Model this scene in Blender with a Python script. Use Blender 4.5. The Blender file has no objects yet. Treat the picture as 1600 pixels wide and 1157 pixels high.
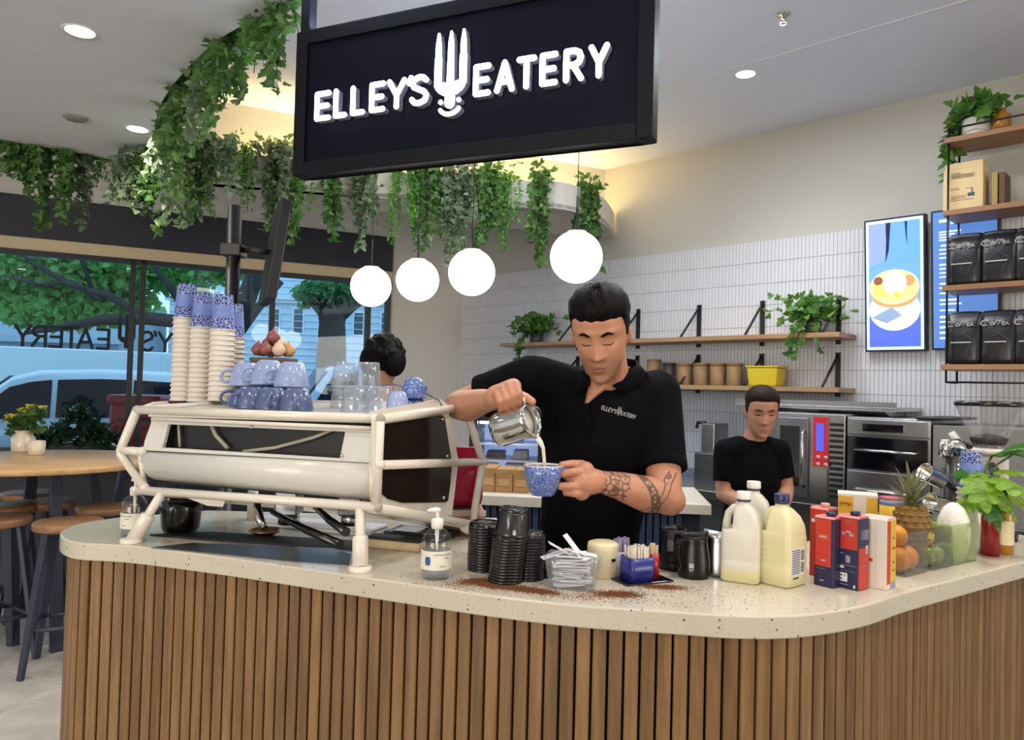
import bpy, bmesh, math, random
import numpy as np
from mathutils import Vector, Matrix, Euler
R = math.radians
random.seed(7)
rng = np.random.default_rng(7)
SC = bpy.context.scene
COL = SC.collection

# ------------------------------------------------------------------ camera
FPX, CX, CY = 1160.0, 800.0, 578.5
CAMZ = 1.475
CAM_ROT = Matrix.Rotation(R(90 + 1.457), 3, 'X') @ Matrix.Rotation(R(1.5), 3, 'Z')
cam_data = bpy.data.cameras.new('camera')
cam_data.sensor_width = 36.0
cam_data.sensor_fit = 'HORIZONTAL'
cam_data.lens = FPX / 1600.0 * 36.0
cam_data.clip_start = 0.05
cam = bpy.data.objects.new('camera', cam_data)
cam.location = (0, 0, CAMZ)
cam.rotation_euler = CAM_ROT.to_euler()
COL.objects.link(cam)
SC.camera = cam
SC.view_settings.view_transform = 'Standard'
SC.view_settings.look = 'None'
SC.view_settings.gamma = 1.0
SC.view_settings.use_curve_mapping = False
SC.view_settings.exposure = 0.58
SC.cycles.use_denoising = True
SC.cycles.max_bounces = 8
SC.cycles.transparent_max_bounces = 24
SC.cycles.caustics_reflective = False
SC.cycles.caustics_refractive = False
SC.cycles.sample_clamp_indirect = 4.0

# ------------------------------------------------------------------ sky and lamps
world = bpy.data.worlds.new('overcast_sky')
SC.world = world
world.use_nodes = True
bg = world.node_tree.nodes['Background']
bg.inputs[0].default_value = (0.56, 0.77, 1.0, 1)
bg.inputs[1].default_value = 1.55

def area_lamp(name, loc, size, power, col=(1, 1, 1), rot=(0, 0, 0), sy=None, spread=180):
    l = bpy.data.lights.new(name, 'AREA')
    l.shape = 'RECTANGLE' if sy else 'DISK'
    l.size = size
    if sy: l.size_y = sy
    l.energy = power; l.color = col; l.spread = R(spread)
    o = bpy.data.objects.new(name, l)
    o.location = loc; o.rotation_euler = [R(a) for a in rot]
    COL.objects.link(o)
    return o
NEUTRAL, WARM, COOL = (1.0, 0.91, 0.80), (1.0, 0.70, 0.32), (0.80, 0.88, 1.0)
# fill lights added under the ceiling on the customers' side
area_lamp('front_ceiling_fill', (-2.2, -1.6, 3.34), 1.6, 14, NEUTRAL, sy=0.6)
area_lamp('front_ceiling_fill', (1.6, -1.6, 3.34), 1.6, 18, NEUTRAL, sy=0.6)
# big warm area lights added behind the camera to brighten ceilings and counter front
area_lamp('wall_fill_light', (-4.2, -4.78, 1.5), 4.6, 210, (1.0, 0.90, 0.78), rot=(90, 0, 0), sy=2.6)
area_lamp('wall_fill_light', (6.75, -2.6, 1.5), 4.0, 130, (1.0, 0.90, 0.78), rot=(90, 0, 90), sy=2.6)
area_lamp('kitchen_fill_light', (1.35, 3.9, 3.36), 1.0, 17, (0.84, 0.91, 1.0), sy=0.5, rot=(0, 0, -44))  # fill added over the kitchen, no panel fitting hangs there
area_lamp('kitchen_fill_light', (0.0, 4.3, 3.36), 1.0, 13, (0.84, 0.91, 1.0), sy=0.5, rot=(0, 0, -44))
area_lamp('kitchen_fill_light', (2.6, 2.2, 3.36), 1.0, 11, NEUTRAL, sy=0.5, rot=(0, 0, -44))

# ------------------------------------------------------------------ pixel helpers (1600 x 1157 frame of the photograph)
def ray(px, py):
    return CAM_ROT @ Vector(((px - CX) / FPX, -(py - CY) / FPX, -1.0))
def P(px, py, Y):
    d = ray(px, py); t = Y / d.y
    return Vector((d.x * t, Y, CAMZ + d.z * t))
def G(px, py, z=1.0):
    d = ray(px, py); t = (z - CAMZ) / d.z
    return Vector((d.x * t, d.y * t, z))
def onplane(px, py, p0, n):
    d = ray(px, py); p0 = Vector(p0); n = Vector(n)
    t = (p0 - Vector((0, 0, CAMZ))).dot(n) / d.dot(n)
    return Vector((0, 0, CAMZ)) + d * t

# ------------------------------------------------------------------ mesh builder
def basis(d):
    d = Vector(d).normalized()
    a = Vector((0, 0, 1)) if abs(d.z) < 0.9 else Vector((1, 0, 0))
    u = a.cross(d).normalized(); v = d.cross(u)
    return u, v, d
def frame(o, x, z):
    """matrix with local x axis ~x and z axis exactly z at o"""
    z = Vector(z).normalized(); x = Vector(x); x = (x - z * x.dot(z)).normalized(); y = z.cross(x)
    return Matrix(((x.x, y.x, z.x, o[0]), (x.y, y.y, z.y, o[1]), (x.z, y.z, z.z, o[2]), (0, 0, 0, 1)))
def loc(x, y, z=0, rz=0):
    return Matrix.Translation((x, y, z)) @ Matrix.Rotation(rz, 4, 'Z')

class B:
    def __init__(s): s.v = []; s.f = []; s.m = []; s.sm = []
    def add(s, vs, fs, mi=0, sm=False, M=None):
        o = len(s.v)
        if M is not None: vs = [M @ Vector(v) for v in vs]
        s.v += [tuple(v) for v in vs]
        s.f += [tuple(i + o for i in f) for f in fs]
        s.m += [mi] * len(fs); s.sm += [sm] * len(fs)
        return s
    def box(s, x0, x1, y0, y1, z0, z1, mi=0, M=None):
        vs = [(x, y, z) for z in (z0, z1) for x, y in ((x0, y0), (x1, y0), (x1, y1), (x0, y1))]
        return s.add(vs, [(3, 2, 1, 0), (4, 5, 6, 7), (0, 1, 5, 4), (1, 2, 6, 5), (2, 3, 7, 6), (3, 0, 4, 7)], mi, False, M)
    def prism(s, poly, z0, z1, mi=0, M=None, sm=False):
        n = len(poly)
        vs = [(p[0], p[1], z0) for p in poly] + [(p[0], p[1], z1) for p in poly]
        s.add(vs, [tuple(range(n - 1, -1, -1)), tuple(range(n, 2 * n))], mi, False, M)
        return s.add(vs, [(i, (i + 1) % n, n + (i + 1) % n, n + i) for i in range(n)], mi, sm, M)
    def rings(s, rs, mi=0, sm=True, cap=True, M=None, closed=True):
        n = len(rs[0]); vs = [p for r in rs for p in r]; fs = []
        for k in range(len(rs) - 1):
            for i in range(n if closed else n - 1):
                j = (i + 1) % n
                fs.append((k * n + i, k * n + j, (k + 1) * n + j, (k + 1) * n + i))
        s.add(vs, fs, mi, sm, M)
        if cap and closed:
            s.add(rs[0], [tuple(range(n - 1, -1, -1))], mi, False, M)
            s.add(rs[-1], [tuple(range(n))], mi, False, M)
        return s
    def tube(s, pts, r, n=10, mi=0, cap=True, closed=False, sm=True, M=None):
        pts = [Vector(p) for p in pts]; N = len(pts)
        rs = r if isinstance(r, (list, tuple)) else [r] * N
        u = None; R_ = []
        for i, p in enumerate(pts):
            a = pts[i - 1] if (i > 0 or closed) else p
            b = pts[(i + 1) % N] if (i < N - 1 or closed) else p
            d = (b - a).normalized()
            if u is None: u = basis(d)[0]
            else:
                u = u - d * u.dot(d)
                u = u.normalized() if u.length > 1e-6 else basis(d)[0]
            v = d.cross(u)
            R_.append([p + (u * math.cos(t) + v * math.sin(t)) * rs[i] for t in [2 * math.pi * k / n for k in range(n)]])
        if closed: R_.append(R_[0])
        return s.rings(R_, mi, sm, cap and not closed, M)
    def lathe(s, prof, n=24, mi=0, M=None, sm=True, c=(0, 0), cap=True):
        rs = [[(c[0] + max(r, 1e-5) * math.cos(2 * math.pi * k / n), c[1] + max(r, 1e-5) * math.sin(2 * math.pi * k / n), z) for k in range(n)] for r, z in prof]
        return s.rings(rs, mi, sm, cap, M)
    def ball(s, c, r, n=16, mi=0, M=None, m=None):
        if not isinstance(r, (list, tuple)): r = (r, r, r)
        m = m or max(6, n // 2)
        rs = []
        for k in range(m + 1):
            a = -math.pi / 2 + math.pi * k / m
            a = max(min(a, math.pi / 2 - 0.02), -math.pi / 2 + 0.02)
            rs.append([(c[0] + r[0] * math.cos(a) * math.cos(t), c[1] + r[1] * math.cos(a) * math.sin(t), c[2] + r[2] * math.sin(a)) for t in [2 * math.pi * i / n for i in range(n)]])
        return s.rings(rs, mi, True, True, M)
    def capsule(s, p, q, r1, r2, n=14, mi=0):
        p = Vector(p); q = Vector(q); d = (q - p); L = d.length; d = d / L if L > 1e-6 else Vector((0, 0, 1))
        pts, rr = [], []
        for a in (-80, -55, -28, 0): pts.append(p + d * r1 * math.sin(R(a))); rr.append(r1 * math.cos(R(a)))
        for a in (0, 28, 55, 80): pts.append(q + d * r2 * math.sin(R(a))); rr.append(r2 * math.cos(R(a)))
        return s.tube(pts, rr, n, mi)
    def chain(s, pts, rr, n=12, mi=0):
        for i in range(len(pts) - 1): s.capsule(pts[i], pts[i + 1], rr[i], rr[i + 1], n, mi)
        return s
    def build(s, name, mats, parent=None, bev=0, seg=2, fix=True, kind=None, M=None, label=None, sub=0):
        me = bpy.data.meshes.new(name)
        me.from_pydata(s.v, [], s.f)
        if not isinstance(mats, (list, tuple)): mats = [mats]
        for m in mats: me.materials.append(m)
        me.polygons.foreach_set('material_index', s.m)
        me.polygons.foreach_set('use_smooth', s.sm)
        if fix:
            bm = bmesh.new(); bm.from_mesh(me)
            bmesh.ops.remove_doubles(bm, verts=bm.verts, dist=1e-5)
            bmesh.ops.recalc_face_normals(bm, faces=bm.faces)
            bm.to_mesh(me); bm.free()
        o = bpy.data.objects.new(name, me); COL.objects.link(o)
        if M is not None: o.matrix_world = M
        if parent is not None: o.parent = parent
        if bev:
            b = o.modifiers.new('bevel', 'BEVEL'); b.width = bev; b.segments = seg; b.limit_method = 'ANGLE'; b.angle_limit = R(40)
            b.harden_normals = False
        if sub:
            b = o.modifiers.new('sub', 'SUBSURF'); b.levels = sub; b.render_levels = sub
        if kind: o['kind'] = kind
        if label: o['label'] = label
        return o

def tag(o, label, cat, group=None, kind=None):
    o['label'] = label; o['category'] = cat
    if group: o['group'] = group
    if kind: o['kind'] = kind
    return o
def thing(name, label, cat, at=(0, 0, 0), rz=0, group=None, M=None):
    o = bpy.data.objects.new(name, None); COL.objects.link(o)
    o.empty_display_size = 0.05
    if M is not None: o.matrix_world = M
    else: o.location = at; o.rotation_euler = (0, 0, rz)
    return tag(o, label, cat, group)
ORD_ = 'first second third fourth fifth sixth seventh eighth ninth tenth eleventh twelfth thirteenth fourteenth fifteenth sixteenth seventeenth eighteenth nineteenth twentieth'.split()
def struct(o): o['kind'] = 'structure'; return o
def dup(root, at=None, rz=None, label=None, group=None, M=None, scale=None):
    r = root.copy(); COL.objects.link(r)
    if M is not None: r.matrix_world = M
    else:
        if at is not None: r.location = at
        if rz is not None: r.rotation_euler = (0, 0, rz)
    if scale: r.scale = (scale,) * 3
    if label: r['label'] = label
    if group: r['group'] = group
    for ch in list(root.children):
        c = ch.copy(); COL.objects.link(c); c.parent = r
        for g in list(ch.children):
            d = g.copy(); COL.objects.link(d); d.parent = c
    return r
def remesh(o, vox, smooth=6, fac=0.5):
    m = o.modifiers.new('remesh', 'REMESH'); m.mode = 'VOXEL'; m.voxel_size = vox; m.use_smooth_shade = True
    if smooth:
        k = o.modifiers.new('smooth', 'SMOOTH'); k.iterations = smooth; k.factor = fac
    return o

# ------------------------------------------------------------------ materials
def lin(c):
    return tuple((x / 12.92 if x <= 0.04045 else ((x + 0.055) / 1.055) ** 2.4) for x in c)
def rgb(*c): return tuple(x / 255.0 for x in c)
_mats = {}
class N:
    """tiny node helper"""
    def __init__(s, name):
        s.m = bpy.data.materials.new(name); s.m.use_nodes = True
        s.t = s.m.node_tree; s.b = s.t.nodes['Principled BSDF']; s.out = s.t.nodes['Material Output']
        s.tc = s.n('ShaderNodeTexCoord')
    def n(s, typ, **kw):
        x = s.t.nodes.new(typ)
        for k, v in kw.items(): setattr(x, k, v)
        return x
    def l(s, a, b): s.t.links.new(a, b)
    def val(s, sock, v):
        if hasattr(v, 'is_output') or isinstance(v, bpy.types.NodeSocket): s.l(v, sock)
        else: sock.default_value = v
    def math(s, op, a, b=0.0, c=0.0, clamp=False):
        x = s.n('ShaderNodeMath', operation=op, use_clamp=clamp)
        s.val(x.inputs[0], a); s.val(x.inputs[1], b); s.val(x.inputs[2], c)
        return x.outputs[0]
    def mix(s, f, a, b):
        x = s.n('ShaderNodeMix', data_type='RGBA')
        s.val(x.inputs[0], f)
        for i, v in ((6, a), (7, b)):
            if isinstance(v, tuple): v = (*lin(v[:3]), 1)
            s.val(x.inputs[i], v)
        return x.outputs[2]
    def coords(s, kind='Object', scale=(1, 1, 1), locn=(0, 0, 0)):
        mp = s.n('ShaderNodeMapping'); s.l(s.tc.outputs[kind], mp.inputs[0])
        mp.inputs['Scale'].default_value = scale; mp.inputs['Location'].default_value = locn
        return mp.outputs[0]
    def noise(s, scale, vec=None, detail=3, rough=0.55):
        x = s.n('ShaderNodeTexNoise'); x.inputs['Scale'].default_value = scale; x.inputs['Detail'].default_value = detail
        x.inputs['Roughness'].default_value = rough
        s.l(vec if vec is not None else s.tc.outputs['Object'], x.inputs['Vector'])
        return x.outputs[0]
    def voro(s, scale, vec=None, feature='F1', out=0):
        x = s.n('ShaderNodeTexVoronoi', feature=feature); x.inputs['Scale'].default_value = scale
        s.l(vec if vec is not None else s.tc.outputs['Object'], x.inputs['Vector'])
        return x.outputs[out]
    def step(s, v, a, b):
        x = s.n('ShaderNodeMapRange', interpolation_type='SMOOTHSTEP'); s.val(x.inputs[0], v)
        x.inputs[1].default_value = a; x.inputs[2].default_value = b
        return x.outputs[0]
    def bump(s, h, strength=0.2, dist=0.01):
        x = s.n('ShaderNodeBump'); x.inputs['Strength'].default_value = strength; x.inputs['Distance'].default_value = dist
        s.l(h, x.inputs['Height']); s.l(x.outputs[0], s.b.inputs['Normal'])
    def color(s, v):
        if isinstance(v, tuple): v = (*lin(v[:3]), 1)
        s.val(s.b.inputs['Base Color'], v)
    def set(s, **kw):
        for k, v in kw.items(): s.val(s.b.inputs[k], v)
        return s

def mat(name, col, rough=0.5, metal=0.0, var=0.08, scale=8.0, bump=0.0, emit=0.0, emitcol=None, coat=0.0, sss=0.0, spec=None, bscale=None):
    if name in _mats: return _mats[name]
    k = N(name)
    c2 = tuple(max(0, min(1, x * (1 - var))) for x in col)
    nz = k.noise(scale)
    k.color(k.mix(nz, col, c2))
    k.set(Roughness=rough, Metallic=metal)
    if spec is not None: k.b.inputs['Specular IOR Level'].default_value = spec
    if coat: k.set(**{'Coat Weight': coat, 'Coat Roughness': 0.08})
    if sss:
        k.set(**{'Subsurface Weight': sss}); k.b.inputs['Subsurface Radius'].default_value = (0.012, 0.005, 0.003); k.b.inputs['Subsurface Scale'].default_value = 0.6
    if bump: k.bump(k.noise(bscale or scale * 6), bump, 0.004)
    if emit:
        k.b.inputs['Emission Color'].default_value = (*lin(emitcol or col), 1); k.b.inputs['Emission Strength'].default_value = emit
    _mats[name] = k.m
    return k.m
def clear(name, tint=(1, 1, 1), refl=0.08, rough=0.03, op=0.0, opcol=(1, 1, 1)):
    """thin clear sheet: mostly transparent with a fresnel-weighted gloss and optional milky body"""
    if name in _mats: return _mats[name]
    k = N(name); t = k.t; t.nodes.remove(k.b)
    tr = k.n('ShaderNodeBsdfTransparent'); tr.inputs[0].default_value = (*lin(tint), 1)
    gl = k.n('ShaderNodeBsdfGlossy'); gl.inputs['Roughness'].default_value = rough; gl.inputs[0].default_value = (1, 1, 1, 1)
    lw = k.n('ShaderNodeLayerWeight'); lw.inputs[0].default_value = 0.35
    f = k.math('ADD', k.math('MULTIPLY', k.math('POWER', lw.outputs['Facing'], 4.0), 0.5), refl * 0.4, clamp=True)
    f = k.math('ADD', f, k.math('MULTIPLY', k.noise(5.0), 0.01))
    mx = k.n('ShaderNodeMixShader'); k.l(f, mx.inputs[0]); k.l(tr.outputs[0], mx.inputs[1]); k.l(gl.outputs[0], mx.inputs[2])
    last = mx
    if op:
        df = k.n('ShaderNodeBsdfPrincipled'); df.inputs['Base Color'].default_value = (*lin(opcol), 1); df.inputs['Roughness'].default_value = 0.25
        m2 = k.n('ShaderNodeMixShader'); m2.inputs[0].default_value = op
        k.l(mx.outputs[0], m2.inputs[1]); k.l(df.outputs[0], m2.inputs[2]); last = m2
    k.l(last.outputs[0], k.out.inputs[0])
    _mats[name] = k.m
    return k.m
def wood(name, c1, c2, axis='Z', rough=0.45, grain=1.0, rnd=0.25, coat=0.0):
    if name in _mats: return _mats[name]
    k = N(name)
    oi = k.n('ShaderNodeObjectInfo')
    sc = {'Z': (18, 18, 1.2), 'X': (1.2, 18, 18), 'Y': (18, 1.2, 18)}[axis]
    mp = k.n('ShaderNodeMapping'); k.l(k.tc.outputs['Object'], mp.inputs[0]); mp.inputs['Scale'].default_value = tuple(a * grain for a in sc)
    cb = k.n('ShaderNodeCombineXYZ'); r10 = k.math('MULTIPLY', oi.outputs['Random'], 37.0)
    for i in range(3): k.l(r10, cb.inputs[i])
    k.l(cb.outputs[0], mp.inputs['Location'])
    n1 = k.noise(2.2, mp.outputs[0], 6, 0.65)
    n2 = k.noise(0.6, mp.outputs[0], 2)
    f = k.step(k.math('ADD', k.math('MULTIPLY', n1, 0.7), k.math('MULTIPLY', n2, 0.3)), 0.32, 0.68)
    base = k.mix(f, c1, c2)
    hs = k.n('ShaderNodeHueSaturation'); k.l(base, hs.inputs['Color'])
    k.l(k.math('ADD', k.math('MULTIPLY', oi.outputs['Random'], rnd * 2), 1 - rnd), hs.inputs['Value'])
    k.color(hs.outputs[0]); k.set(Roughness=rough)
    if coat: k.set(**{'Coat Weight': coat, 'Coat Roughness': 0.15})
    k.bump(n1, 0.12, 0.002)
    _mats[name] = k.m
    return k.m

W_PAINT = mat('warm_white_plaster', rgb(212, 209, 202), 0.8, var=0.03, scale=1.5, bump=0.03, bscale=60)
C_PAINT = mat('ceiling_white_paint', rgb(224, 231, 247), 0.85, var=0.03, scale=1.2)
A_PAINT = mat('soffit_grey_white_paint', rgb(224, 229, 238), 0.85, var=0.05, scale=0.8)
BLACK_METAL = mat('black_powder_coat', rgb(22, 23, 26), 0.42, var=0.2)
CHARCOAL = mat('charcoal_panel', rgb(34, 36, 46), 0.5, var=0.15)
STEEL = mat('brushed_steel', rgb(190, 190, 192), 0.28, 1.0, var=0.12, scale=30)
CHROME = mat('polished_steel', rgb(215, 213, 208), 0.12, 1.0, var=0.05, scale=12)
WHITE_EN = mat('white_enamel', rgb(225, 217, 203), 0.28, var=0.03, coat=0.3)
BLACK_PL = mat('glossy_black_plastic', rgb(14, 14, 15), 0.18, var=0.25, coat=0.3)
BLACK_RUB = mat('matt_black_rubber', rgb(17, 17, 18), 0.6, var=0.2)
WHITE_PL = mat('white_plastic', rgb(232, 230, 224), 0.35, var=0.04)
PAPER = mat('white_paper', rgb(232, 232, 236), 0.7, var=0.05, scale=20)
KRAFT = mat('kraft_cardboard', rgb(176, 136, 88), 0.75, var=0.12, scale=14)
CREAM = mat('cream_plastic', rgb(232, 218, 178), 0.35, var=0.04)
CLEAR_PL = clear('clear_plastic', refl=0.12)
GLASS = clear('window_glass', tint=rgb(214, 232, 240), refl=0.06, rough=0.0)
# ------------------------------------------------------------------ room shell
CEIL = 3.40
T1 = Vector((0.719, -0.695, 0)); A1 = Vector((0.87, 6.31, 0)); N1 = Vector((-0.695, -0.719, 0))
T2 = Vector((0.9015, 0.4327, 0)); W0 = Vector((-3.98, 6.0, 0)); N2 = Vector((0.4327, -0.9015, 0))
MW = frame(W0, T2, (0, 0, 1))        # window wall: x along the wall, -y into the room
MT = frame(A1, T1, (0, 0, 1))        # tiled wall: x along the wall (towards the viewer), -y into the room
MTi = MT.inverted(); MWi = MW.inverted()
def onT(px, py, off=0.0):            # pixel -> (s, z) on a plane parallel to the tiled wall, off metres into the room
    p = MTi @ onplane(px, py, A1 + N1 * off, N1); return p.x, p.z
def onW(px, py, off=0.0):
    p = MWi @ onplane(px, py, W0 + N2 * off, N2); return p.x, p.z

# floor: stone tiles with recessed joints over a screed
FLOOR_J = mat('grey_grout', rgb(120, 116, 110), 0.8)
k = N('pale_stone_tile')
oi = k.n('ShaderNodeObjectInfo')
g = k.step(k.noise(5.0, None, 6, 0.65), 0.35, 0.7)
k.color(k.mix(g, rgb(206, 200, 190), rgb(184, 177, 166))); k.set(Roughness=0.38); k.bump(k.noise(40), 0.05, 0.002)
FLOOR_T = k.m
fb = B(); fb.box(-8, 7, -5, 9, -0.1, -0.004)
floor = struct(fb.build('floor', FLOOR_J))
ft = B(); ft.box(-0.2975, 0.2975, -0.2975, 0.2975, -0.012, 0.0)
t0 = ft.build('tile', FLOOR_T, floor, bev=0.002, seg=1)
MF = loc(-1.9, 3.2, 0, R(-21))
first = True
for i in range(-7, 4):
    for j in range(-3, 7):
        c = MF @ Vector((i * 0.6, j * 0.6, 0))
        if c.x > 1.6: continue
        o = t0 if first else t0.copy()
        if not first: COL.objects.link(o); o.parent = floor
        first = False
        o.matrix_world = loc(c.x, c.y, 0, R(-21))

# ceiling with its shallow setting-out joint
cb_ = B(); cb_.box(-8, 7, -5, 9, CEIL, CEIL + 0.12)
ceiling = struct(cb_.build('ceiling', C_PAINT))
j0 = onplane(1050, 134, (0, 0, CEIL), (0, 0, 1)); j1 = onplane(1470, 12, (0, 0, CEIL), (0, 0, 1))
jd = (j1 - j0).normalized(); j1 = j0 + jd * 5.0; j0 = j0 - jd * 1.2
tb = B(); tb.tube([j0 + Vector((0, 0, .001)), j1 + Vector((0, 0, .001))], 0.006, 6)
tb.build('bead', mat('ceiling_bead_white', rgb(238, 238, 242), 0.5), ceiling)

# tiled wall: paint above, stacked finger tiles below
def slab(name, M, x0, x1, z0, z1, m, y0=0.0, y1=0.12):
    return struct(B().box(x0, x1, y0, y1, z0, z1).build(name, m, M=M))
wall_right = slab('wall_right', MT, -1.95, 7.0, 0, CEIL, mat('grey_beige_wall_paint', rgb(196, 194, 186), 0.75, var=0.04, scale=1.2))
TILE_W = mat('glazed_white_finger_tile', rgb(222, 224, 230), 0.25, var=0.05, scale=2.0)
tl = B(); pw, ph, zt = 0.0275, 0.158, 2.605
tl.box(-1.95, 4.4, -0.004, 0.0, 0.82, zt, 1)
i = -1.95
while i < 4.3:
    z = zt
    while z > 0.95:
        d = random.uniform(0.0085, 0.0098)
        x0, x1, z0, z1 = i + .0012, i + pw - .0012, z - ph + .0018, z - .0018
        vs = [(x0, -.004, z0), (x1, -.004, z0), (x1, -.004, z1), (x0, -.004, z1), (x0 + .001, -d, z0 + .001), (x1 - .001, -d, z0 + .001), (x1 - .001, -d, z1 - .001), (x0 + .001, -d, z1 - .001)]
        tl.add(vs, [(4, 5, 6, 7), (0, 1, 5, 4), (1, 2, 6, 5), (2, 3, 7, 6), (3, 0, 4, 7)])
        z -= ph
    i += pw
tl.build('wall_tiles', [TILE_W, mat('tile_grout', rgb(188, 188, 190), 0.9)], wall_right, fix=False, kind='stuff')

# window wall
ws, wz = onW(608, 560)                       # right end of the glass
xl = -2.6
SILL, HEAD = 0.86, 2.50
wall_back = slab('wall_back', MW, ws, 3.83, 0, CEIL, W_PAINT)
low = slab('wall_back_low', MW, xl - 2.2, ws, 0, SILL - 0.05, CHARCOAL, -0.02, 0.12)
low.name = 'wall_left'
up = slab('wall_above', MW, xl - 2.2, ws, 2.94, CEIL, W_PAINT)
hd = slab('trim_1', MW, xl - 2.2, ws, 2.60, 2.94, mat('black_window_header', rgb(40, 42, 54), 0.55, var=0.1), -0.03, 0.1)
st = slab('trim_2', MW, xl - 2.2, ws, HEAD, 2.60, mat('cream_window_head_trim', rgb(214, 196, 160), 0.6, var=0.06), -0.015, 0.12)
sl = slab('trim_3', MW, xl - 2.2, ws, SILL - 0.16, SILL, wood('brown_sill_timber', rgb(112, 86, 62), rgb(88, 64, 44), 'X', 0.5), -0.16, 0.12)
win = bpy.data.objects.new('window_1', None); COL.objects.link(win); win.matrix_world = MW; struct(win)
FR = mat('dark_bronze_frame', rgb(36, 40, 46), 0.45, var=0.1)
mull = [onW(p, 520)[0] for p in (205, 221, 424, 574)] + [ws - 0.03]
edges = [xl - 2.2] + mull
for x in mull:
    b = B(); b.box(x - 0.022, x + 0.022, -0.03, 0.05, SILL, HEAD); b.build('mullion', FR, win)
for z in (SILL + 0.02, HEAD - 0.02):
    b = B(); b.box(xl - 2.2, ws, -0.03, 0.05, z - 0.02, z + 0.02); b.build('frame', FR, win)
for a, b_ in zip(edges[:-1], edges[1:]):
    b = B(); b.box(a + .02, b_ - .02, 0.005, 0.011, SILL + .03, HEAD - .03); b.build('pane', GLASS, win)

# remaining walls of the unit and the arcade side
def wall_between(name, p, q, h, m):
    p = Vector((*p, 0)); q = Vector((*q, 0)); d = q - p
    return struct(B().box(0, d.length, 0, 0.1, 0, h).build(name, m, M=frame(p, d, (0, 0, 1))))
pl = MW @ Vector((xl - 2.2, 0, 0))
wall_between('wall_side', (pl.x - .05, -4.9), (pl.x - .05, pl.y + .1), CEIL, W_PAINT)
wall_between('wall_front', (7, -4.9), (-8, -4.9), CEIL, W_PAINT)
wall_between('wall_far_right', (6.9, 1.0), (6.9, -4.9), CEIL, W_PAINT)

# ------------------------------------------------------------------ dropped soffit on the left, planter bulkhead at the back
def arcpoly(pts, n=8):
    """Catmull-Rom through 2-D points"""
    out = []
    P_ = [pts[0]] + list(pts) + [pts[-1]]
    for i in range(1, len(P_) - 2):
        p0, p1, p2, p3 = [np.array(P_[i + k], float) for k in (-1, 0, 1, 2)]
        for t in np.linspace(0, 1, n, endpoint=False):
            out.append(tuple(0.5 * ((2 * p1) + (-p0 + p2) * t + (2 * p0 - 5 * p1 + 4 * p2 - p3) * t * t + (-p0 + 3 * p1 - 3 * p2 + p3) * t ** 3)))
    out.append(tuple(pts[-1]))
    return out
SOF = 2.90
def gz(px, py, z): p = onplane(px, py, (0, 0, z), (0, 0, 1)); return (p.x, p.y)
edge_r = arcpoly([(-0.45, 2.35), gz(430, 12, SOF), gz(345, 60, SOF), gz(285, 115, SOF), gz(250, 165, SOF), gz(242, 205, SOF), gz(250, 240, SOF), gz(240, 262, SOF)], 6)
far0, far1 = gz(200, 254, SOF), gz(12, 220, SOF)
dfar = (np.array(far1) - np.array(far0)); dfar /= np.linalg.norm(dfar)
soff_poly = [(-0.45, 0.8)] + edge_r + [far0, far1, tuple(np.array(far1) + dfar * 3.2), (-6.9, 0.8)]
sf = B(); sf.prism(soff_poly, SOF, SOF + 0.2)
soffit = struct(sf.build('ceiling_soffit', A_PAINT)); soffit.name = 'ceiling_left'

BZ = 2.80
fl = arcpoly([(-2.30, 4.98), (-2.0, 4.83), gz(600, 309, BZ), gz(800, 322, BZ), gz(880, 326, BZ), (0.66, 5.74), (0.84, 6.30)], 5)
# back edge runs along the upper wall
upA = Vector((0.766, 6.41, 0)); upB = upA - T2 * 3.6
bk = [(upA.x, upA.y), (upB.x, upB.y)]
bb = B(); bb.prism(fl + bk, BZ, BZ + 0.03)
for a, b_ in zip(fl[:-1], fl[1:]):
    a = Vector((*a, 0)); b_ = Vector((*b_, 0)); d = b_ - a
    bb.box(-0.002, d.length + .002, 0, 0.03, BZ - .006, BZ + 0.19, 0, frame(a, d, (0, 0, 1)))
bulk = struct(bb.build('trim_4', W_PAINT))
d = upA - upB
uw = struct(B().box(0, d.length + .25, 0, 0.06, BZ, CEIL).build('wall_upper', W_PAINT, M=frame(upB, d, (0, 0, 1))))
# warm light line lying in the planter trough behind the leaves, and its lamp
wl = B(); wl.box(0.55, d.length - .15, -0.06, -0.04, BZ + 0.06, BZ + 0.075)
tag(wl.build('led_strip', mat('warm_led', rgb(255, 214, 120), 0.5, emit=6.0), M=frame(upB, d, (0, 0, 1))), 'warm light strip lying in the planter trough behind the hanging leaves', 'light strip')
mid = (upA + upB) / 2 + T2 * .2 + Vector((N2.x, N2.y, 0)) * 0.10
cove = area_lamp('cove_lamp', (mid.x, mid.y, BZ + 0.1), 2.9, 15, WARM, sy=0.06)
cove.rotation_euler = (R(180 - 12), 0, 0)
cove.matrix_world = Matrix.Translation((mid.x, mid.y, BZ + 0.1)) @ frame((0, 0, 0), T2, (0, 0, 1)) @ Matrix.Rotation(R(180), 4, 'X')

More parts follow.
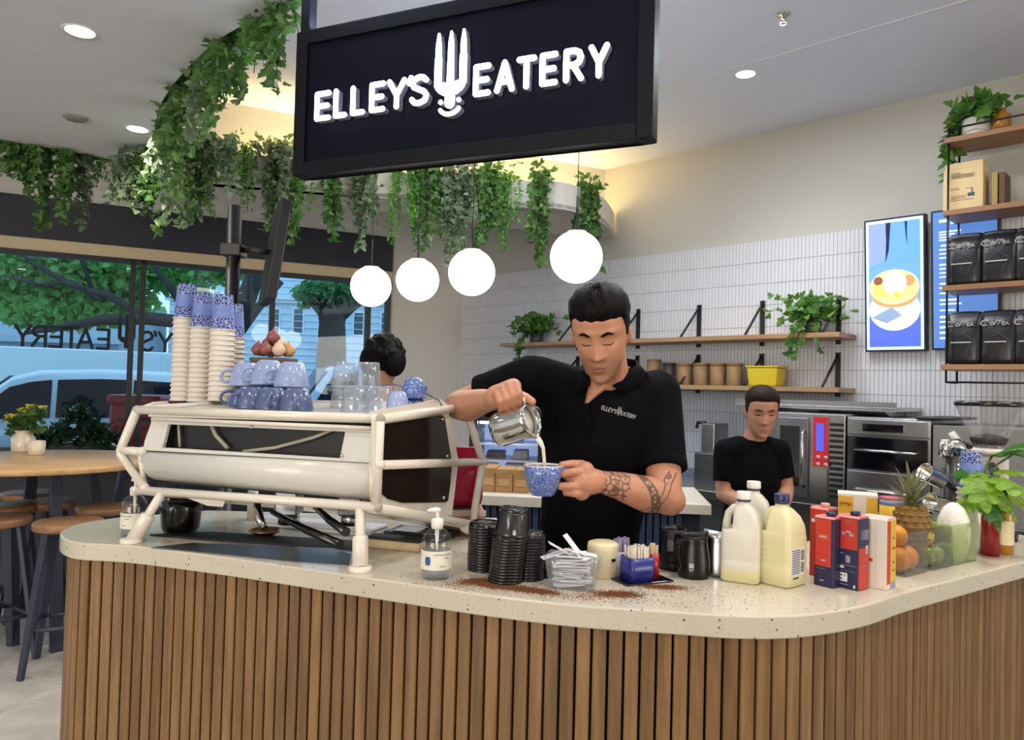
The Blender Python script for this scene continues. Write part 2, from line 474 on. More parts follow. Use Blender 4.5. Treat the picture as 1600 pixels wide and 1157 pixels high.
# ------------------------------------------------------------------ recessed downlights
LAMP = mat('downlight_diffuser', rgb(255, 250, 240), 0.4, emit=14.0)
TRIMW = mat('white_trim_ring', rgb(235, 235, 235), 0.4)
def downlight(p, label, group, power=9.0, col=NEUTRAL, spread=130, r=0.055):
    t = thing('downlight', label, 'light', (p[0], p[1], p[2]), group=group)
    B().lathe([(r, -.002), (r + .012, -.006), (r + .014, 0), (r, .0)], 24, cap=False).build('trim_ring', TRIMW, t)
    B().lathe([(0, -.0015), (r, -.0015), (r, .0)], 24).build('diffuser', LAMP, t)
    l = area_lamp('downlight_lamp', (p[0], p[1], p[2] - .012), r * 1.6, power * .42, col, spread=spread)
    return t
for i, (px, py) in enumerate([(125, 49), (215, 202)]):
    q = onplane(px, py, (0, 0, SOF), (0, 0, 1))
    downlight(q, ['round recessed downlight in the low left soffit, nearer the viewer', 'round recessed downlight in the low left soffit, farther one by the ivy edge'][i], 'recessed downlights', 7)
q = onplane(1165, 116, (0, 0, CEIL), (0, 0, 1))
downlight(q, 'round recessed downlight in the plain ceiling beyond the sign', 'recessed downlights', 12)
for (x, y, z, pw_), wh in zip([(-2.6, 1.6, SOF, 9), (-3.8, 2.6, SOF, 8), (-0.75, 1.2, SOF, 8), (0.9, 1.5, CEIL, 15), (1.9, 1.2, CEIL, 13), (0.35, 2.95, CEIL, 13), (0.4, 0.4, CEIL, 11), (2.9, 2.6, CEIL, 14)], ('the stool legs side of the counter', 'the customers by the high table', 'the espresso machine', 'the milk bottles', 'the fruit end of the counter', 'the barista', 'the customers in front of the counter', 'the coffee grinders')):
    downlight((x, y, z), 'added downlight outside the view, above ' + wh, 'recessed downlights', pw_)  # extra downlights put in out of view to light the counter area
q = onplane(118, 184, (0, 0, SOF), (0, 0, 1))
v = B(); v.lathe([(0, -.012), (.05, -.012), (.06, -.004), (.065, 0)], 20)
tag(v.build('air_vent', mat('grey_vent', rgb(150, 150, 152), 0.5), M=loc(q.x, q.y, SOF)), 'small unlit round vent in the low left soffit', 'vent')
q = onplane(1224, 22, (0, 0, CEIL), (0, 0, 1))
sp = thing('fire_sprinkler', 'small metal fire sprinkler head hanging from the plain ceiling', 'sprinkler', q)
B().lathe([(.03, 0), (.03, -.006), (.012, -.012), (.01, -.03), (.004, -.032)], 16).build('body', CHROME, sp)
B().lathe([(.016, -.05), (.016, -.052), (.003, -.053)], 12).tube([(.012, 0, -.03), (.014, 0, -.05)], .002, 6).tube([(-.012, 0, -.03), (-.014, 0, -.05)], .002, 6).build('deflector', CHROME, sp)
# ------------------------------------------------------------------ service counter
TOP = 1.0
front_px = [(94, 836), (103, 843), (125, 848.5), (170, 851), (225, 855.5), (350, 871), (480, 889.5), (640, 913), (760, 930), (900, 946), (1060, 957), (1150, 963), (1230, 963), (1300, 956), (1360, 944), (1415, 926), (1500, 904), (1577, 884)]
front = [tuple(G(*p)[:2]) for p in front_px]
e = np.array(front[-1]) - np.array(front[-2]); e /= np.linalg.norm(e)
front.append(tuple(np.array(front[-1]) + e * 0.6))
l0 = [tuple(G(*p)[:2]) for p in [(183, 809), (140, 815.5), (112, 822), (97, 829)]]
# back edge: right arm inner edge, barista's notch, deep bay behind the machine
nr = np.array((-e[1], e[0]))
back = [tuple(np.array(front[-1]) + nr * 0.62), (0.62, 2.12), (0.02, 2.12), (-0.04, 2.74)]
top_poly = [*arcpoly([*l0, *front], 4), *back, (-1.10, 2.74)]
k = N('speckled_cream_stone')
v1 = k.voro(80.0, None, 'F1', 0); v2 = k.voro(190.0, None, 'F1', 0)
rn = k.voro(80.0, None, 'F1', 1); rn2 = k.voro(190.0, None, 'F1', 1)
sx = k.n('ShaderNodeSeparateColor'); k.l(rn, sx.inputs[0]); sx2 = k.n('ShaderNodeSeparateColor'); k.l(rn2, sx2.inputs[0])
m1 = k.math('MULTIPLY', k.math('LESS_THAN', v1, k.math('MULTIPLY', sx.outputs[0], 0.24)), k.math('GREATER_THAN', sx.outputs[1], 0.66))
m2 = k.math('MULTIPLY', k.math('LESS_THAN', v2, 0.22), k.math('GREATER_THAN', sx2.outputs[1], 0.62))
base = k.mix(k.noise(3.0), rgb(204, 196, 178), rgb(194, 186, 168))
c1 = k.mix(m1, base, rgb(92, 78, 62)); k.color(k.mix(k.math('MULTIPLY', m2, 0.6), c1, rgb(128, 112, 94)))
k.set(Roughness=0.16)
STONE = k.m
ctr = thing('service_counter', 'long curved service counter with speckled cream stone top and slatted timber front', 'counter', (0.3, 2.1, 0))
off = Matrix.Translation((-0.3, -2.1, 0))
cb2 = B(); cb2.prism(top_poly, TOP - 0.050, TOP, 0, off)
cb2.build('countertop', STONE, ctr, bev=0.004, seg=2)
def inset(path, dist):
    out = []
    p = [np.array(q) for q in path]
    for i in range(len(p)):
        a = p[max(i - 1, 0)]; b = p[min(i + 1, len(p) - 1)]; t = (b - a) / np.linalg.norm(b - a)
        out.append(p[i] + np.array((-t[1], t[0])) * dist)
    return out
smooth = arcpoly([l0[2], l0[3], *front], 8)
smooth = [smooth[0]] + [b for a, b in zip(smooth[:-1], smooth[1:]) if np.hypot(b[0] - a[0], b[1] - a[1]) > 1e-4]
path = inset(smooth, 0.034)
# resample the slat line evenly
seg = [np.linalg.norm(b - a) for a, b in zip(path[:-1], path[1:])]
cum = np.concatenate([[0], np.cumsum(seg)])
def at_len(s):
    i = min(int(np.searchsorted(cum, s, 'right')) - 1, len(seg) - 1); f = (s - cum[i]) / seg[i]
    return path[i] * (1 - f) + path[i + 1] * f, (path[i + 1] - path[i]) / seg[i]
bkp = [q for q in inset(smooth, 0.048)]
pb = B(); bl = [tuple(q) for q in bkp] + [tuple(np.array(q)) for q in [np.array(back[0]) * .985, (0.60, 2.09), (0.04, 2.09), (-0.06, 2.70), (-1.05, 2.70)]]
pb.prism(bl, 0.0, TOP - 0.05, 0, off); pb.build('carcass', mat('dark_counter_backing', rgb(26, 23, 24), 0.7, var=0.2), ctr)
SLATW = wood('oiled_oak_slat', rgb(142, 107, 68), rgb(100, 74, 44), 'Z', 0.5, 1.0, 0.16)
PITCH = 0.0355
sb = B(); w = 0.0150
prof = [(-w, .012), (-w, -.010), (-w + .0025, -.0125), (w - .0025, -.0125), (w, -.010), (w, .012)]
sb.prism(prof, 0.012, TOP - 0.052)
s0 = sb.build('slat', SLATW, ctr, fix=True)
n_sl = int(cum[-1] / PITCH); first = True
for i in range(n_sl):
    p, t = at_len((i + .5) * PITCH)
    o = s0 if first else s0.copy()
    if not first: COL.objects.link(o); o.parent = ctr
    first = False
    o.location = (p[0] - .3, p[1] - 2.1, 0); o.rotation_euler = (0, 0, math.atan2(t[1], t[0]))
# ------------------------------------------------------------------ street outside the window
st = struct(B().box(-60, 60, 0.13, 60, -0.3, -0.12).build('ground', mat('grey_asphalt', rgb(120, 122, 126), 0.85, var=0.15, scale=3), M=MW))
def leafcloud(b, c, r, n, size, mi=0, flat=0.6, rg=random):
    """many small folded leaves inside an ellipsoid"""
    for _ in range(n):
        while True:
            p = Vector((rg.uniform(-1, 1), rg.uniform(-1, 1), rg.uniform(-1, 1)))
            if p.length <= 1: break
        p = Vector(c) + Vector((p.x * r[0], p.y * r[1], p.z * r[2]))
        leaf(b, p, Vector((rg.uniform(-1, 1), rg.uniform(-1, 1), rg.uniform(-.9, .3))), size * rg.uniform(.7, 1.3), mi, rg)
def leaf(b, p, d, s, mi=0, rg=random, w=0.42):
    d = d.normalized() if d.length > .01 else Vector((0, 0, -1))
    u = d.cross(Vector((rg.uniform(-1, 1), rg.uniform(-1, 1), rg.uniform(-1, 1))))
    u = u.normalized() if u.length > .01 else Vector((1, 0, 0)); n = d.cross(u)
    m = p + d * (s * .4) - n * (s * .10)
    b.add([p, p + d * (s * .38) + u * (s * w), p + d * s, p + d * (s * .38) - u * (s * w), m], [(0, 1, 4), (1, 2, 4), (2, 3, 4), (3, 0, 4)], mi, True)
def leafmat(name, c1, c2, rough=0.45, back=0.3):
    if name in _mats: return _mats[name]
    k = N(name); k.color(k.mix(k.step(k.noise(9.0), .35, .65), c1, c2)); k.set(Roughness=rough)
    tr = k.n('ShaderNodeBsdfTranslucent'); tr.inputs[0].default_value = (*lin(tuple(min(1, x * 1.25) for x in c2)), 1)
    mx = k.n('ShaderNodeMixShader'); mx.inputs[0].default_value = back
    k.l(k.b.outputs[0], mx.inputs[1]); k.l(tr.outputs[0], mx.inputs[2]); k.l(mx.outputs[0], k.out.inputs[0])
    _mats[name] = k.m; return k.m
def ivyleaf(b, p, d, s, mi=0, rg=random, w=0):
    d = d.normalized() if d.length > .01 else Vector((0, 0, -1))
    u = d.cross(Vector((rg.uniform(-1, 1), rg.uniform(-1, 1), rg.uniform(-1, 1))))
    u = u.normalized() if u.length > .01 else Vector((1, 0, 0)); n = d.cross(u)
    f = lambda x, y, z=0: p + u * (x * s) + d * (y * s) + n * (z * s)
    b.add([f(0, .02), f(.26, -.08, .04), f(.47, .22, .06), f(.25, .40, .02), f(.28, .60, .03), f(0, 1.0, -.06), f(-.28, .60, .03), f(-.25, .40, .02), f(-.47, .22, .06), f(-.26, -.08, .04), f(0, .38, -.08)],
          [(i, (i + 1) % 10, 10) for i in range(10)], mi, True)
BARK = mat('dark_bark', rgb(62, 56, 50), 0.9, var=0.35, scale=6, bump=0.4)
FOL_A = leafmat('street_tree_leaf', rgb(96, 150, 80), rgb(150, 194, 110), back=0.4)
FOL_B = leafmat('street_tree_leaf_dark', rgb(76, 120, 78), rgb(110, 156, 100), back=0.35)
def street_tree(label, base, trunk, limbs, clouds, fm, size):
    t = thing('street_tree', label, 'tree', base)
    o = Vector(base)
    b = B(); b.tube([Vector(p) - o for p, r in trunk], [r for p, r in trunk], 12); b.build('trunk', BARK, t)
    for l in limbs:
        b = B(); b.tube([Vector(p) - o for p, r in l], [r for p, r in l], 8); b.build('limb', BARK, t)
    b = B()
    for c, r, n in clouds: leafcloud(b, Vector(c) - o, r, n, size)
    b.build('foliage', fm, t, fix=False, kind='stuff')
Y1 = 12.6
street_tree('broad green street tree with a long arching bough behind the window lettering', (P(330, 640, Y1).x, Y1, -.12),
            [((P(330, 640, Y1).x, Y1, -.12), .22), (P(345, 560, Y1), .2), (P(380, 480, Y1), .17), (P(410, 400, Y1), .14)],
            [[(P(385, 470, Y1), .13), (P(300, 505, Y1), .12), (P(230, 498, Y1), .11), (P(160, 500, Y1), .09), (P(95, 512, Y1), .06), (P(40, 520, Y1), .04)],
             [(P(230, 498, Y1), .08), (P(170, 462, Y1), .06), (P(110, 445, Y1), .05), (P(50, 410, Y1), .035), (P(5, 375, Y1), .02)],
             [(P(160, 470, Y1), .05), (P(110, 440, Y1), .04), (P(60, 445, Y1), .03), (P(5, 430, Y1), .02)],
             [(P(150, 470, Y1), .05), (P(125, 400, Y1), .03), (P(100, 350, Y1), .02)],
             [(P(300, 500, Y1), .08), (P(260, 440, Y1), .06), (P(210, 380, Y1), .04)],
             [(P(345, 560, Y1), .1), (P(400, 485, Y1), .08), (P(440, 440, Y1), .05)]],
            [(P(60, 395, Y1 + .8), (1.6, .8, .75), 2400), (P(160, 400, Y1 + .8), (1.3, .8, .8), 2400), (P(110, 470, Y1 + 1), (1.6, .6, .45), 1900), (P(270, 400, Y1 + .8), (1.2, .8, .7), 1700), (P(90, 490, Y1 + .6), (1.2, .4, .25), 700), (P(360, 390, Y1 + 1), (.9, .6, .5), 900), (P(-60, 420, Y1 + 1), (1.2, .8, .9), 900)], FOL_A, .17)
Y2 = 15.2
street_tree('round crowned street tree with a thick dark trunk right of the screen', (P(518, 600, Y2).x, Y2, -.12),
            [((P(518, 600, Y2).x, Y2, -.12), .36), (P(518, 545, Y2), .3), (P(519, 505, Y2), .27), (P(520, 470, Y2), .34)],
            [[(P(519, 500, Y2), .2), (P(550, 475, Y2), .15), (P(590, 450, Y2), .1)], [(P(519, 498, Y2), .2), (P(492, 470, Y2), .13), (P(475, 440, Y2), .08)]],
            [(P(520, 455, Y2), (.62, .6, .34), 900), (P(560, 445, Y2), (.5, .6, .35), 500), (P(485, 460, Y2), (.35, .5, .25), 220)], FOL_B, .15)
# house across the street
YB = 24.0
c0 = P(380, 640, YB)
bd = thing('white_house', 'pale weatherboard house across the street seen through the window', 'building', (c0.x, YB, -.12))
HW = mat('pale_weatherboard', rgb(214, 226, 234), 0.7, var=0.06)
zt_ = P(540, 395, YB).z + .12
b = B(); b.box(-2.5, 6.4, 0, 5, 0, zt_); b.build('wall', HW, bd)
bb_ = B()
z = .3
while z < zt_: bb_.box(-2.5, 6.4, -.03, 0, z, z + .02); z += .22
bb_.build('boards', HW, bd, kind='stuff')
b = B(); zc = P(540, 472, YB).z + .12; b.box(-2.6, 6.5, -.22, 0, zc, zc + .14); b.box(-2.6, 6.5, -.14, 0, zc - .1, zc); b.build('cornice', mat('white_cornice', rgb(235, 238, 240), .6), bd)
for px0, px1, py0, py1 in [(459, 474, 484, 520), (553, 568, 490, 523), (425, 437, 484, 520), (596, 610, 490, 523)]:
    a = P(px0, py1, YB); q = P(px1, py0, YB)
    x0, x1, z0, z1 = a.x - c0.x, q.x - c0.x, a.z + .12, q.z + .12
    wf = B().box(x0 - .05, x1 + .05, -.05, .02, z0 - .05, z0).box(x0 - .05, x1 + .05, -.05, .02, z1, z1 + .08).box(x0 - .05, x0, -.05, .02, z0, z1).box(x1, x1 + .05, -.05, .02, z0, z1).build('window', mat('white_cornice', rgb(235, 238, 240), .6), bd)
    B().box(x0, x1, -.02, -.005, z0, z1).build('pane', mat('dark_far_glass', rgb(70, 92, 104), .15), wf)
# shop front / fence band far left so that the street closes
c1_ = P(-60, 600, 22.0)
b = B(); b.box(-9, 4.6, 0, 3, 0, P(100, 470, 22).z + .12); b.box(-9.2, 4.8, -.3, 0, 2.6, 2.8)
tag(b.build('grey_shopfront', mat('grey_render', rgb(176, 190, 200), .8), M=loc(c1_.x, 22, -.12)), 'plain grey building far across the street at the left', 'building')

CAR_W = mat('white_car_paint', rgb(228, 234, 240), .2, coat=.6, var=.02)
CAR_D = mat('dark_car_paint', rgb(40, 46, 58), .2, coat=.6, var=.05)
CAR_S = mat('silver_car_paint', rgb(170, 186, 200), .22, coat=.6, var=.04)
CARG = mat('car_window_glass', rgb(26, 32, 42), .08, var=.1)
TYRE = mat('tyre_rubber', rgb(20, 20, 22), .8)
def car(label, at, rz, paint, L=4.5, Wd=1.8, H=1.65):
    t = thing('car', label, 'car', at, rz)
    hw = Wd / 2
    st_ = [(-.5, .55, .80), (-.49, .36, .98), (-.455, .3, 1.04), (-.40, .3, H - .10), (-.33, .3, H - .01), (-.10, .3, H), (.06, .3, H - .04), (.13, .3, H - .13), (.27, .3, 1.06), (.40, .3, .97), (.48, .32, .84), (.5, .5, .70)]
    def half(x, zl, zr):
        k_ = 1 - .10 * max(0, abs(x / L) - .38) / .12
        cab = max(0, min(1, (zr - 1.06) / (H - 1.06)))
        bz = min(zr - .04, .98)
        return [(hw * .90 * k_, zl), (hw * k_, zl + (bz - zl) * .45), (hw * .98 * k_, bz), ((hw * .97 - .17 * cab) * k_, max(zr - .07, bz + .01)), ((hw * .90 - .2 * cab) * k_, zr)]
    rs = []
    for fx, zl, zr in st_:
        h_ = half(fx * L, zl, zr)
        rs.append([(fx * L, y, z) for y, z in h_] + [(fx * L, -y, z) for y, z in reversed(h_)])
    B().rings(rs).build('body', paint, t)
    def pt_(fx, f, s):
        for i in range(len(st_) - 1):
            if st_[i][0] <= fx <= st_[i + 1][0]:
                u = (fx - st_[i][0]) / (st_[i + 1][0] - st_[i][0]); A_, B_ = half(st_[i][0] * L, *st_[i][1:]), half(st_[i + 1][0] * L, *st_[i + 1][1:])
                p = [np.array(a) * (1 - u) + np.array(b) * u for a, b in zip(A_, B_)]
                q = p[2] * (1 - f) + p[3] * f
                return (fx * L, s * (q[0] + .012), q[1])
    for s in (-1, 1):
        for xs in ((-.395, -.35, -.20), (-.185, -.1, .01), (.025, .08, .135, .20)):
            g = B(); n = len(xs)
            hi = [.9 if x < .14 else .72 for x in xs]
            vs = [pt_(x, .12, s) for x in xs] + [pt_(x, h_, s) for x, h_ in zip(xs, hi)]
            g.add(vs, [(i, i + 1, n + i + 1, n + i) for i in range(n - 1)]); g.build('side_window', CARG, t, fix=False)
    g = B(); g.add([(.27 * L + .015, -.66, 1.10), (.27 * L + .015, .66, 1.10), (.135 * L + .03, .58, H - .12), (.135 * L + .03, -.58, H - .12)], [(0, 1, 2, 3)]); g.build('windscreen', CARG, t, fix=False)
    g = B(); g.add([(-.455 * L - .012, -.62, 1.09), (-.455 * L - .012, .62, 1.09), (-.40 * L - .012, .56, H - .14), (-.40 * L - .012, -.56, H - .14)], [(0, 1, 2, 3)]); g.build('rear_window', CARG, t, fix=False)
    for fx in (-.31, .31):
        for s in (-1, 1):
            B().lathe([(.0, -.1), (.2, -.1), (.33, -.1), (.34, -.06), (.34, .06), (.33, .1), (.2, .1), (0, .1)], 20, 0, Matrix.Translation((fx * L, s * (hw - .06), .34)) @ Matrix.Rotation(R(90), 4, 'X')).build('wheel', TYRE, t)
    for s in (-1, 1): B().box(-.497 * L - .02, -.49 * L + .05, s * (hw - .2) - .14, s * (hw - .2) + .14, .78, .92).build('tail_lamp', mat('tail_lamp_red', rgb(120, 20, 20), .3), t)
    return t
q = P(105, 640, 10.6); car('white station wagon parked outside behind the window planter', (q.x, 10.6, -.12), R(180 + 25), CAR_W, L=4.3, H=1.72)
q = P(262, 640, 14.6); car('silver car parked beyond the white station wagon', (q.x, 14.6, -.12), R(180 + 25), CAR_S, H=1.5)
q = P(553, 620, 13.4); car('silver people carrier with dark windows parked right of the pole', (q.x, 13.4, -.12), R(205), CAR_S, L=4.2, H=2.0)
# box truck behind the wagon
tr = thing('box_truck', 'white box truck standing across the street behind the parked cars', 'truck', (P(115, 600, 18).x, 18, -.12), R(25))
b = B(); b.box(-3.0, 2.6, -1.1, 1.1, .7, 2.25); b.build('cargo_box', mat('white_truck_panel', rgb(236, 242, 248), .35, var=.02), tr, bev=.03)
b = B(); b.box(-4.6, -3.1, -1.0, 1.0, .5, 2.05); b.build('cab', CAR_W, tr, bev=.15, seg=3)
B().box(-4.62, -4.4, -.85, .85, 1.3, 1.9).box(-4.2, -3.5, -1.02, 1.02, 1.3, 1.9).build('cab_windows', CARG, tr)
for x in (-3.9, -1.6, 1.4):
    B().lathe([(0, -1.12), (.4, -1.12), (.42, -1.08), (.42, 1.08), (.4, 1.12), (0, 1.12)], 20, 0, Matrix.Translation((x, 0, .42)) @ Matrix.Rotation(R(90), 4, 'X')).build('wheel', TYRE, tr)
B().box(-3, 2.6, -.9, .9, .5, .7).build('chassis', BLACK_METAL, tr)
q = P(226, 660, 8.4)
rb = thing('street_post_box', 'red street box outside the glass, just left of the espresso machine', 'box', (q.x, 8.4, -.12))
RED = mat('bright_red_enamel', rgb(190, 34, 34), .35, var=.06)
B().box(-.28, .28, -.25, .25, .12, 1.32).build('body', RED, rb, bev=.04, seg=3)
B().box(-.3, .3, -.28, .28, 1.32, 1.42).build('lid', RED, rb, bev=.03)
B().box(-.24, .24, -.22, .22, 0, .12).build('plinth', BLACK_METAL, rb)
B().box(-.18, .18, -.262, -.25, 1.12, 1.16).build('slot', BLACK_METAL, rb)

# sign lettering painted on the glass, readable from the street
STROKES = {
 'E': ([(0, 0), (0, 1)], [(0, 1), (.52, 1)], [(0, .5), (.46, .5)], [(0, 0), (.52, 0)]),
 'L': ([(0, 1), (0, 0)], [(0, 0), (.5, 0)]),
 'Y': ([(0, 1), (.32, .45)], [(.64, 1), (.32, .45)], [(.32, .45), (.32, 0)]),
 "'": ([(.06, 1.02), (.0, .82)],),
 'S': ([(.52, .86), (.42, .97), (.26, 1), (.1, .95), (.02, .8), (.06, .64), (.26, .53), (.46, .42), (.54, .26), (.48, .08), (.28, 0), (.1, .03), (0, .16)],),
 'A': ([(0, 0), (.33, 1)], [(.33, 1), (.66, 0)], [(.13, .3), (.53, .3)]),
 'T': ([(0, 1), (.6, 1)], [(.3, 1), (.3, 0)]),
 'R': ([(0, 0), (0, 1)], [(0, 1), (.3, 1), (.48, .92), (.54, .75), (.48, .58), (.3, .5), (0, .5)], [(.26, .5), (.56, 0)]),
}
WIDTH = {'E': .52, 'L': .5, 'Y': .64, "'": .06, 'S': .54, 'A': .66, 'T': .6, 'R': .56}
def stadium(a, b, w, n=6):
    a = np.array(a, float); b = np.array(b, float); d = b - a; L = np.linalg.norm(d); d = d / L; pn = np.array((-d[1], d[0]))
    out = []
    for i in range(n + 1):
        t = -math.pi / 2 + math.pi * i / n
        out.append(tuple(b + w * (d * math.cos(t) + pn * math.sin(t))))
    for i in range(n + 1):
        t = math.pi / 2 + math.pi * i / n
        out.append(tuple(a + w * (d * math.cos(t) + pn * math.sin(t))))
    return out
def letter(b, ch, x, y, h, wd, z0, z1, M=None, mi=0, sx=1.0):
    """strokes as raised rounded bars; returns advance"""
    for k, st_ in enumerate(STROKES[ch]):
        for p, q in zip(st_[:-1], st_[1:]):
            b.prism(stadium((x + p[0] * h * sx, y + p[1] * h), (x + q[0] * h * sx, y + q[1] * h), wd), z0, z1 - .0002 * k, mi, M)
    return WIDTH[ch] * h * sx
def word_width(s, h, gap, sx=1.0): return sum(WIDTH[c] * h * sx for c in s) + gap * (len(s) - 1)
def fork(b, x, y, h, z0, z1, M=None, mi=0, face=True):
    """three-tined fork emblem, x centre, y bottom, total height h"""
    t = h * .045
    for dx in (-.165, 0, .165):
        base = y + h * .36
        b.prism([(x + dx * h - t, base), (x + dx * h + t, base), (x + dx * h + t * .75, y + h * .86), (x + dx * h + t * .25, y + h), (x + dx * h - t * .25, y + h), (x + dx * h - t * .75, y + h * .86)], z0, z1, mi, M)
    pts = []
    for i in range(13):
        a = math.pi + math.pi * i / 12; pts.append((x + .21 * h * math.cos(a), y + h * .40 + .17 * h * math.sin(a)))
    b.prism([(x - .21 * h, y + h * .46)] + pts + [(x + .21 * h, y + h * .46)] + [(x + .1 * h, y + h * .40), (x, y + h * .38), (x - .1 * h, y + h * .40)], z0, z1, mi, M)
    b.prism([(x - .21 * h, y + h * .44), (x - .12 * h, y + h * .44), (x - .165 * h + t, y + h * .7), (x - .165 * h - t, y + h * .7)], z0, z1 - .0003, mi, M)
    b.prism([(x + .12 * h, y + h * .44), (x + .21 * h, y + h * .44), (x + .165 * h + t, y + h * .7), (x + .165 * h - t, y + h * .7)], z0, z1 - .0003, mi, M)
    b.prism(stadium((x, y + h * .25), (x, y + h * .145), h * .062), z0, z1 - .0004, mi, M)
    if face:
        for dx in (-.12, .12): b.prism([(x + dx * h + .028 * h * math.cos(a), y + h * .17 + .028 * h * math.sin(a)) for a in [2 * math.pi * i / 12 for i in range(12)]], z0, z1, mi, M)
        arc = [(x + .13 * h * math.cos(a), y + h * .105 + .09 * h * math.sin(a)) for a in [R(200) + R(140) * i / 8 for i in range(9)]]
        for p, q in zip(arc[:-1], arc[1:]): b.prism(stadium(p, q, h * .024, 4), z0, z1 - .0002, mi, M)
# mirror writing: local x runs from right to left as seen from inside
zc_ = onW(100, 540)[1]
MG = frame(MW @ Vector((onW(330, 540)[0], 0.012, 0)), -T2, (0, 0, 1)) @ Matrix(((1, 0, 0, 0), (0, 0, -1, 0), (0, 1, 0, 0), (0, 0, 0, 1)))
lt = B(); h = .16; BLK = mat('black_window_vinyl', rgb(16, 18, 20), .6)
lt_root = thing('window_lettering', 'black shop name lettering stuck on the window glass, mirrored from inside', 'lettering', M=MW)
xs = onW(330, 540)[0]
def wl_(ch, px, py=545):
    s, z = onW(px, py)
    b = B()
    # glyph mirrored in x so that it reads from outside
    M = Matrix(((-1, 0, 0, s), (0, 0, 1, 0.0125), (0, 1, 0, 1.725), (0, 0, 0, 1)))
    if ch == 'F': fork(b, 0, -.02, .32, 0, .002, M, face=False); b.build('fork_emblem', BLK, lt_root)
    else: letter(b, ch, 0, 0, h, .0125, 0, .002, M); b.build('letter', BLK, lt_root)
for ch, px in (('Y', 46), ('R', 70), ('E', 95), ('T', 121), ('A', 144), ('E', 169), ('F', 197), ('S', 238), ("'", 243), ('Y', 268), ('E', 286), ('L', 306), ('L', 324), ('E', 344)):
    wl_(ch, px)
# ------------------------------------------------------------------ high tables and stools by the window
OAK = wood('light_oak_top', rgb(214, 176, 128), rgb(186, 146, 98), 'X', .35, .6, .05)
SEATW = wood('brown_stool_seat', rgb(158, 118, 82), rgb(122, 88, 58), 'X', .45, .8, .12)
LEGM = mat('blue_grey_steel', rgb(52, 58, 76), .45, var=.12)
def high_table(label, c, r, z, top, splay=.3, rx=1.0):
    t = thing('high_table', label, 'table', (c[0], c[1], 0), group='high tables')
    B().lathe([(0, z - .034), (r - .006, z - .034), (r, z - .028), (r, z - .004), (r - .005, z), (0, z)], 56).build('tabletop', top, t)
    for a in (45, 135, 225, 315):
        d = Vector((math.cos(R(a)), math.sin(R(a)), 0)); n = Vector((-d.y, d.x, 0))
        b = B(); p = d * (r * .42); q = d * (r * .42 + splay)
        vs = []
        for c_, zz in ((q, 0), (p, z - .04)):
            vs += [c_ + n * .03 + d * .02 + Vector((0, 0, zz)), c_ - n * .03 + d * .02 + Vector((0, 0, zz)), c_ - n * .03 - d * .02 + Vector((0, 0, zz)), c_ + n * .03 - d * .02 + Vector((0, 0, zz))]
        b.add(vs, [(0, 1, 2, 3), (7, 6, 5, 4), (0, 4, 5, 1), (1, 5, 6, 2), (2, 6, 7, 3), (3, 7, 4, 0)]); b.build('leg', LEGM, t, bev=.003)
    ap = B()
    for s in (0, 90): ap.box(-r * .45, r * .45, -.025, .025, z - .075, z - .035, 0, Matrix.Rotation(R(s + 45), 4, 'Z'))
    ap.box(-r * .62, r * .62, -.02, .02, .26, .30, 0, Matrix.Rotation(R(45), 4, 'Z'))
    ap.box(-r * .62, r * .62, -.02, .02, .2605, .2995, 0, Matrix.Rotation(R(135), 4, 'Z'))
    ap.build('under_frame', LEGM, t)
    return t
TBL = (-2.70, 4.32)
high_table('round pale oak high table with splayed blue grey legs near the window', TBL, .60, 1.0, OAK, .16)
high_table('second pale round table behind, half hidden by the espresso machine', (-2.50, 5.20), .42, .93, mat('pale_pink_laminate', rgb(222, 196, 180), .4), .15)
def make_stool():
    t = thing('bar_stool', '', 'stool', (0, 0, 0), group='bar stools at the high tables')
    B().lathe([(0, .70), (.155, .70), (.163, .706), (.163, .734), (.157, .74), (0, .74)], 40).build('seat', SEATW, t)
    for a in (45, 135, 225, 315):
        d = Vector((math.cos(R(a)), math.sin(R(a)), 0)); n = Vector((-d.y, d.x, 0)); vs = []
        for c_, zz, k_ in ((d * .215, 0, .016), (d * .115, .70, .026)):
            for sn, sd in ((1, 1), (-1, 1), (-1, -1), (1, -1)): vs.append(c_ + n * k_ * sn + d * .011 * sd + Vector((0, 0, zz)))
        B().add(vs, [(0, 1, 2, 3), (7, 6, 5, 4), (0, 4, 5, 1), (1, 5, 6, 2), (2, 6, 7, 3), (3, 7, 4, 0)]).build('leg', LEGM, t, bev=.002)
    f = B()
    c4 = [Vector((math.cos(R(a)) * .182, math.sin(R(a)) * .182, .23)) for a in (45, 135, 225, 315)]
    for i in range(4): f.tube([c4[i], c4[(i + 1) % 4]], .011, 8)
    f.build('foot_rail', LEGM, t)
    return t
spots = [((108, 814), 'brown topped bar stool closest to the end of the service counter', 20), ((70, 783), 'bar stool behind the front table leg, seat facing the window', 40), ((8, 790), 'bar stool cut by the picture edge, upper of two there', 10), ((-6, 808), 'bar stool cut by the picture edge, lower of two there', 55), ((48, 769), 'pale topped bar stool farthest back under the high table', 35), ((168, 790), 'bar stool right of the high table, half behind the espresso machine', 15)]
st0 = None
for (px, py), lab, rz in spots:
    q = G(px, py, .74)
    if st0 is None: st0 = make_stool(); o = st0; o.location = (q.x, q.y, 0); o.rotation_euler.z = R(rz); o['label'] = lab
    else: o = dup(st0, (q.x, q.y, 0), R(rz), lab)
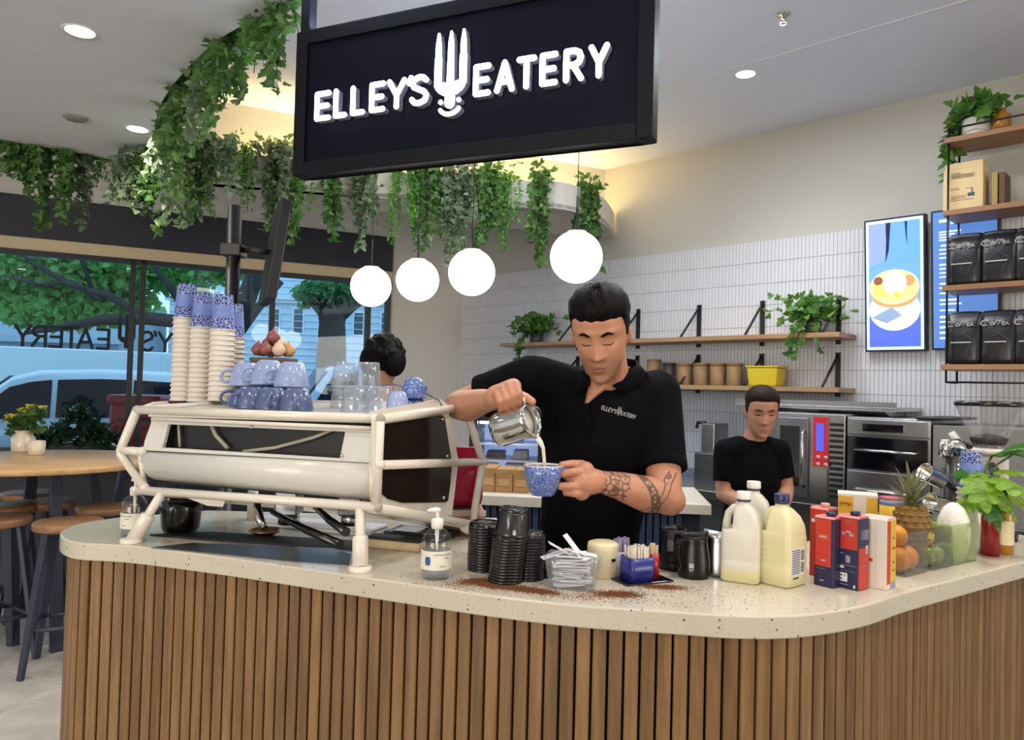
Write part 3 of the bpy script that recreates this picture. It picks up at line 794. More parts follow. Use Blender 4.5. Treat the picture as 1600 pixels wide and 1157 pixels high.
# things on the high table
def mug(name, label, cat, at, r, h, m, rz=0, handle=True, group=None):
    t = thing(name, label, cat, at, rz, group)
    B().lathe([(0, 0), (r * .86, 0), (r * .94, .004), (r, h * .3), (r, h), (r - .004, h), (r - .005, h * .2), (0, .008)], 28).build('cup_body', m, t)
    if handle:
        B().tube([(r - .002, 0, h * .78), (r + .018, 0, h * .78), (r + .028, 0, h * .55), (r + .02, 0, h * .3), (r - .002, 0, h * .26)], .0055, 8).build('handle', m, t)
    return t
CER = mat('cream_glazed_ceramic', rgb(226, 212, 186), .3, coat=.3, var=.04)
q = G(57, 711, 1.0); mug('mug', 'short cream mug standing on the high table', 'mug', q, .046, .085, CER, R(190))
q = G(36, 706, 1.0); jar = thing('flower_vase', 'cream jar with yellow flowers standing on the high table', 'vase', q)
B().lathe([(0, 0), (.062, 0), (.066, .01), (.066, .085), (.05, .105), (.052, .135), (.047, .135), (.045, .105), (0, .02)], 28).build('jar', CER, jar)
b = B(); fb_ = B()
for i in range(14):
    a = random.uniform(0, 6.28); rr = random.uniform(.03, .16); top = Vector((rr * math.cos(a), rr * math.sin(a), random.uniform(.18, .3)))
    b.tube([(0, 0, .1), top * .6 + Vector((0, 0, .06)), top], .003, 5)
    for _ in range(7): leaf(b, top * random.uniform(.5, 1), Vector((random.uniform(-1, 1), random.uniform(-1, 1), random.uniform(-.4, .8))), .06)
    if i % 2 == 0:
        for j in range(6): leaf(fb_, top, Vector((math.cos(j), math.sin(j), .5)), .035)
b.build('leaves', leafmat('vase_leaf', rgb(50, 84, 40), rgb(84, 118, 52)), jar, fix=False, kind='stuff')
fb_.build('flowers', leafmat('yellow_petal', rgb(226, 200, 40), rgb(240, 224, 90)), jar, fix=False, kind='stuff')
# planter with glossy dark foliage on the window sill
s0_, _ = onW(58, 690, .3); s1_, _ = onW(182, 690, .3)
pt = thing('window_planter', 'dark planter of glossy dark green leaves on the window sill', 'planter', M=MW @ Matrix.Translation(((s0_ + s1_) / 2, -.07, SILL)))
L = (s1_ - s0_) / 2
B().box(-L, L, -.06, .06, .0, .08).build('trough', BLACK_METAL, pt, bev=.01)
b = B()
for i in range(420):
    x = random.uniform(-L, L); hgt = random.uniform(.08, .12 + .26 * math.exp(-((x + L * .05) / (L * .55)) ** 2))
    leaf(b, Vector((x, random.uniform(-.2, .02), hgt)), Vector((random.uniform(-1, 1), random.uniform(-1, .2), random.uniform(-.5, .8))), random.uniform(.07, .12), 0, random, .26)
b.build('foliage', leafmat('glossy_dark_leaf', rgb(20, 40, 30), rgb(40, 66, 44), .18, .08), pt, fix=False, kind='stuff')

# monitor on a black pole behind the machine
q = P(356, 640, 3.05); pz = P(356, 322, 3.05).z
mo = thing('pole_mounted_screen', 'black screen turned edge-on, clamped to a thick black pole', 'screen', (q.x, 3.05, 0))
B().lathe([(0, 0), (.12, 0), (.12, .012), (.028, .02), (.028, pz), (0, pz)], 20).build('pole', BLACK_METAL, mo)
zb = P(356, 390, 3.05).z
B().box(-.042, .042, -.042, .042, zb - .03, zb + .02).build('clamp', BLACK_METAL, mo, bev=.004)
B().tube([(.02, 0, zb), (.10, -.02, zb - .006), (.155, -.02, zb - .01)], .012, 10).build('arm', BLACK_METAL, mo)
Ms = Matrix.Translation((.175, -.02, zb - .02)) @ Matrix.Rotation(R(-66), 4, 'Z') @ Matrix.Rotation(R(-7), 4, 'X')
B().box(-.16, .16, -.02, .02, -.20, .20).build('screen_body', BLACK_METAL, mo, M=Ms, bev=.004)
B().box(-.15, .15, .0195, .0225, -.19, .19).build('display', mat('dark_display', rgb(10, 11, 14), .1), mo, M=Ms)
# ------------------------------------------------------------------ kitchen along the tiled wall
def kx(px, py, off): return onT(px, py, off)
DK_GLASS = mat('dark_oven_glass', rgb(12, 14, 20), .08, var=.1, coat=.4)
STEEL_D = mat('dull_steel', rgb(150, 152, 158), .35, 1.0, var=.15, scale=10)
GREYP = mat('grey_panel', rgb(128, 126, 122), .5, var=.06)
BT = .84
s_l = kx(1040, 760, .70)[0]
bench = thing('steel_bench', 'long stainless steel bench along the tiled wall', 'bench', M=MT)
B().box(-1.2, 3.4, -.72, -.01, BT - .05, BT).build('worktop', STEEL, bench, bev=.004)
B().box(-1.2, kx(1200, 700, .74)[0], -.03, -.012, BT, BT + .06).build('upstand', STEEL, bench)
for x in (-1.15, .0, 1.1, 2.2, 3.3):
    for y in (-.68, -.08): B().tube([(x, y, 0), (x, y, BT - .05)], .02, 10).build('leg', STEEL, bench)
B().box(-1.15, 3.35, -.68, -.06, .22, .25).build('lower_shelf', STEEL, bench)

# wall shelves on triangular brackets
SHW = wood('wall_shelf_timber', rgb(176, 142, 104), rgb(146, 112, 78), 'X', .5, .6, .05)
def wall_shelf(label, z, x0, x1, brackets, dep=.30, post=.27):
    t = thing('wall_shelf', label, 'shelf', M=MT)
    B().box(x0, x1, -dep - .012, -.012, z - .032, z).build('board', SHW, t, bev=.002)
    for x in brackets:
        b = B(); b.box(x - .016, x + .016, -.024, -.010, z - .06, z + post)
        b.tube([(x, -.02, z + post - .02), (x, -dep + .02, z + .004)], .009, 8)
        b.build('bracket', BLACK_METAL, t)
    return t
zu = kx(1180, 526, .16)[1]; zl = kx(1180, 604, .16)[1]
xa = kx(800, 540, .15)[0]; xb = kx(1326, 520, .15)[0]
bx = [kx(p, 500, .01)[0] for p in (905, 998, 1093, 1192, 1311)]
wall_shelf('upper timber wall shelf on black triangular brackets', zu, xa, xb, bx)
wall_shelf('lower timber wall shelf on black triangular brackets', zl, xa, xb, bx, post=.24)
def on_shelf(px, z, off=.17):
    d = ray(px, 550); n = N1; p0 = A1 + N1 * off
    # intersect the ray's vertical plane with the shelf line
    s = (p0.dot(n)) / (Vector((d.x, d.y, 0)).dot(n)); return MTi @ Vector((d.x * s, d.y * s, z))
# containers on the lower shelf
KB = [mat('kraft_tub', rgb(150, 118, 80), .7, var=.1), mat('dark_tin', rgb(72, 62, 52), .5, var=.2)]
pk = [(1022, 0, .115, .20), (1046, 1, .10, .17), (1070, 0, .12, .165), (1096, 0, .12, .165), (1122, 0, .12, .165), (1148, 0, .12, .165)]
names = ['kraft paper tub first in the row on the lower wall shelf', 'dark tin between the kraft tubs on the lower wall shelf', 'kraft paper tub just right of the dark tin', 'kraft paper tub second right of the dark tin', 'kraft paper tub third right of the dark tin', 'kraft paper tub last before the yellow tub']
for (px, mi, w_, h_), lab in zip(pk, names):
    q = on_shelf(px, zl); t = thing('storage_tub', lab, 'tub', M=MT @ loc(q.x, q.y, zl), group='tubs on the lower wall shelf')
    r = w_ * .48
    B().lathe([(0, 0), (r * .88, 0), (r * .9, .005), (r, h_ - .02), (0, h_ - .02)], 24).build('tub', KB[mi], t)
    B().lathe([(0, h_ - .02), (r * 1.04, h_ - .02), (r * 1.04, h_ - .004), (r, h_), (0, h_)], 24).build('lid', KB[mi], t)
q = on_shelf(1198, zl); t = thing('yellow_tub', 'yellow plastic tub on the lower wall shelf', 'tub', M=MT @ loc(q.x, q.y, zl))
YEL = mat('yellow_plastic', rgb(222, 196, 36), .4, var=.08)
b = B(); b.rings([[(sx * (.10 + .012 * f) * 1.0, sy * (.07 + .01 * f), .13 * f) for sx, sy in ((-1, -1), (1, -1), (1, 1), (-1, 1))] for f in (0, 1)], sm=False); b.build('tub', YEL, t, bev=.012, seg=3)
B().box(-.117, .117, -.085, .085, .13, .142).build('lid', YEL, t, bev=.005)

# ovens
def front_box(px0, px1, py0, py1, off):
    m = ((px0 + px1) / 2, (py0 + py1) / 2)
    x0 = kx(px0, m[1], off)[0]; x1 = kx(px1, m[1], off)[0]; z0 = kx(m[0], py1, off)[1]; z1 = kx(m[0], py0, off)[1]
    return x0, x1, z0, z1
OF = .74
cx0, cx1, cz0, cz1 = front_box(1206, 1318, 646, 798, OF)
cz0 = BT
co = thing('combi_oven', 'steel combi oven with glass door and red and blue lit control panel', 'oven', M=MT)
B().box(cx0, cx1, -OF + .02, -.03, cz0, cz1).build('casing', STEEL, co, bev=.006)
dx1 = kx(1262, 700, OF)[0]; px0_, px1_ = kx(1270, 700, OF)[0], kx(1292, 700, OF)[0]
dr = B().box(cx0 + .01, dx1, -OF, -OF + .018, cz0 + .03, cz1 - .03).build('door', STEEL_D, co, bev=.004)
B().box(cx0 + .05, dx1 - .05, -OF - .003, -OF + .001, cz0 + .10, cz1 - .08).build('door_glass', DK_GLASS, dr)
B().tube([(dx1 - .02, -OF - .005, cz0 + .1), (dx1 - .02, -OF - .035, cz0 + .12), (dx1 - .02, -OF - .035, cz1 - .12), (dx1 - .02, -OF - .005, cz1 - .1)], .009, 8).build('door_handle', CHROME, dr)
zm = kx(1280, 742, OF)[1]; zt2 = kx(1280, 662, OF)[1]
pn = B().box(px0_, px1_, -OF, -OF + .018, kx(1280, 730, OF)[1], cz1 - .02).build('control_panel', mat('red_control_panel', rgb(176, 34, 46), .3, emit=.25), co)
B().box(px0_ + .02, px1_ - .02, -OF - .003, -OF, kx(1280, 705, OF)[1], zt2).build('display', mat('blue_display', rgb(60, 70, 220), .3, emit=1.1), pn)
for i in range(2):
    for j in range(2):
        B().lathe([(0, 0), (.013, 0), (.013, .01), (0, .012)], 12, 0, Matrix.Translation((px0_ + .035 + .045 * i, -OF - .001, kx(1280, 726 - j * 11, OF)[1])) @ Matrix.Rotation(R(90), 4, 'X')).build('button', mat('pale_pink_button', rgb(220, 150, 150), .4), pn)
B().box(px0_, px1_, -OF + .004, -OF + .018, cz0 + .03, kx(1280, 733, OF)[1]).build('lower_panel', STEEL, co)
gx0, gx1 = kx(1296, 700, OF)[0], cx1 - .01
for i in range(14):
    z = cz0 + .06 + i * (cz1 - cz0 - .12) / 13
    B().box(gx0, gx1, -OF, -OF + .018, z - .008, z + .008).build('vent_slat', BLACK_METAL, co)
ox0, ox1, oz0, oz1 = front_box(1320, 1452, 654, 800, OF)
ov = thing('double_oven', 'double stainless oven with two dark glass doors stacked', 'oven', M=MT)
B().box(ox0, ox1, -OF + .03, -.03, BT, oz1).build('casing', STEEL, ov, bev=.005)
zz = [kx(1385, p, OF)[1] for p in (682, 737, 742, 800)]
B().box(ox0 + .01, ox1 - .01, -OF, -OF + .03, zz[0], oz1 - .01).build('control_strip', STEEL, ov, bev=.004)
B().box(kx(1348, 668, OF)[0], kx(1412, 668, OF)[0], -OF - .004, -OF, kx(1385, 676, OF)[1], kx(1385, 664, OF)[1]).build('display', DK_GLASS, ov)
d1 = B().box(ox0 + .01, ox1 - .01, -OF, -OF + .03, zz[1], zz[0] - .01).build('upper_door', DK_GLASS, ov, bev=.004)
zh = kx(1385, 706, OF)[1]
B().tube([(ox0 + .06, -OF, zh), (ox0 + .06, -OF - .03, zh), (ox1 - .06, -OF - .03, zh), (ox1 - .06, -OF, zh)], .008, 8).build('door_handle', CHROME, d1)
d2 = B().box(ox0 + .01, ox1 - .01, -OF, -OF + .03, BT + .02, zz[1] - .01).build('lower_door', STEEL, ov, bev=.004)
zh = kx(1385, 770, OF)[1]
B().tube([(ox0 + .06, -OF, zh), (ox0 + .06, -OF - .03, zh), (ox1 - .06, -OF - .03, zh), (ox1 - .06, -OF, zh)], .008, 8).build('door_handle', CHROME, d2)
# tall grey side panel right of the ovens, flat tray on top
gx0, gx1, gz0, gz1 = front_box(1455, 1600, 668, 800, OF)
B_ = B().box(gx0, gx1 + .3, -OF + .02, -.03, BT, gz1); tag(B_.build('grey_cabinet', GREYP, M=MT, bev=.004), 'plain grey cabinet right of the double oven', 'cabinet')
ht0, ht1, hz0, hz1 = front_box(1432, 1492, 651, 660, .70)
tag(B().box(ht0, ht1 + .0, -.72, -.2, oz1 + .001, oz1 + .016).build('baking_tray', BLACK_METAL, M=MT, bev=.005), 'flat black tray lying on top of the double oven', 'tray')
# steel shelf hood above the ovens
hx0, hx1, hz0, hz1 = front_box(1150, 1400, 628, 640, .52); hz0 = max(hz0, oz1 + .03)
hd_ = thing('steel_wall_shelf', 'bright stainless steel shelf on the tiles above the ovens', 'shelf', M=MT)
B().box(hx0, hx1, -.52, -.012, hz0 - .0, hz0 + .025).build('board', STEEL, hd_, bev=.003)
B().box(hx0, hx1, -.52, -.505, hz0 + .025, hz0 + .055).build('lip', STEEL, hd_)
for x in (hx0 + .1, (hx0 + hx1) / 2, hx1 - .1):
    B().prism([(0, 0), (.4, 0), (0, -.12)], x, x + .004, 0, Matrix(((0, 0, 1, 0), (-1, 0, 0, -.012), (0, 1, 0, hz0), (0, 0, 0, 1)))).build('bracket', STEEL, hd_)
# dough press / canister machine left of the worker
q0, q1, z0, z1 = front_box(1084, 1120, 708, 764, .55)
cm = thing('steel_canister', 'square steel countertop canister with a raised lid handle', 'appliance', M=MT)
B().box(q0, q1, -.55, -.28, BT, z1).build('body', STEEL_D, cm, bev=.008)
B().box(q0 + .02, q1 - .05, -.5, -.3, z1, z1 + .2).build('hopper', STEEL, cm, bev=.008)
B().tube([(q0 + .01, -.42, z1 + .2), (q0 - .05, -.42, z1 + .2), (q0 - .06, -.42, z1 + .16)], .012, 8).build('handle', BLACK_PL, cm)

# island bench behind the barista
IA = P(742, 775, 3.84); IB = P(1112, 791, 3.70)
d = Vector((IB.x - IA.x - .25 * 0, IB.y - IA.y, 0)); MI = frame((IA.x, IA.y, 0), d, (0, 0, 1)); IL = d.length
ITOP = .925
isl = thing('island_bench', 'white topped island bench with navy slatted front behind the barista', 'bench', M=MI)
B().box(-.25, IL, 0, .68, ITOP - .052, ITOP).build('benchtop', mat('white_bench_stone', rgb(222, 216, 204), .3, var=.05), isl, bev=.004)
B().box(-.2, IL - .05, .045, .64, 0, ITOP - .052).build('carcass', mat('navy_carcass', rgb(24, 34, 52), .6), isl)
NAVY = mat('navy_painted_slat', rgb(44, 62, 92), .5, var=.12)
sl0 = B().box(-.0135, .0135, -.012, .012, .06, ITOP - .055).build('slat', NAVY, isl, bev=.003)
nn = int((IL - .3 + .2 + .2) / .036)
for i in range(nn):
    o = sl0 if i == 0 else sl0.copy()
    if i: COL.objects.link(o); o.parent = isl
    o.location = (-.19 + i * .036, .032, 0)
MIi = MI.inverted()
def onI(px, y=.2):
    p0 = MI @ Vector((0, y, 0)); n = (MI.to_3x3() @ Vector((0, 1, 0))); q = onplane(px, 780, p0, n); return (MIi @ q).x
def kraft_box(label, px0, px1, h, y0, y1, win=True):
    x0, x1 = onI(px0, y0), onI(px1, y0)
    t = thing('kraft_box', label, 'box', M=MI @ loc(x0, y0, ITOP), group='kraft food boxes on the island')
    w_ = x1 - x0
    B().box(0, w_, 0, y1 - y0, 0, h).build('carton', KRAFT, t, bev=.002)
    B().box(-.002, w_ + .002, -.002, .02, h * .82, h + .002).build('lid_flap', KRAFT, t)
    B().box(w_ * .5 - .03, w_ * .5 + .03, -.0035, -.001, h * .3, h * .6).build('tuck_tab', mat('kraft_light', rgb(198, 160, 112), .7), t)
kraft_box('kraft food box on the island, left one, behind the white machine frame', 752, 772, .125, .12, .34)
kraft_box('kraft food box on the island beside the pouring jug', 773, 800, .12, .12, .34)
kraft_box('kraft food box on the island nearest the barista', 801, 826, .12, .12, .34)
# glass fronted fridge further back
fx = P(790, 700, 4.85)
fr = thing('display_fridge', 'black framed glass front fridge with lit white shelves behind the barista', 'fridge', (fx.x, 4.85, 0), R(-4))
fw, fz = .24, P(790, 640, 4.85).z
B().box(-fw, -fw + .05, 0, .5, 0, fz).build('side_panel', BLACK_METAL, fr); B().box(fw - .03, fw, 0, .5, 0, fz).build('side_panel', BLACK_METAL, fr)
B().box(-fw + .05, fw - .03, .02, .5, fz - .08, fz).build('top_panel', BLACK_METAL, fr); B().box(-fw + .05, fw - .03, .48, .5, .1, fz - .08).build('back_panel', mat('fridge_liner', rgb(190, 205, 235), .4, emit=.35, emitcol=rgb(170, 200, 255)), fr)
B().box(-fw + .05, fw - .03, .02, .5, 0, .4).build('base_panel', BLACK_METAL, fr)
for i, py in enumerate((693, 718, 742)):
    z = P(790, py, 5.0).z
    B().box(-fw + .05, fw - .03, .04, .47, z - .008, z).build('shelf', mat('fridge_shelf_white', rgb(214, 224, 240), .3), fr)
B().box(-fw + .06, fw - .04, .06, .09, fz - .1, fz - .085).build('light_tube', mat('fridge_tube', rgb(200, 220, 255), .4, emit=10), fr)
B().box(-fw + .05, fw - .03, 0, .008, .4, fz - .04).build('door_glass', CLEAR_PL, fr)
for i, (x, zz_, w_, h_, c_) in enumerate([(-.12, 742, .10, .09, rgb(206, 214, 230)), (.05, 742, .13, .07, rgb(170, 190, 226)), (-.08, 718, .12, .05, rgb(120, 116, 124)), (.09, 718, .1, .06, rgb(198, 206, 226)), (0.0, 693, .2, .05, rgb(90, 110, 160))]):
    z = P(790, zz_, 5.0).z; t = fr
    ob = B().box(-w_ / 2, w_ / 2, -.08, .08, 0, h_).build('food_pack', mat('food_pack_%d' % i, c_, .4), M=Matrix.Translation((fx.x, 4.85, 0)) @ Matrix.Rotation(R(-4), 4, 'Z') @ loc(x, .25, z), bev=.008)
    tag(ob, ['white pack on the bottom shelf of the fridge, left', 'pale blue pack on the bottom shelf of the fridge', 'dark tray on the middle fridge shelf', 'white pack on the middle fridge shelf', 'flat blue tray on the upper fridge shelf'][i], 'food pack', 'packs in the display fridge')

# ------------------------------------------------------------------ menu screens
SCO = .10
def scr_frame(p_tl, p_tr, p_bl, p_br, off=SCO):
    tl = Vector((kx(*p_tl, off)[0], 0, kx(*p_tl, off)[1])); tr = Vector((kx(*p_tr, off)[0], 0, kx(*p_tr, off)[1]))
    bl = Vector((kx(*p_bl, off)[0], 0, kx(*p_bl, off)[1])); br = Vector((kx(*p_br, off)[0], 0, kx(*p_br, off)[1]))
    return tl, tr, bl, br
tl, tr, bl, br = scr_frame((1342, 348), (1441, 336), (1360, 549), (1452, 549))
SW = ((tr - tl).length + (br - bl).length) / 2; SH = ((tl - bl).length + (tr - br).length) / 2
ctr_ = (tl + tr + bl + br) / 4
print('screen', SW, SH, [tuple(round(c, 3) for c in v) for v in (tl, tr, bl, br)])
def e_(name, c, s=1.0): return mat(name, c, .3, var=.12, scale=14, emit=s)
def menu_screen(label, x, z, tilt=0.0):
    M = MT @ Matrix.Translation((x, -SCO, z)) @ Matrix.Rotation(tilt, 4, 'Y') @ Matrix.Rotation(R(4), 4, 'X')
    t = thing('menu_screen', label, 'screen', M=M, group='menu screens')
    w_, h_ = SW / 2, SH / 2
    B().box(-w_, w_, .0, .06, -h_, h_).build('casing', BLACK_METAL, t, bev=.004)
    B().box(-.1, .1, .06, SCO - .0, -.1, .1).build('wall_mount', BLACK_METAL, t)
    return t, w_ - .012, h_ - .012
def flat(t, parent, name, poly, m, layer):
    b = B(); n = len(poly); b.prism(poly, 0, .0006, 0, Matrix(((1, 0, 0, 0), (0, 0, -1, -.001 - .0008 * layer), (0, 1, 0, 0), (0, 0, 0, 1))))
    return b.build(name, m, parent)
def ell(cx, cy, rx, ry, n=36, a0=0, a1=360): return [(cx + rx * math.cos(R(a0 + (a1 - a0) * i / n)), cy + ry * math.sin(R(a0 + (a1 - a0) * i / n))) for i in range(n)]
SE = .85
t, w_, h_ = menu_screen('upright menu screen showing a bowl of baked eggs on a blue cloth', ctr_.x, ctr_.z)
dp = flat(t, t, 'display', [(-w_, -h_), (w_, -h_), (w_, h_), (-w_, h_)], e_('screen_pale_blue', rgb(176, 208, 250), SE), 0)
w2, h2 = w_ * .90, h_ * .955
flat(t, dp, 'picture_backdrop', [(-w2, -h2), (w2, -h2), (w2, h2), (-w2, h2)], e_('screen_blue', rgb(92, 142, 232), SE), 1)
flat(t, dp, 'picture_cloth', [(-w2, -h2), (w2, -h2), (w2, -h2 * .45), (-w2, -h2 * .5)], e_('screen_deep_blue', rgb(70, 92, 208), SE), 2)
flat(t, dp, 'picture_light_cloth', [(-w2, h2 * .3), (-w2 * .3, h2 * .42), (-w2 * .25, h2), (-w2, h2)], e_('screen_lilac', rgb(120, 140, 226), SE), 2)
flat(t, dp, 'picture_dark_fold', [(-w2 * .32, h2), (-w2 * .12, h2), (-w2 * .2, h2 * .55), (-w2 * .34, h2 * .35), (-w2 * .3, h2 * .7)], e_('screen_navy', rgb(20, 30, 60), SE * .6), 3)
flat(t, dp, 'picture_dark_stem', [(w2 * .42, h2 * .99), (w2 * .52, h2 * .99), (w2 * .5, h2 * .75), (w2 * .56, h2 * .6), (w2 * .46, h2 * .74)], e_('screen_navy', rgb(20, 30, 60), SE * .6), 3)
flat(t, dp, 'picture_plate', ell(.0, -h2 * .33 - h2 * .07, w2 * .995, h2 * .34), e_('screen_plate_white', rgb(214, 226, 246), SE), 3)
flat(t, dp, 'picture_napkin', [(-w2 * .9, -h2 * .52), (-w2 * .1, -h2 * .36), (w2 * .3, -h2 * .5), (-w2 * .3, -h2 * .62)], e_('screen_grey_blue', rgb(120, 140, 170), SE * .9), 4)
flat(t, dp, 'picture_bowl', ell(0, -h2 * .08 - h2 * .07, w2 * .94, h2 * .22), e_('screen_bowl_brown', rgb(196, 132, 84), SE), 5)
flat(t, dp, 'picture_bowl_rim', ell(0, h2 * .03 - h2 * .07, w2 * .97, h2 * .28), e_('screen_rim', rgb(236, 196, 140), SE), 6)
flat(t, dp, 'picture_filling', ell(0, h2 * .035 - h2 * .07, w2 * .86, h2 * .235), e_('screen_filling', rgb(232, 206, 120), SE), 7)
flat(t, dp, 'picture_greens', ell(-w2 * .5, -h2 * .02 - h2 * .07, w2 * .3, h2 * .11), e_('screen_greens', rgb(188, 200, 90), SE), 8)
flat(t, dp, 'picture_tomato', ell(w2 * .58, h2 * .12 - h2 * .07, w2 * .22, h2 * .09), e_('screen_tomato', rgb(214, 130, 90), SE), 8)
flat(t, dp, 'picture_crust', ell(-w2 * .62, h2 * .14 - h2 * .07, w2 * .18, h2 * .07), e_('screen_crust', rgb(120, 66, 50), SE), 8)
flat(t, dp, 'picture_egg_white', ell(w2 * .02, h2 * .09 - h2 * .07, w2 * .46, h2 * .19), e_('screen_egg', rgb(228, 238, 246), SE), 9)
flat(t, dp, 'picture_yolk', ell(w2 * .1, -h2 * .09 - h2 * .07, w2 * .13, h2 * .05), e_('screen_yolk', rgb(246, 206, 60), SE), 10)
x2 = ctr_.x + SW + .03
t, w_, h_ = menu_screen('upright blue menu screen with lines of text, half behind the shelf', x2, ctr_.z + .005)
dp = flat(t, t, 'display', [(-w_, -h_), (w_, -h_), (w_, h_), (-w_, h_)], e_('screen_slate_blue', rgb(72, 110, 170), SE), 0)
TXT = e_('screen_text', rgb(206, 226, 246), SE)
for i, (x0, x1, yy, hh) in enumerate([(-.80, -.5, .86, .030), (-.42, .4, .82, .022), (-.8, -.1, .70, .008), (-.8, -.3, .66, .008), (-.8, -.2, .62, .008), (-.8, -.25, .58, .008), (-.75, -.1, .50, .012), (-.8, -.3, .44, .008), (-.8, -.1, .38, .008), (-.8, -.25, .32, .008), (-.8, -.2, .22, .012), (-.8, -.3, .16, .008), (-.8, -.1, .1, .008), (-.8, -.2, .04, .008), (-.8, -.3, -.06, .012), (-.8, -.15, -.12, .008), (-.8, -.3, -.2, .008), (-.8, -.2, -.3, .012), (-.8, -.1, -.36, .008), (-.8, -.3, -.45, .008), (-.8, -.1, -.55, .02), (-.8, -.2, -.62, .012), (-.8, -.1, -.7, .02), (-.8, -.2, -.78, .02), (-.8, -.25, -.86, .016)]):
    flat(t, dp, 'text_line', [(x0 * w_, (yy - hh / 2) * h_), (x1 * w_, (yy - hh / 2) * h_), (x1 * w_, (yy + hh / 2 + .012) * h_), (x0 * w_, (yy + hh / 2 + .012) * h_)], TXT, 1)

# ------------------------------------------------------------------ timber and black steel shelf at the right
SO = .40
p0 = kx(1480, 400, SO)[0]
sh = thing('hanging_shelf', 'black steel framed shelving with four timber boards at the right edge', 'shelf', M=MT)
BRW = wood('brown_shelf_board', rgb(160, 118, 82), rgb(132, 94, 62), 'X', .5, .5, .05)
zs = [kx(1480, y, SO)[1] for y in (217, 330, 447, 570)]
XE = p0 + 1.05
for z in zs: B().box(p0 - .02, XE, -SO - .02, -.15, z - .030, z).build('board', BRW, sh, bev=.002)
for x in (p0, p0 + .52, XE - .03):
    for y in (-SO + .004, -.16):
        B().tube([(x, y, zs[3] - .10), (x, y, zs[0] + .055)], .006, 8).build('post', BLACK_METAL, sh)
    B().tube([(x, -SO + .004, zs[3] - .10), (x, -.16, zs[3] - .10)], .006, 8).build('hanger', BLACK_METAL, sh)
    B().tube([(x, -SO + .004, zs[0] + .055), (x, -.16, zs[0] + .055)], .006, 8).build('hanger', BLACK_METAL, sh)
for x in (p0 + .8, XE - .05): B().tube([(x, -.16, zs[0] - .05), (x, -.001, zs[0] - .05)], .008, 8).build('wall_arm', BLACK_METAL, sh)
B().tube([(p0, -SO + .004, zs[0] + .055), (XE - .03, -SO + .004, zs[0] + .055)], .006, 8).build('front_rail', BLACK_METAL, sh)
B().tube([(p0, -SO + .004, zs[3] - .10), (XE - .03, -SO + .004, zs[3] - .10)], .006, 8).build('lower_rail', BLACK_METAL, sh)
BAG = mat('glossy_black_foil', rgb(11, 11, 13), .3, var=.3, scale=10, bump=.5, bscale=16)
PRT = mat('silver_print', rgb(196, 192, 186), .5); PRT2 = mat('dull_gold_line', rgb(92, 84, 72), .5)
COFFEE = [[(.09, .03), (.05, .06), (.0, .05), (-.03, .0), (.0, -.03), (.06, -.02)], [(.1, .0), (.13, .03), (.16, .0), (.13, -.03), (.1, .0)], [(.16, -.03), (.2, .05), (.23, .05)], [(.21, -.03), (.25, .05), (.28, .05)], [(.26, .0), (.31, .01), (.29, .03), (.26, .01), (.28, -.03), (.32, -.02)], [(.32, -.02), (.36, .03), (.34, .0), (.37, -.03)]]
def make_bag(w_=.19, h_=.31, d_=.10):
    t = thing('coffee_bag', '', 'bag', group='black coffee bags on the shelf')
    rs = []
    for f, kw, kd in ((0, .98, 1), (.06, 1, 1.05), (.35, 1.0, 1.08), (.7, .98, .8), (.88, .97, .34), (.93, .98, .10), (1, .98, .08)):
        z = h_ * f; x = w_ / 2 * kw; y = d_ / 2 * kd
        rs.append([(x * c * (1 if abs(c) < 1 else .94), y * s_ * (1 if abs(s_) < 1 else .94), z + random.uniform(-.002, .002)) for c, s_ in ((-1, -1), (-.5, -1.05), (0, -1.08), (.5, -1.05), (1, -1), (1, 0), (1, 1), (0, 1.06), (-1, 1), (-1, 0))])
    B().rings(rs).build('pouch', BAG, t, bev=0, sub=1)
    b = B()
    for st_ in COFFEE:
        pts = [(-.072 + p[0] * .34, -d_ * .5 + .004, h_ * .74 + p[1] * .34) for p in st_]; b.tube(pts, .0032, 5)
    b.build('script_print', PRT, t)
    b = B(); b.box(-.06, .045, -d_ * .56 - .003, -d_ * .55, h_ * .40, h_ * .42); b.build('name_line', PRT, t)
    b = B(); b.tube([(-.02, -d_ * .5 - .004, h_ * .62), (.05, -d_ * .56 - .003, h_ * .46), (.02, -d_ * .57 - .003, h_ * .22), (.0, -d_ * .55 - .003, h_ * .14)], .0016, 5); b.tube([(.02, -d_ * .5 - .004, h_ * .62), (-.03, -d_ * .56 - .003, h_ * .5)], .0012, 5); b.build('line_drawing', PRT2, t)
    return t
bg0 = None
for zi, row in ((2, 'upper'), (3, 'lower')):
    for j, (px) in enumerate((1508, 1562, 1616)):
        x = kx(px, 500, SO - .1)[0]; z = zs[zi]
        lab = 'glossy black coffee bag with white script, %s row, %s' % (row, ['beside the blue screen', 'second from the blue screen', 'third from the blue screen'][j])
        M = MT @ loc(x, -SO + .10, z)
        if bg0 is None: bg0 = make_bag(); bg0.matrix_world = M; bg0['label'] = lab
        else: dup(bg0, M=M, label=lab)
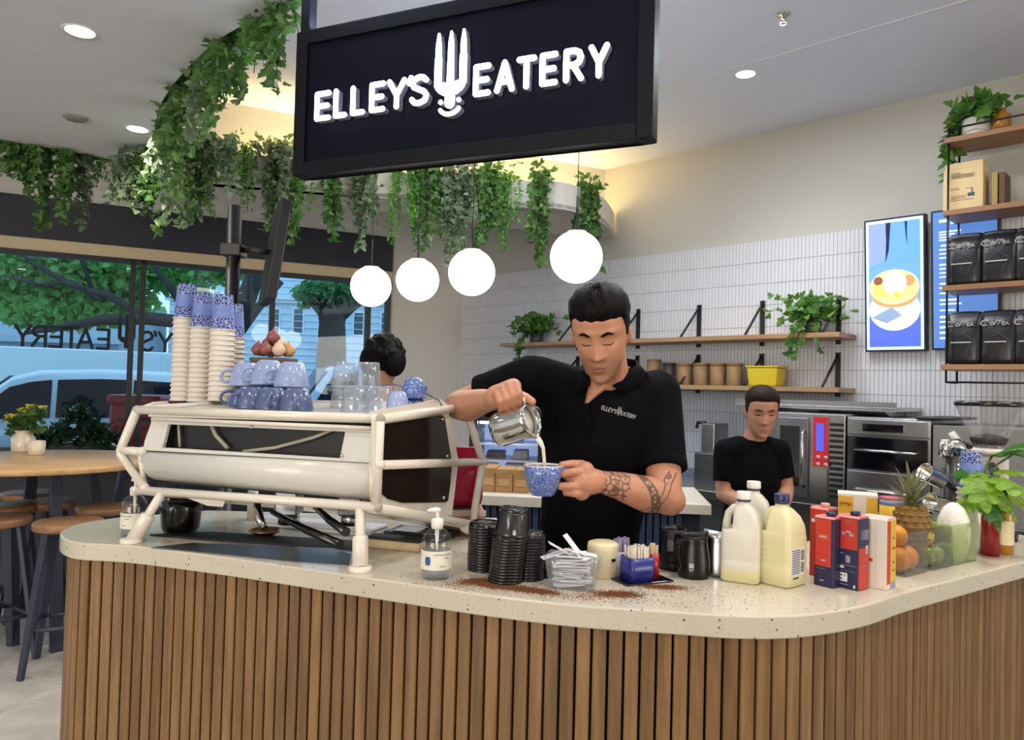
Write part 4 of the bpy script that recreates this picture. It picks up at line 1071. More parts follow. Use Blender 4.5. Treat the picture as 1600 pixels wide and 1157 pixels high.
# upper shelves: pale carton, books, plant, tin
x = kx(1508, 280, SO - .09)[0]
pc = thing('paper_sack', 'cream paper sack with folded top and a small printed label', 'bag', M=MT @ loc(x, -SO + .11, zs[1]))
PSK = mat('cream_kraft_paper', rgb(226, 200, 148), .7, var=.06)
rs = []
for f, kw, kd in ((0, 1, 1), (.02, 1.02, 1.02), (.5, 1.03, 1.04), (.86, 1.0, .96), (.87, .98, .8), (1.0, .96, .7)):
    rs.append([(.098 * kw * a, .07 * kd * c, .285 * f) for a, c in ((-1, -1), (0, -1.03), (1, -1), (1, 1), (0, 1.03), (-1, 1))])
B().rings(rs, sm=False).build('sack', PSK, pc, bev=.004)
b = B()
for i, (x0, x1, z) in enumerate([(-.06, -.01, .215), (-.06, .06, .205), (-.06, .05, .197), (-.06, .058, .189), (-.06, .0, .13), (-.06, .045, .122), (-.06, .02, .085), (-.06, .015, .078), (-.06, .02, .070), (-.06, .055, .060)]):
    b.box(x0, x1, -.0745, -.0735, z, z + .003)
b.build('printed_lines', mat('brown_ink', rgb(110, 92, 70), .7), pc, kind='stuff')
B().box(.025, .06, -.0745, -.0735, .078, .098).box(.044, .05, -.0745, -.0735, .098, .125).build('printed_stamp', mat('slate_ink', rgb(70, 84, 110), .7), pc)
for j, (dx, h_, c_, lab) in enumerate([(.15, .2, rgb(170, 146, 74), 'mustard spined book beside the paper sack'), (.185, .195, rgb(96, 66, 46), 'brown spined book leaning next to the mustard one')]):
    o = thing('book', lab, 'book', M=MT @ loc(x + dx, -SO + .14, zs[1]), group='books on the shelf')
    B().box(-.014, .014, -.075, .075, 0, h_).build('cover', mat('book_cover_%d' % j, c_, .6), o, bev=.002)
    B().box(-.011, .011, -.072, .0755, .003, h_ + .0005).build('pages', PAPER, o)
x = kx(1524, 200, SO - .1)[0]
LEAF_P = leafmat('trailing_plant_leaf', rgb(58, 104, 44), rgb(104, 148, 62), .4)
def trailing_plant(label, M, pot_r, pot_h, potm, n_leaf, spread, fall, fall_dir, size, pot_name='pot'):
    t = thing('potted_plant', label, 'plant', M=M)
    B().lathe([(0, 0), (pot_r * .86, 0), (pot_r, pot_h * .15), (pot_r, pot_h), (pot_r - .006, pot_h), (pot_r - .008, pot_h - .01), (0, pot_h - .012)], 28).build(pot_name, potm, t)
    b = B(); s_ = B(); fd = Vector(fall_dir)
    for i in range(n_leaf):
        p = Vector((random.gauss(0, spread * .5), min(.08, random.gauss(-.02, spread * .35)), pot_h + random.uniform(0, spread * .8)))
        ivyleaf(b, p, Vector((random.uniform(-1, 1), random.uniform(-1, .6), random.uniform(-.6, .8))), size * random.uniform(.7, 1.25))
    for v in range(7):
        a = random.uniform(-.7, .7); d_ = Vector((fd.x * math.cos(a) - fd.y * math.sin(a), fd.x * math.sin(a) + fd.y * math.cos(a), 0))
        L = fall * random.uniform(.5, 1); o0 = d_ * (pot_r * .9) + Vector((0, 0, pot_h)); pts = [Vector((0, 0, pot_h - .02)), o0 + Vector((0, 0, .03)), o0 + d_ * spread * .5 + Vector((0, 0, -L * .3)), o0 + d_ * spread * .6 + Vector((0, 0, -L))]
        s_.tube(pts, .0025, 5)
        for k_ in range(int(L / .022)):
            f = random.uniform(.0, 1); i0 = 1 + min(1, int(f * 2)); u = f * 2 - (i0 - 1)
            p = pts[i0].lerp(pts[i0 + 1], min(1, u)); ivyleaf(b, p, Vector((random.uniform(-1, 1), random.uniform(-1, .4), random.uniform(-1, .2))), size * random.uniform(.7, 1.1))
    s_.build('stems', mat('green_stem', rgb(78, 100, 52), .6), t, kind='stuff'); b.build('leaves', LEAF_P, t, fix=False, kind='stuff')
    return t
trailing_plant('leafy trailing plant in a white pot on top of the right shelf', MT @ loc(x, -SO + .12, zs[0]), .072, .115, mat('white_pot', rgb(226, 218, 208), .4), 150, .12, .34, (-1, -.2, 0), .075)
tag(B().lathe([(0, 0), (.045, 0), (.045, .11), (.02, .13), (.02, .15), (0, .15)], 20).build('spice_jar', mat('amber_jar', rgb(190, 130, 40), .25, var=.2), M=MT @ loc(x + .125, -SO + .12, zs[0])), 'amber jar beside the white plant pot on the top board', 'jar')
q = on_shelf(1268, zu, .17)
trailing_plant('bushy green plant at the bright end of the upper wall shelf', MT @ loc(q.x, q.y, zu), .06, .09, mat('dark_pot', rgb(60, 62, 58), .5), 260, .20, .26, (0, -1, 0), .055)
q = on_shelf(838, zu, .17)
trailing_plant('green plant on the upper wall shelf left of the barista', MT @ loc(q.x, q.y, zu), .06, .09, mat('dark_pot', rgb(60, 62, 58), .5), 260, .20, .30, (-.7, -.7, 0), .055)
# ------------------------------------------------------------------ espresso machine (white tube frame)
FL, FRt = G(205, 849), G(563, 893)
mu = (FRt - FL).normalized(); mv = Vector((-mu.y, mu.x, 0))
MC = (FL + FRt) / 2 + mv * .25
F0 = FL + mv * .05
def F(px, py, o=0.0): return onplane(px, py, F0 + mv * o, mv)
VS = Vector((.45, .893, 0)).normalized(); SN = Vector((VS.y, -VS.x, 0))     # side plane direction, outward normal
S0 = F(592, 724)
def S(px, py, o=0.0): return onplane(px, py, S0 + SN * o, SN)
em = thing('espresso_machine', 'white tube framed two group espresso machine with dark side windows on the counter', 'espresso machine', MC)
EM = Matrix.Translation(-MC)
def part(b, name, m, parent=em, **k): return b.build(name, m, parent, M=EM if parent is em else EM, **k)
rt = .0125
UV = Vector((0, 0, 1))
# tube frame
a, c = F(214, 641), F(594, 655)
e1, e2, e3 = S(727, 636), S(754, 722), S(738, 820)
g1, g2 = F(213, 766), F(590, 793)
for nm, pts in (('top_rail', [a, c]), ('bottom_rail', [g1, g2]), ('side_top_tube', [c, e1]), ('side_bottom_tube', [g2, e3]), ('side_middle_tube', [F(594, 727), e2]), ('rear_bend_tube', [e1, e2.lerp(e1, .12), e2, e2.lerp(e3, .12), e3]),
                ('left_bend_tube', [a, F(190, 699), F(188, 709), F(226, 762)]), ('left_middle_tube', [F(189, 704), F(222, 706)]), ('corner_post', [c, F(588, 793)])):
    b = B(); b.tube(pts, rt * (1.0 if nm != 'left_bend_tube' else 1.05), 14)
    for p in (pts[0], pts[-1]): b.ball(p, rt * 1.12, 12)
    part(b, nm, WHITE_EN)
# hidden far side frame so that the cage is complete
DV = VS * .44
back_pts = [a + DV, c + DV]
lb = [a, a + DV * .9 + UV * .02, g1 + DV * .9 - UV * .09, g1]
part(B().tube([a + mv * .0, a + DV + UV * .02], rt, 12), 'left_top_tube', WHITE_EN)
part(B().tube([g1, g1 + DV - UV * .09], rt, 12), 'left_bottom_tube', WHITE_EN)
part(B().tube([a + DV + UV * .02, e1], rt, 12), 'rear_top_rail', WHITE_EN)
part(B().tube([g1 + DV - UV * .09, e3], rt, 12), 'rear_bottom_rail', WHITE_EN)
# front panels
def plate(poly, o0, o1, fn=F):
    n = mv if fn is F else SN
    p0 = [fn(*q, 0) for q in poly]
    b = B(); m = len(poly)
    vs = [p + n * o0 for p in p0] + [p + n * o1 for p in p0]
    b.add(vs, [tuple(range(m)), tuple(range(2 * m - 1, m - 1, -1))] + [(i, (i + 1) % m, m + (i + 1) % m, m + i) for i in range(m)])
    return b
PANEL = mat('pearl_white_panel', rgb(214, 212, 206), .32, var=.03, coat=.2)
up = B()
for poly in ([(236, 652), (586, 668), (586, 677), (261, 663.5), (234, 662)], [(234, 662), (261, 663.5), (252, 700), (222, 701), (224, 690)], [(538, 675.3), (586, 677.3), (580, 722), (530, 717.5)], [(222, 701), (252, 700), (530, 717.5), (580, 720), (580, 724), (222, 704)]):
    q = plate(poly, .004, .016); up.add(q.v, q.f)
part(up, 'upper_panel', PANEL, bev=.0015)
part(B().tube([F(238, 655, -.004), F(586, 670, -.004)], .006, 8), 'panel_bead', WHITE_EN)
lo = []
for f, o in ((0, .012), (.05, .0), (.3, -.010), (.6, -.006), (.85, .010), (1, .034)):
    l = F(221, 706).lerp(F(228, 752), f) + mv * o; r_ = F(578, 724).lerp(F(580, 786), f) + mv * o
    lo.append((l, r_))
b = B(); n_ = 12
for f in range(n_ + 1): pass
b.add([l for l, r_ in lo] + [r_ for l, r_ in lo] + [l + mv * .03 for l, r_ in lo] + [r_ + mv * .03 for l, r_ in lo],
      [(i, i + 1, 6 + i + 1, 6 + i) for i in range(5)] + [(12 + i, 18 + i, 18 + i + 1, 12 + i + 1) for i in range(5)] + [(i, 12 + i, 12 + i + 1, i + 1) for i in range(5)] + [(6 + i, 6 + i + 1, 18 + i + 1, 18 + i) for i in range(5)] + [(0, 6, 18, 12), (5, 17, 23, 11)])
for i in range(5): b.sm[i] = True
part(b, 'lower_panel', PANEL)
# curved cheek at each end of the lower panel
for x0, x1 in (((219, 704), (226, 757)), ((581, 724), (583, 788))):
    part(B().tube([F(*x0, .004), F((x0[0] + x1[0]) / 2 - 1, (x0[1] + x1[1]) / 2, -.006), F(*x1, .02)], .008, 10), 'cheek', WHITE_EN)
# inner body seen through the slot
BODY = mat('dark_machine_interior', rgb(20, 20, 22), .45, var=.3)
def hexbox(lo4, hi4):
    b = B(); b.add(lo4 + hi4, [(3, 2, 1, 0), (4, 5, 6, 7), (0, 1, 5, 4), (1, 2, 6, 5), (2, 3, 7, 6), (3, 0, 4, 7)]); return b
i0, i1 = F(230, 755, .045), F(578, 785, .045); zb0, zb1 = i0.z + .004, F(400, 663).z
d1 = VS * .36
ib = hexbox([Vector((p.x, p.y, zb0)) for p in (i0, i1, i1 + d1, i0 + d1)], [Vector((p.x, p.y, zb1)) for p in (i0, i1, i1 + d1, i0 + d1)])
part(ib, 'inner_body', BODY)
PIPE = mat('pale_silicone_pipe', rgb(178, 172, 156), .4)
part(B().tube([F(330, 664, .03), F(337, 680, .03), F(356, 701, .03)], .006, 8), 'pipe', PIPE)
part(B().tube([F(380, 706, .03), F(430, 700, .03), F(490, 684, .03), F(520, 672, .03)], .005, 8), 'pipe', PIPE)
part(B().tube([F(279, 664, .03), F(281, 699, .03)], .004, 8), 'pipe', PIPE)
for p in ((255, 697), (534, 712), (393, 668)): part(B().ball(F(*p, .002), .005, 10), 'bolt', CHROME)
# top deck and cup rail
tz = F(400, 648).z + .004
k0, k1 = F(232, 645, .0), F(592, 655, .0)
dk = hexbox([Vector((p.x, p.y, p.z - .012)) for p in (k0, k1, e1, a + DV)], [Vector((p.x, p.y, p.z + .004)) for p in (k0, k1, e1, a + DV + UV * .02)])
part(dk, 'top_deck', WHITE_EN)
DZ = tz
lip = [S(577, 652, -.02), S(582, 644, -.02), S(598, 640, -.02), S(688, 624, -.02), S(700, 632, -.02), S(690, 640, -.02)]
b = B(); m = len(lip); b.add([p for p in lip] + [p - SN * .006 for p in lip], [tuple(range(m)), tuple(range(2 * m - 1, m - 1, -1))] + [(i, (i + 1) % m, m + (i + 1) % m, m + i) for i in range(m)])
part(b, 'cup_rail', WHITE_EN)
lip2 = [F(214, 642, .0), F(238, 631, .04), F(280, 630, .04), F(300, 644, .0)]
part(B().tube([F(213, 641), F(240, 631, .08), F(262, 630, .12)], .006, 8), 'left_cup_rail', WHITE_EN)
# side panel with smoked window
C3 = lambda x, y: (450 + x / 3.045, 540 + y / 3.045)
sp_ = [C3(*p) for p in [(412, 352), (768, 302), (792, 420), (818, 548), (800, 700), (786, 812), (560, 800), (418, 772)]]
part(plate(sp_, -.012, -.004, S), 'side_panel', WHITE_EN, bev=.002)
gl_ = [C3(*p) for p in [(446, 384), (460, 374), (735, 332), (748, 345), (766, 460), (782, 560), (774, 660), (764, 738), (752, 748), (545, 750), (480, 732), (438, 700), (424, 650), (424, 520), (432, 430)]]
SMOKE = mat('smoked_side_window', rgb(44, 34, 30), .08, var=.25, scale=5, coat=.5)
part(plate(gl_, -.006, -.001, S), 'side_window', SMOKE)
for p in ((447, 405), (736, 352), (758, 527), (741, 725), (432, 655)):
    part(B().ball(S(*C3(*p), .0), .005, 10), 'bolt', CHROME)
# belly under the side
bl_ = [g2, e3, e3 - SN * .12 - VS * .05, g2 - SN * .12]
part(hexbox([p - UV * .016 for p in bl_], [p for p in bl_]), 'belly_pan', WHITE_EN)
# legs: slim tube, thick sleeve, round foot
def leg(top, foot):
    d = (top - foot)
    b = B(); b.tube([foot + d * .4, top], .0135, 14); part(b, 'leg', WHITE_EN)
    b = B(); p = foot + d * .06; q = foot + d * .52
    b.tube([p, q, q + d * .02, q + d * .035], [.0205, .0205, .0195, .0145], 18); part(b, 'leg_sleeve', WHITE_EN)
    b = B(); b.lathe([(0, 0), (.029, 0), (.030, .003), (.030, .011), (.026, .014), (0, .014)], 24, 0, Matrix.Translation(foot)); part(b, 'foot', WHITE_EN)
leg(F(563, 795), FRt); leg(F(254, 770), FL)
rf = Vector((e3.x, e3.y, 1.0)) - VS * .02 + SN * .02
b = B(); b.tube([e3 - VS * .05, e3 - VS * .01 - UV * .018, Vector((rf.x, rf.y, 1.03)), Vector((rf.x, rf.y, 1.0))], [.016, .02, .018, .02], 14); part(b, 'leg', WHITE_EN)
rl = FL + VS * .46; b = B(); b.tube([Vector((rl.x, rl.y, 1.0)), Vector((rl.x, rl.y, 1.10))], .018, 12); part(b, 'leg', WHITE_EN)
# groups and spouts hanging below the body, toward the barista
for x, f in ((365, .62), (470, .62)):
    p = F(x, 790) + VS * .22
    part(B().box(-.035, .035, -.04, .04, -.055, .03, 0, Matrix.Translation(p)), 'group_head', STEEL_D, bev=.006)
    part(B().lathe([(0, -.02), (.032, -.02), (.034, .0), (.030, .012), (0, .012)], 20, 0, Matrix.Translation(p - UV * .065)), 'group_ring', CHROME)
ws = [F(345, 786) + VS * .14, F(352, 800) + VS * .12, F(365, 822) + VS * .10, F(372, 834) + VS * .1]
part(B().tube(ws, [.012, .011, .013, .010], 10), 'spout', CHROME)
for (x0, y0, x1, y1) in ((425, 800, 532, 852), (492, 792, 541, 832)):
    p, q = F(x0, y0, .12), F(x1, y1, .02)
    part(B().tube([p, p.lerp(q, .5) - UV * .004, q], [.008, .011, .013], 10), 'portafilter_handle', BLACK_PL)
tp = [F(262, 772, .05), F(338, 789, .05), F(322, 794, .07), F(300, 789, .06)]
part(plate([(258, 772), (340, 786), (336, 795), (312, 793)], .03, .034), 'drip_shield', WHITE_EN)
wire = B(); wire.tube([F(582, 640, .25), F(590, 605, .25), F(612, 600, .3), F(660, 612, .3), F(686, 626, .3), F(690, 634, .28)], .0028, 6); part(wire, 'cable', mat('grey_cable', rgb(96, 98, 104), .5))
# things lying under and behind the machine on the counter
tag(plate([(0, 0)] * 3, 0, 1).build('x', BODY) if False else B().prism([tuple((G(*p))[:2]) for p in ((236, 857), (300, 850), (520, 858), (548, 868), (545, 886), (470, 881))], 1.0, 1.003).build('steel_drip_plate', mat('grey_mirror_steel', rgb(150, 150, 154), .38, 1.0, var=.1), bev=.001), 'flat steel drip plate set on the counter under the machine front', 'tray')
mt_ = B(); mt_.prism([tuple(G(*p)[:2]) for p in ((234, 838), (330, 834), (520, 846), (560, 848), (560, 860), (420, 852), (330, 846))], 1.0, 1.006)
tag(mt_.build('rubber_mat', BLACK_RUB), 'thin black rubber mat under the machine behind the drip plate', 'mat')
q = G(268, 838); kb = thing('knock_box', 'black rounded knock box under the left end of the machine', 'knock box', (q.x, q.y + .06, 1.006))
KM = Matrix.Rotation(R(18), 4, 'Y')
B().lathe([(0, 0), (.05, 0), (.056, .01), (.062, .075), (.058, .095), (.052, .095), (.05, .02), (0, .014)], 28).build('bin', BLACK_PL, kb)
B().tube([(-.055, 0, .085), (.055, 0, .085)], .008, 10).build('knock_bar', BLACK_RUB, kb)
q = G(420, 846); wt = thing('folded_towel', 'white folded cloth lying on the counter behind the machine groups', 'towel', (q.x + .1, q.y + .22, 1.0), R(-20))
B().box(-.22, .22, -.06, .06, 0, .012).box(-.215, .22, -.058, .055, .0125, .024).build('cloth', PAPER, wt, bev=.005)
q = G(615, 862); tm = thing('tamping_mat', 'pale wooden tamping block under the machine beside the sanitiser', 'block', (q.x, q.y + .04, 1.0), R(-18))
B().box(-.085, .085, -.025, .025, 0, .026).build('block', wood('pale_block', rgb(206, 186, 150), rgb(182, 158, 120), 'X', .5), tm, bev=.004)
B().box(-.085, .085, -.026, .026, .026, .034).build('rubber_top', BLACK_RUB, tm, bev=.002)
q = G(640, 850); gs = thing('grey_scale', 'dark flat drink scale under the machine near its right rear leg', 'scale', (q.x + .02, q.y + .10, 1.0), R(-18))
B().box(-.1, .1, -.06, .06, 0, .022).build('body', CHARCOAL, gs, bev=.005); B().box(-.07, .07, -.055, .03, .022, .026).build('platform', STEEL_D, gs, bev=.002)
q = G(415, 838); sc_ = thing('copper_saucer', 'small copper coloured dish on the mat under the machine', 'dish', (q.x, q.y, 1.006))
B().lathe([(0, 0), (.03, 0), (.052, .012), (.05, .014), (.03, .004), (0, .004)], 28).build('dish', mat('copper', rgb(198, 142, 96), .25, 1.0), sc_)
# cardboard tray with a pink bag behind the machine's right end
q = G(728, 838); bx_ = thing('cardboard_carton', 'open brown carton behind the white machine frame, holding up the pink bag', 'carton', (q.x - .02, q.y + .02, 1.0), R(8))
B().box(-.08, .08, 0, .16, 0, .075).build('carton', mat('brown_carton', rgb(176, 134, 108), .8, var=.08), bx_, bev=.002)
B().box(-.082, .082, -.003, .0, .06, .078).build('flap', mat('pale_flap', rgb(214, 186, 176), .8), bx_)
pb_ = thing('pink_bag', 'shiny magenta pink foil bag standing behind the white machine frame', 'bag', (q.x - .035, q.y + .10, 1.078), R(4))
rs = []
for f, kw, kd in ((0, .95, .7), (.08, 1.04, 1.0), (.4, 1.0, 1.1), (.75, .88, .7), (.95, .8, .15), (1, .79, .1)):
    rs.append([(.075 * kw * x + .014 * f, .04 * kd * y, .2 * f) for x, y in ((-1, -1), (-.3, -1.2), (.4, -1.1), (1, -.9), (1.05, 0), (1, .9), (0, 1.2), (-1, 1))])
B().rings(rs).build('pouch', mat('magenta_foil', rgb(206, 24, 74), .25, var=.25, scale=14, bump=.5, bscale=30), pb_, sub=1)

# ------------------------------------------------------------------ cups and glasses on the machine
k = N('blue_floral_cup')
mp = k.coords('Object', (1, 1, 1)); vv = k.voro(95.0, mp, 'DISTANCE_TO_EDGE', 0)
band = k.n('ShaderNodeSeparateXYZ'); k.l(k.tc.outputs['Object'], band.inputs[0])
inb = k.math('MULTIPLY', k.math('GREATER_THAN', band.outputs[2], .043), k.math('LESS_THAN', band.outputs[2], .085))
patt = k.mix(k.math('LESS_THAN', vv, .07), rgb(42, 58, 132), rgb(170, 182, 216))
wob = k.math('GREATER_THAN', k.noise(160.0, mp), .6)
lab = k.mix(k.math('MULTIPLY', wob, .5), rgb(112, 134, 196), rgb(80, 100, 170))
k.color(k.mix(inb, patt, lab)); k.set(Roughness=.5)
CUPB = k.m
CUPW = mat('white_paper_cup', rgb(226, 218, 206), .55, var=.04)
def paper_cup(printed):
    """cup standing mouth down: z up from rim to base"""
    t = thing('paper_cup', '', 'cup')
    B().lathe([(.041, 0), (.0395, .006), (.0385, .01), (.0295, .118), (.0295, .122), (.0275, .122), (.0275, .116), (0, .116)], 28, cap=False).build('cup_wall', CUPB if printed else CUPW, t)
    B().tube([(.0405 * math.cos(2 * math.pi * i / 24), .0405 * math.sin(2 * math.pi * i / 24), .0025) for i in range(24)], .0026, 6, closed=True).build('rolled_rim', CUPW, t)
    return t
cpP, cpW = paper_cup(True), paper_cup(False)
def machine_top(px, py, o): return F(px, py, o)
used = {True: False, False: False}
def put_cup(printed, p, label, group):
    src = cpP if printed else cpW
    if not used[printed]: used[printed] = True; src.location = p; src['label'] = label; src['group'] = group; return src
    return dup(src, p, random.uniform(0, 6), label, group)
DECK = tz + .006
stacks = [(292, 445, .34, 'tallest cup stack on the machine'), (318.5, 459, .33, 'middle cup stack on the machine'), (350, 461, .30, 'third cup stack on the machine')]
for px, ytop, o, nm in stacks:
    top = F(px, ytop, o); p = Vector((top.x, top.y, 0)); z = top.z - .122
    put_cup(True, (p.x, p.y, z), 'blue patterned paper cup crowning the ' + nm, 'printed cups crowning the stacks'); z -= .0168
    j_ = 0
    while z > DECK:
        put_cup(False, (p.x, p.y, z), ORD_[j_] + ' white cup below the printed one in the ' + nm, 'cups nested in the ' + nm); z -= .0168; j_ += 1
q = F(366, 476, .40); z = q.z - .122
put_cup(True, (q.x, q.y, z), 'blue patterned paper cup peeking out behind the third stack', 'printed cups crowning the stacks')
z -= .0168; j_ = 0
while z > DECK: put_cup(False, (q.x, q.y, z), ORD_[j_] + ' white cup down in the hidden stack behind the third stack', 'cups nested in the hidden stack'); z -= .0168; j_ += 1
# ceramic cups, blue with pale rims
k = N('blue_print_china')
vv = k.voro(210.0, None, 'DISTANCE_TO_EDGE', 0); n2 = k.noise(190.0, None, 3)
k.color(k.mix(k.step(k.math('ADD', k.math('MULTIPLY', vv, 1.3), n2), .60, .72), rgb(132, 152, 204), rgb(44, 68, 140))); k.set(Roughness=.15, **{'Coat Weight': .5})
CHINA = k.m
CHINA_IN = mat('ivory_glaze', rgb(236, 224, 196), .2, coat=.4)
PALEB = mat('pale_blue_glaze', rgb(150, 166, 206), .2, coat=.4, var=.06)
SLATEB = mat('slate_blue_glaze', rgb(84, 98, 138), .2, coat=.4, var=.08)
def china_cup(label, at, r=.05, h=.07, m=PALEB, up=False, rz=0, cat='cup', group=None, inner=None):
    t = thing('ceramic_cup', label, cat, at, rz, group)
    pr = [(r * .52, 0), (r * .58, .004), (r * .62, h * .08), (r * .86, h * .45), (r, h * .92), (r, h), (r - .0035, h), (r * .82, h * .45), (r * .5, h * .1), (0, h * .08)]
    M = None if up else Matrix(((1, 0, 0, 0), (0, -1, 0, 0), (0, 0, -1, h), (0, 0, 0, 1)))
    B().lathe([(0, 0)] + pr, 32, 0, M).build('cup_body', m, t)
    B().tube([M @ Vector(p) if M else Vector(p) for p in [(x_, 0, z_) for x_, z_ in arcpoly([(r * .93, h * .8), (r * 1.28, h * .84), (r * 1.5, h * .62), (r * 1.25, h * .37), (r * .78, h * .34)], 4)]], .005, 8).build('handle', m, t)
    return t
spec = [(386, 567, .24, .052, .075, PALEB), (420, 563, .22, .054, .078, PALEB), (457, 566, .20, .054, .078, PALEB)]
for i, (px, py, o, r, h, m) in enumerate(spec):
    top = F(px, py, o); n_ = ['leftmost', 'middle', 'rightmost'][i]
    lay = 0; z = top.z - h
    while z > DECK - .02:
        zz = max(z, DECK)
        china_cup(('upturned pale blue ceramic cup, %s of the top row on the machine' if lay == 0 else 'slate blue ceramic cup under the %s pale cup on the machine') % n_, (top.x, top.y, zz), r, h, m if lay == 0 else SLATEB, rz=random.uniform(2, 4), group='ceramic cups on the machine')
        lay += 1; z -= h * .98
    # front row standing low
    q = F(px + 6, 628, .10); china_cup('slate blue ceramic cup in the front row below the %s pale cup' % n_, (q.x, q.y, DECK), .05, .066, SLATEB, rz=random.uniform(3.5, 5), group='ceramic cups on the machine')
def small_cup(label, px, py, o, r, h, m):
    top = F(px, py, o); china_cup(label, (top.x, top.y, max(DECK, top.z - h)), r, h, m, rz=1.0, group='ceramic cups on the machine')
small_cup('small dark blue patterned cup right of the ribbed glasses, upper one', 647, 590, .26, .038, .062, CHINA)
q = F(655, 632, .26); china_cup('dark blue patterned cup on the deck under the small upper one', (F(647, 590, .26).x, F(647, 590, .26).y, DECK), .042, max(.05, F(647, 590, .26).z - .062 - DECK - .001), CHINA, rz=1.5, group='ceramic cups on the machine')
q = F(622, 612, .16); china_cup('pale blue cup between the ribbed glasses and the dark blue cups', (q.x, q.y, DECK), .036, q.z - DECK, PALEB, rz=1.2, group='ceramic cups on the machine')
RIB = clear('ribbed_glass', tint=rgb(232, 236, 240), refl=.25, rough=.05, op=.16, opcol=rgb(214, 222, 234))
def ribbed(label, p, r, h):
    t = thing('ribbed_glass', label, 'glass', p, group='ribbed glasses on the machine')
    n = 48; rs = []
    for rr, z in ((r, 0), (r, .006), (r * .97, .02), (r * .80, h * .98), (r * .76, h), (r * .7, h), (r * .72, h * .93)):
        rs.append([((rr - (.0018 if i % 2 and .005 < z < h * .97 else 0)) * math.cos(2 * math.pi * i / n), (rr - (.0018 if i % 2 and .005 < z < h * .97 else 0)) * math.sin(2 * math.pi * i / n), z) for i in range(n)])
    b = B(); b.rings(rs, cap=False); b.add(rs[-1], [tuple(range(n))]); b.build('tumbler', RIB, t)
    B().tube([(r * math.cos(2 * math.pi * i / 32), r * math.sin(2 * math.pi * i / 32), .002) for i in range(32)], .002, 6, closed=True).build('rim', RIB, t)
gz_ = F(555, 568, .24).z
gh = (gz_ - DECK) * .54
for i, (px, o) in enumerate(((538, .26), (575, .25), (556, .16), (594, .15))):
    p = F(px, 610, o); n_ = ['back left', 'back right', 'front left', 'front right'][i]
    ribbed('upturned ribbed glass standing on the machine deck, %s of four' % n_, (p.x, p.y, DECK), .042, gh)
    if i < 2: ribbed('ribbed glass stacked on top of the %s one on the machine' % n_, (p.x, p.y, DECK + gh * .9), .040, gh)
# basket of onions at the back of the deck
q = F(428, 560, .42); bk_ = thing('onion_basket', 'low woven basket heaped with onions at the back of the machine', 'basket', (q.x, q.y, DECK))
WK = mat('brown_wicker', rgb(112, 98, 84), .8, var=.3, scale=40, bump=.5)
zb_ = q.z - DECK
B().lathe([(0, 0), (.055, 0), (.06, .004), (.078, zb_ - .012), (.082, zb_ - .004), (.078, zb_), (.07, zb_ - .01), (0, zb_ - .03)], 32).build('basket', WK, bk_)
b = B()
for j in range(5):
    z = .012 + j * (zb_ - .02) / 5; rr = .06 + .02 * z / zb_
    b.tube([(rr * math.cos(2 * math.pi * i / 28), rr * math.sin(2 * math.pi * i / 28), z + .003 * (-1) ** i) for i in range(28)], .005, 6, closed=True)
b.build('weave', WK, bk_, kind='stuff')
ON = [mat('red_onion_skin', rgb(150, 84, 80), .35, var=.2, scale=30), mat('brown_onion_skin', rgb(206, 158, 104), .4, var=.15, scale=30), mat('white_onion_skin', rgb(226, 196, 166), .4, var=.1)]
ons = [(-.045, -.03, 0, 0), (-.012, -.05, 0, 0), (.03, -.045, 0, 2), (.055, -.015, 0, 1), (-.02, .0, 1, 0), (.02, -.005, 1, 2), (.0, .03, 0, 0), (.04, .03, 0, 1), (-.045, .02, 0, 0), (.002, -.02, 2, 0)]
desc = ['red onion low at the left of the basket', 'red onion at the front of the basket, second from the left', 'pale onion at the front of the basket', 'golden onion at the right rim of the basket', 'red onion in the upper layer, left', 'pale onion in the upper layer, right', 'red onion at the back of the basket', 'golden onion at the back right of the basket', 'red onion behind the low left one', 'red onion topping the basket heap']
for (x, y, l, mi), ds in zip(ons, desc):
    o = thing('onion', ds, 'onion', (q.x + x, q.y + y, q.z + .006 + l * .022), random.uniform(0, 6), 'onions in the basket')
    B().lathe([(0, 0), (.014, .002), (.023, .016), (.022, .028), (.012, .04), (.004, .047), (.003, .052), (0, .052)], 16).build('bulb', ON[mi], o)
# ------------------------------------------------------------------ hanging illuminated sign
SD = Vector((1, -.427, 0)).normalized()
SO_ = P(456, 275, 2.66)
MS = frame(SO_, SD, (0, 0, 1)); MSi = MS.inverted(); SNm = MS.to_3x3() @ Vector((0, 1, 0))
def onS(px, py): q = MSi @ onplane(px, py, SO_, SNm); return q.x, q.z
SWd = onS(1019, 213)[0]; SHt = onS(483, 47)[1]
sgn = thing('hanging_sign', 'black hanging box sign with glowing white shop name and fork emblem', 'sign', M=MS)
SGB = mat('navy_black_sign_face', rgb(8, 11, 30), .5, var=.15, spec=.12)
SGF = mat('black_sign_frame', rgb(9, 10, 18), .5, var=.1, spec=.2)
fw_ = .048
B().box(fw_, SWd - fw_, .012, .05, fw_, SHt - fw_).build('face_panel', SGB, sgn)
fr_ = B()
fr_.box(0, fw_, 0, .07, 0, SHt).box(SWd - fw_, SWd, 0, .07, 0, SHt).box(fw_, SWd - fw_, 0, .07, 0, fw_).box(fw_, SWd - fw_, 0, .07, SHt - fw_, SHt)
fr_.build('frame', SGF, sgn, bev=.003)
for x0 in (.004, SWd - .044):
    B().box(x0, x0 + .04, .015, .055, SHt, CEIL - SO_.z).build('post', SGF, sgn, bev=.002)
GLOW = mat('sign_white_glow', rgb(240, 244, 255), .4, emit=5.5)
RETN = mat('sign_letter_return', rgb(150, 152, 170), .4, var=.1)
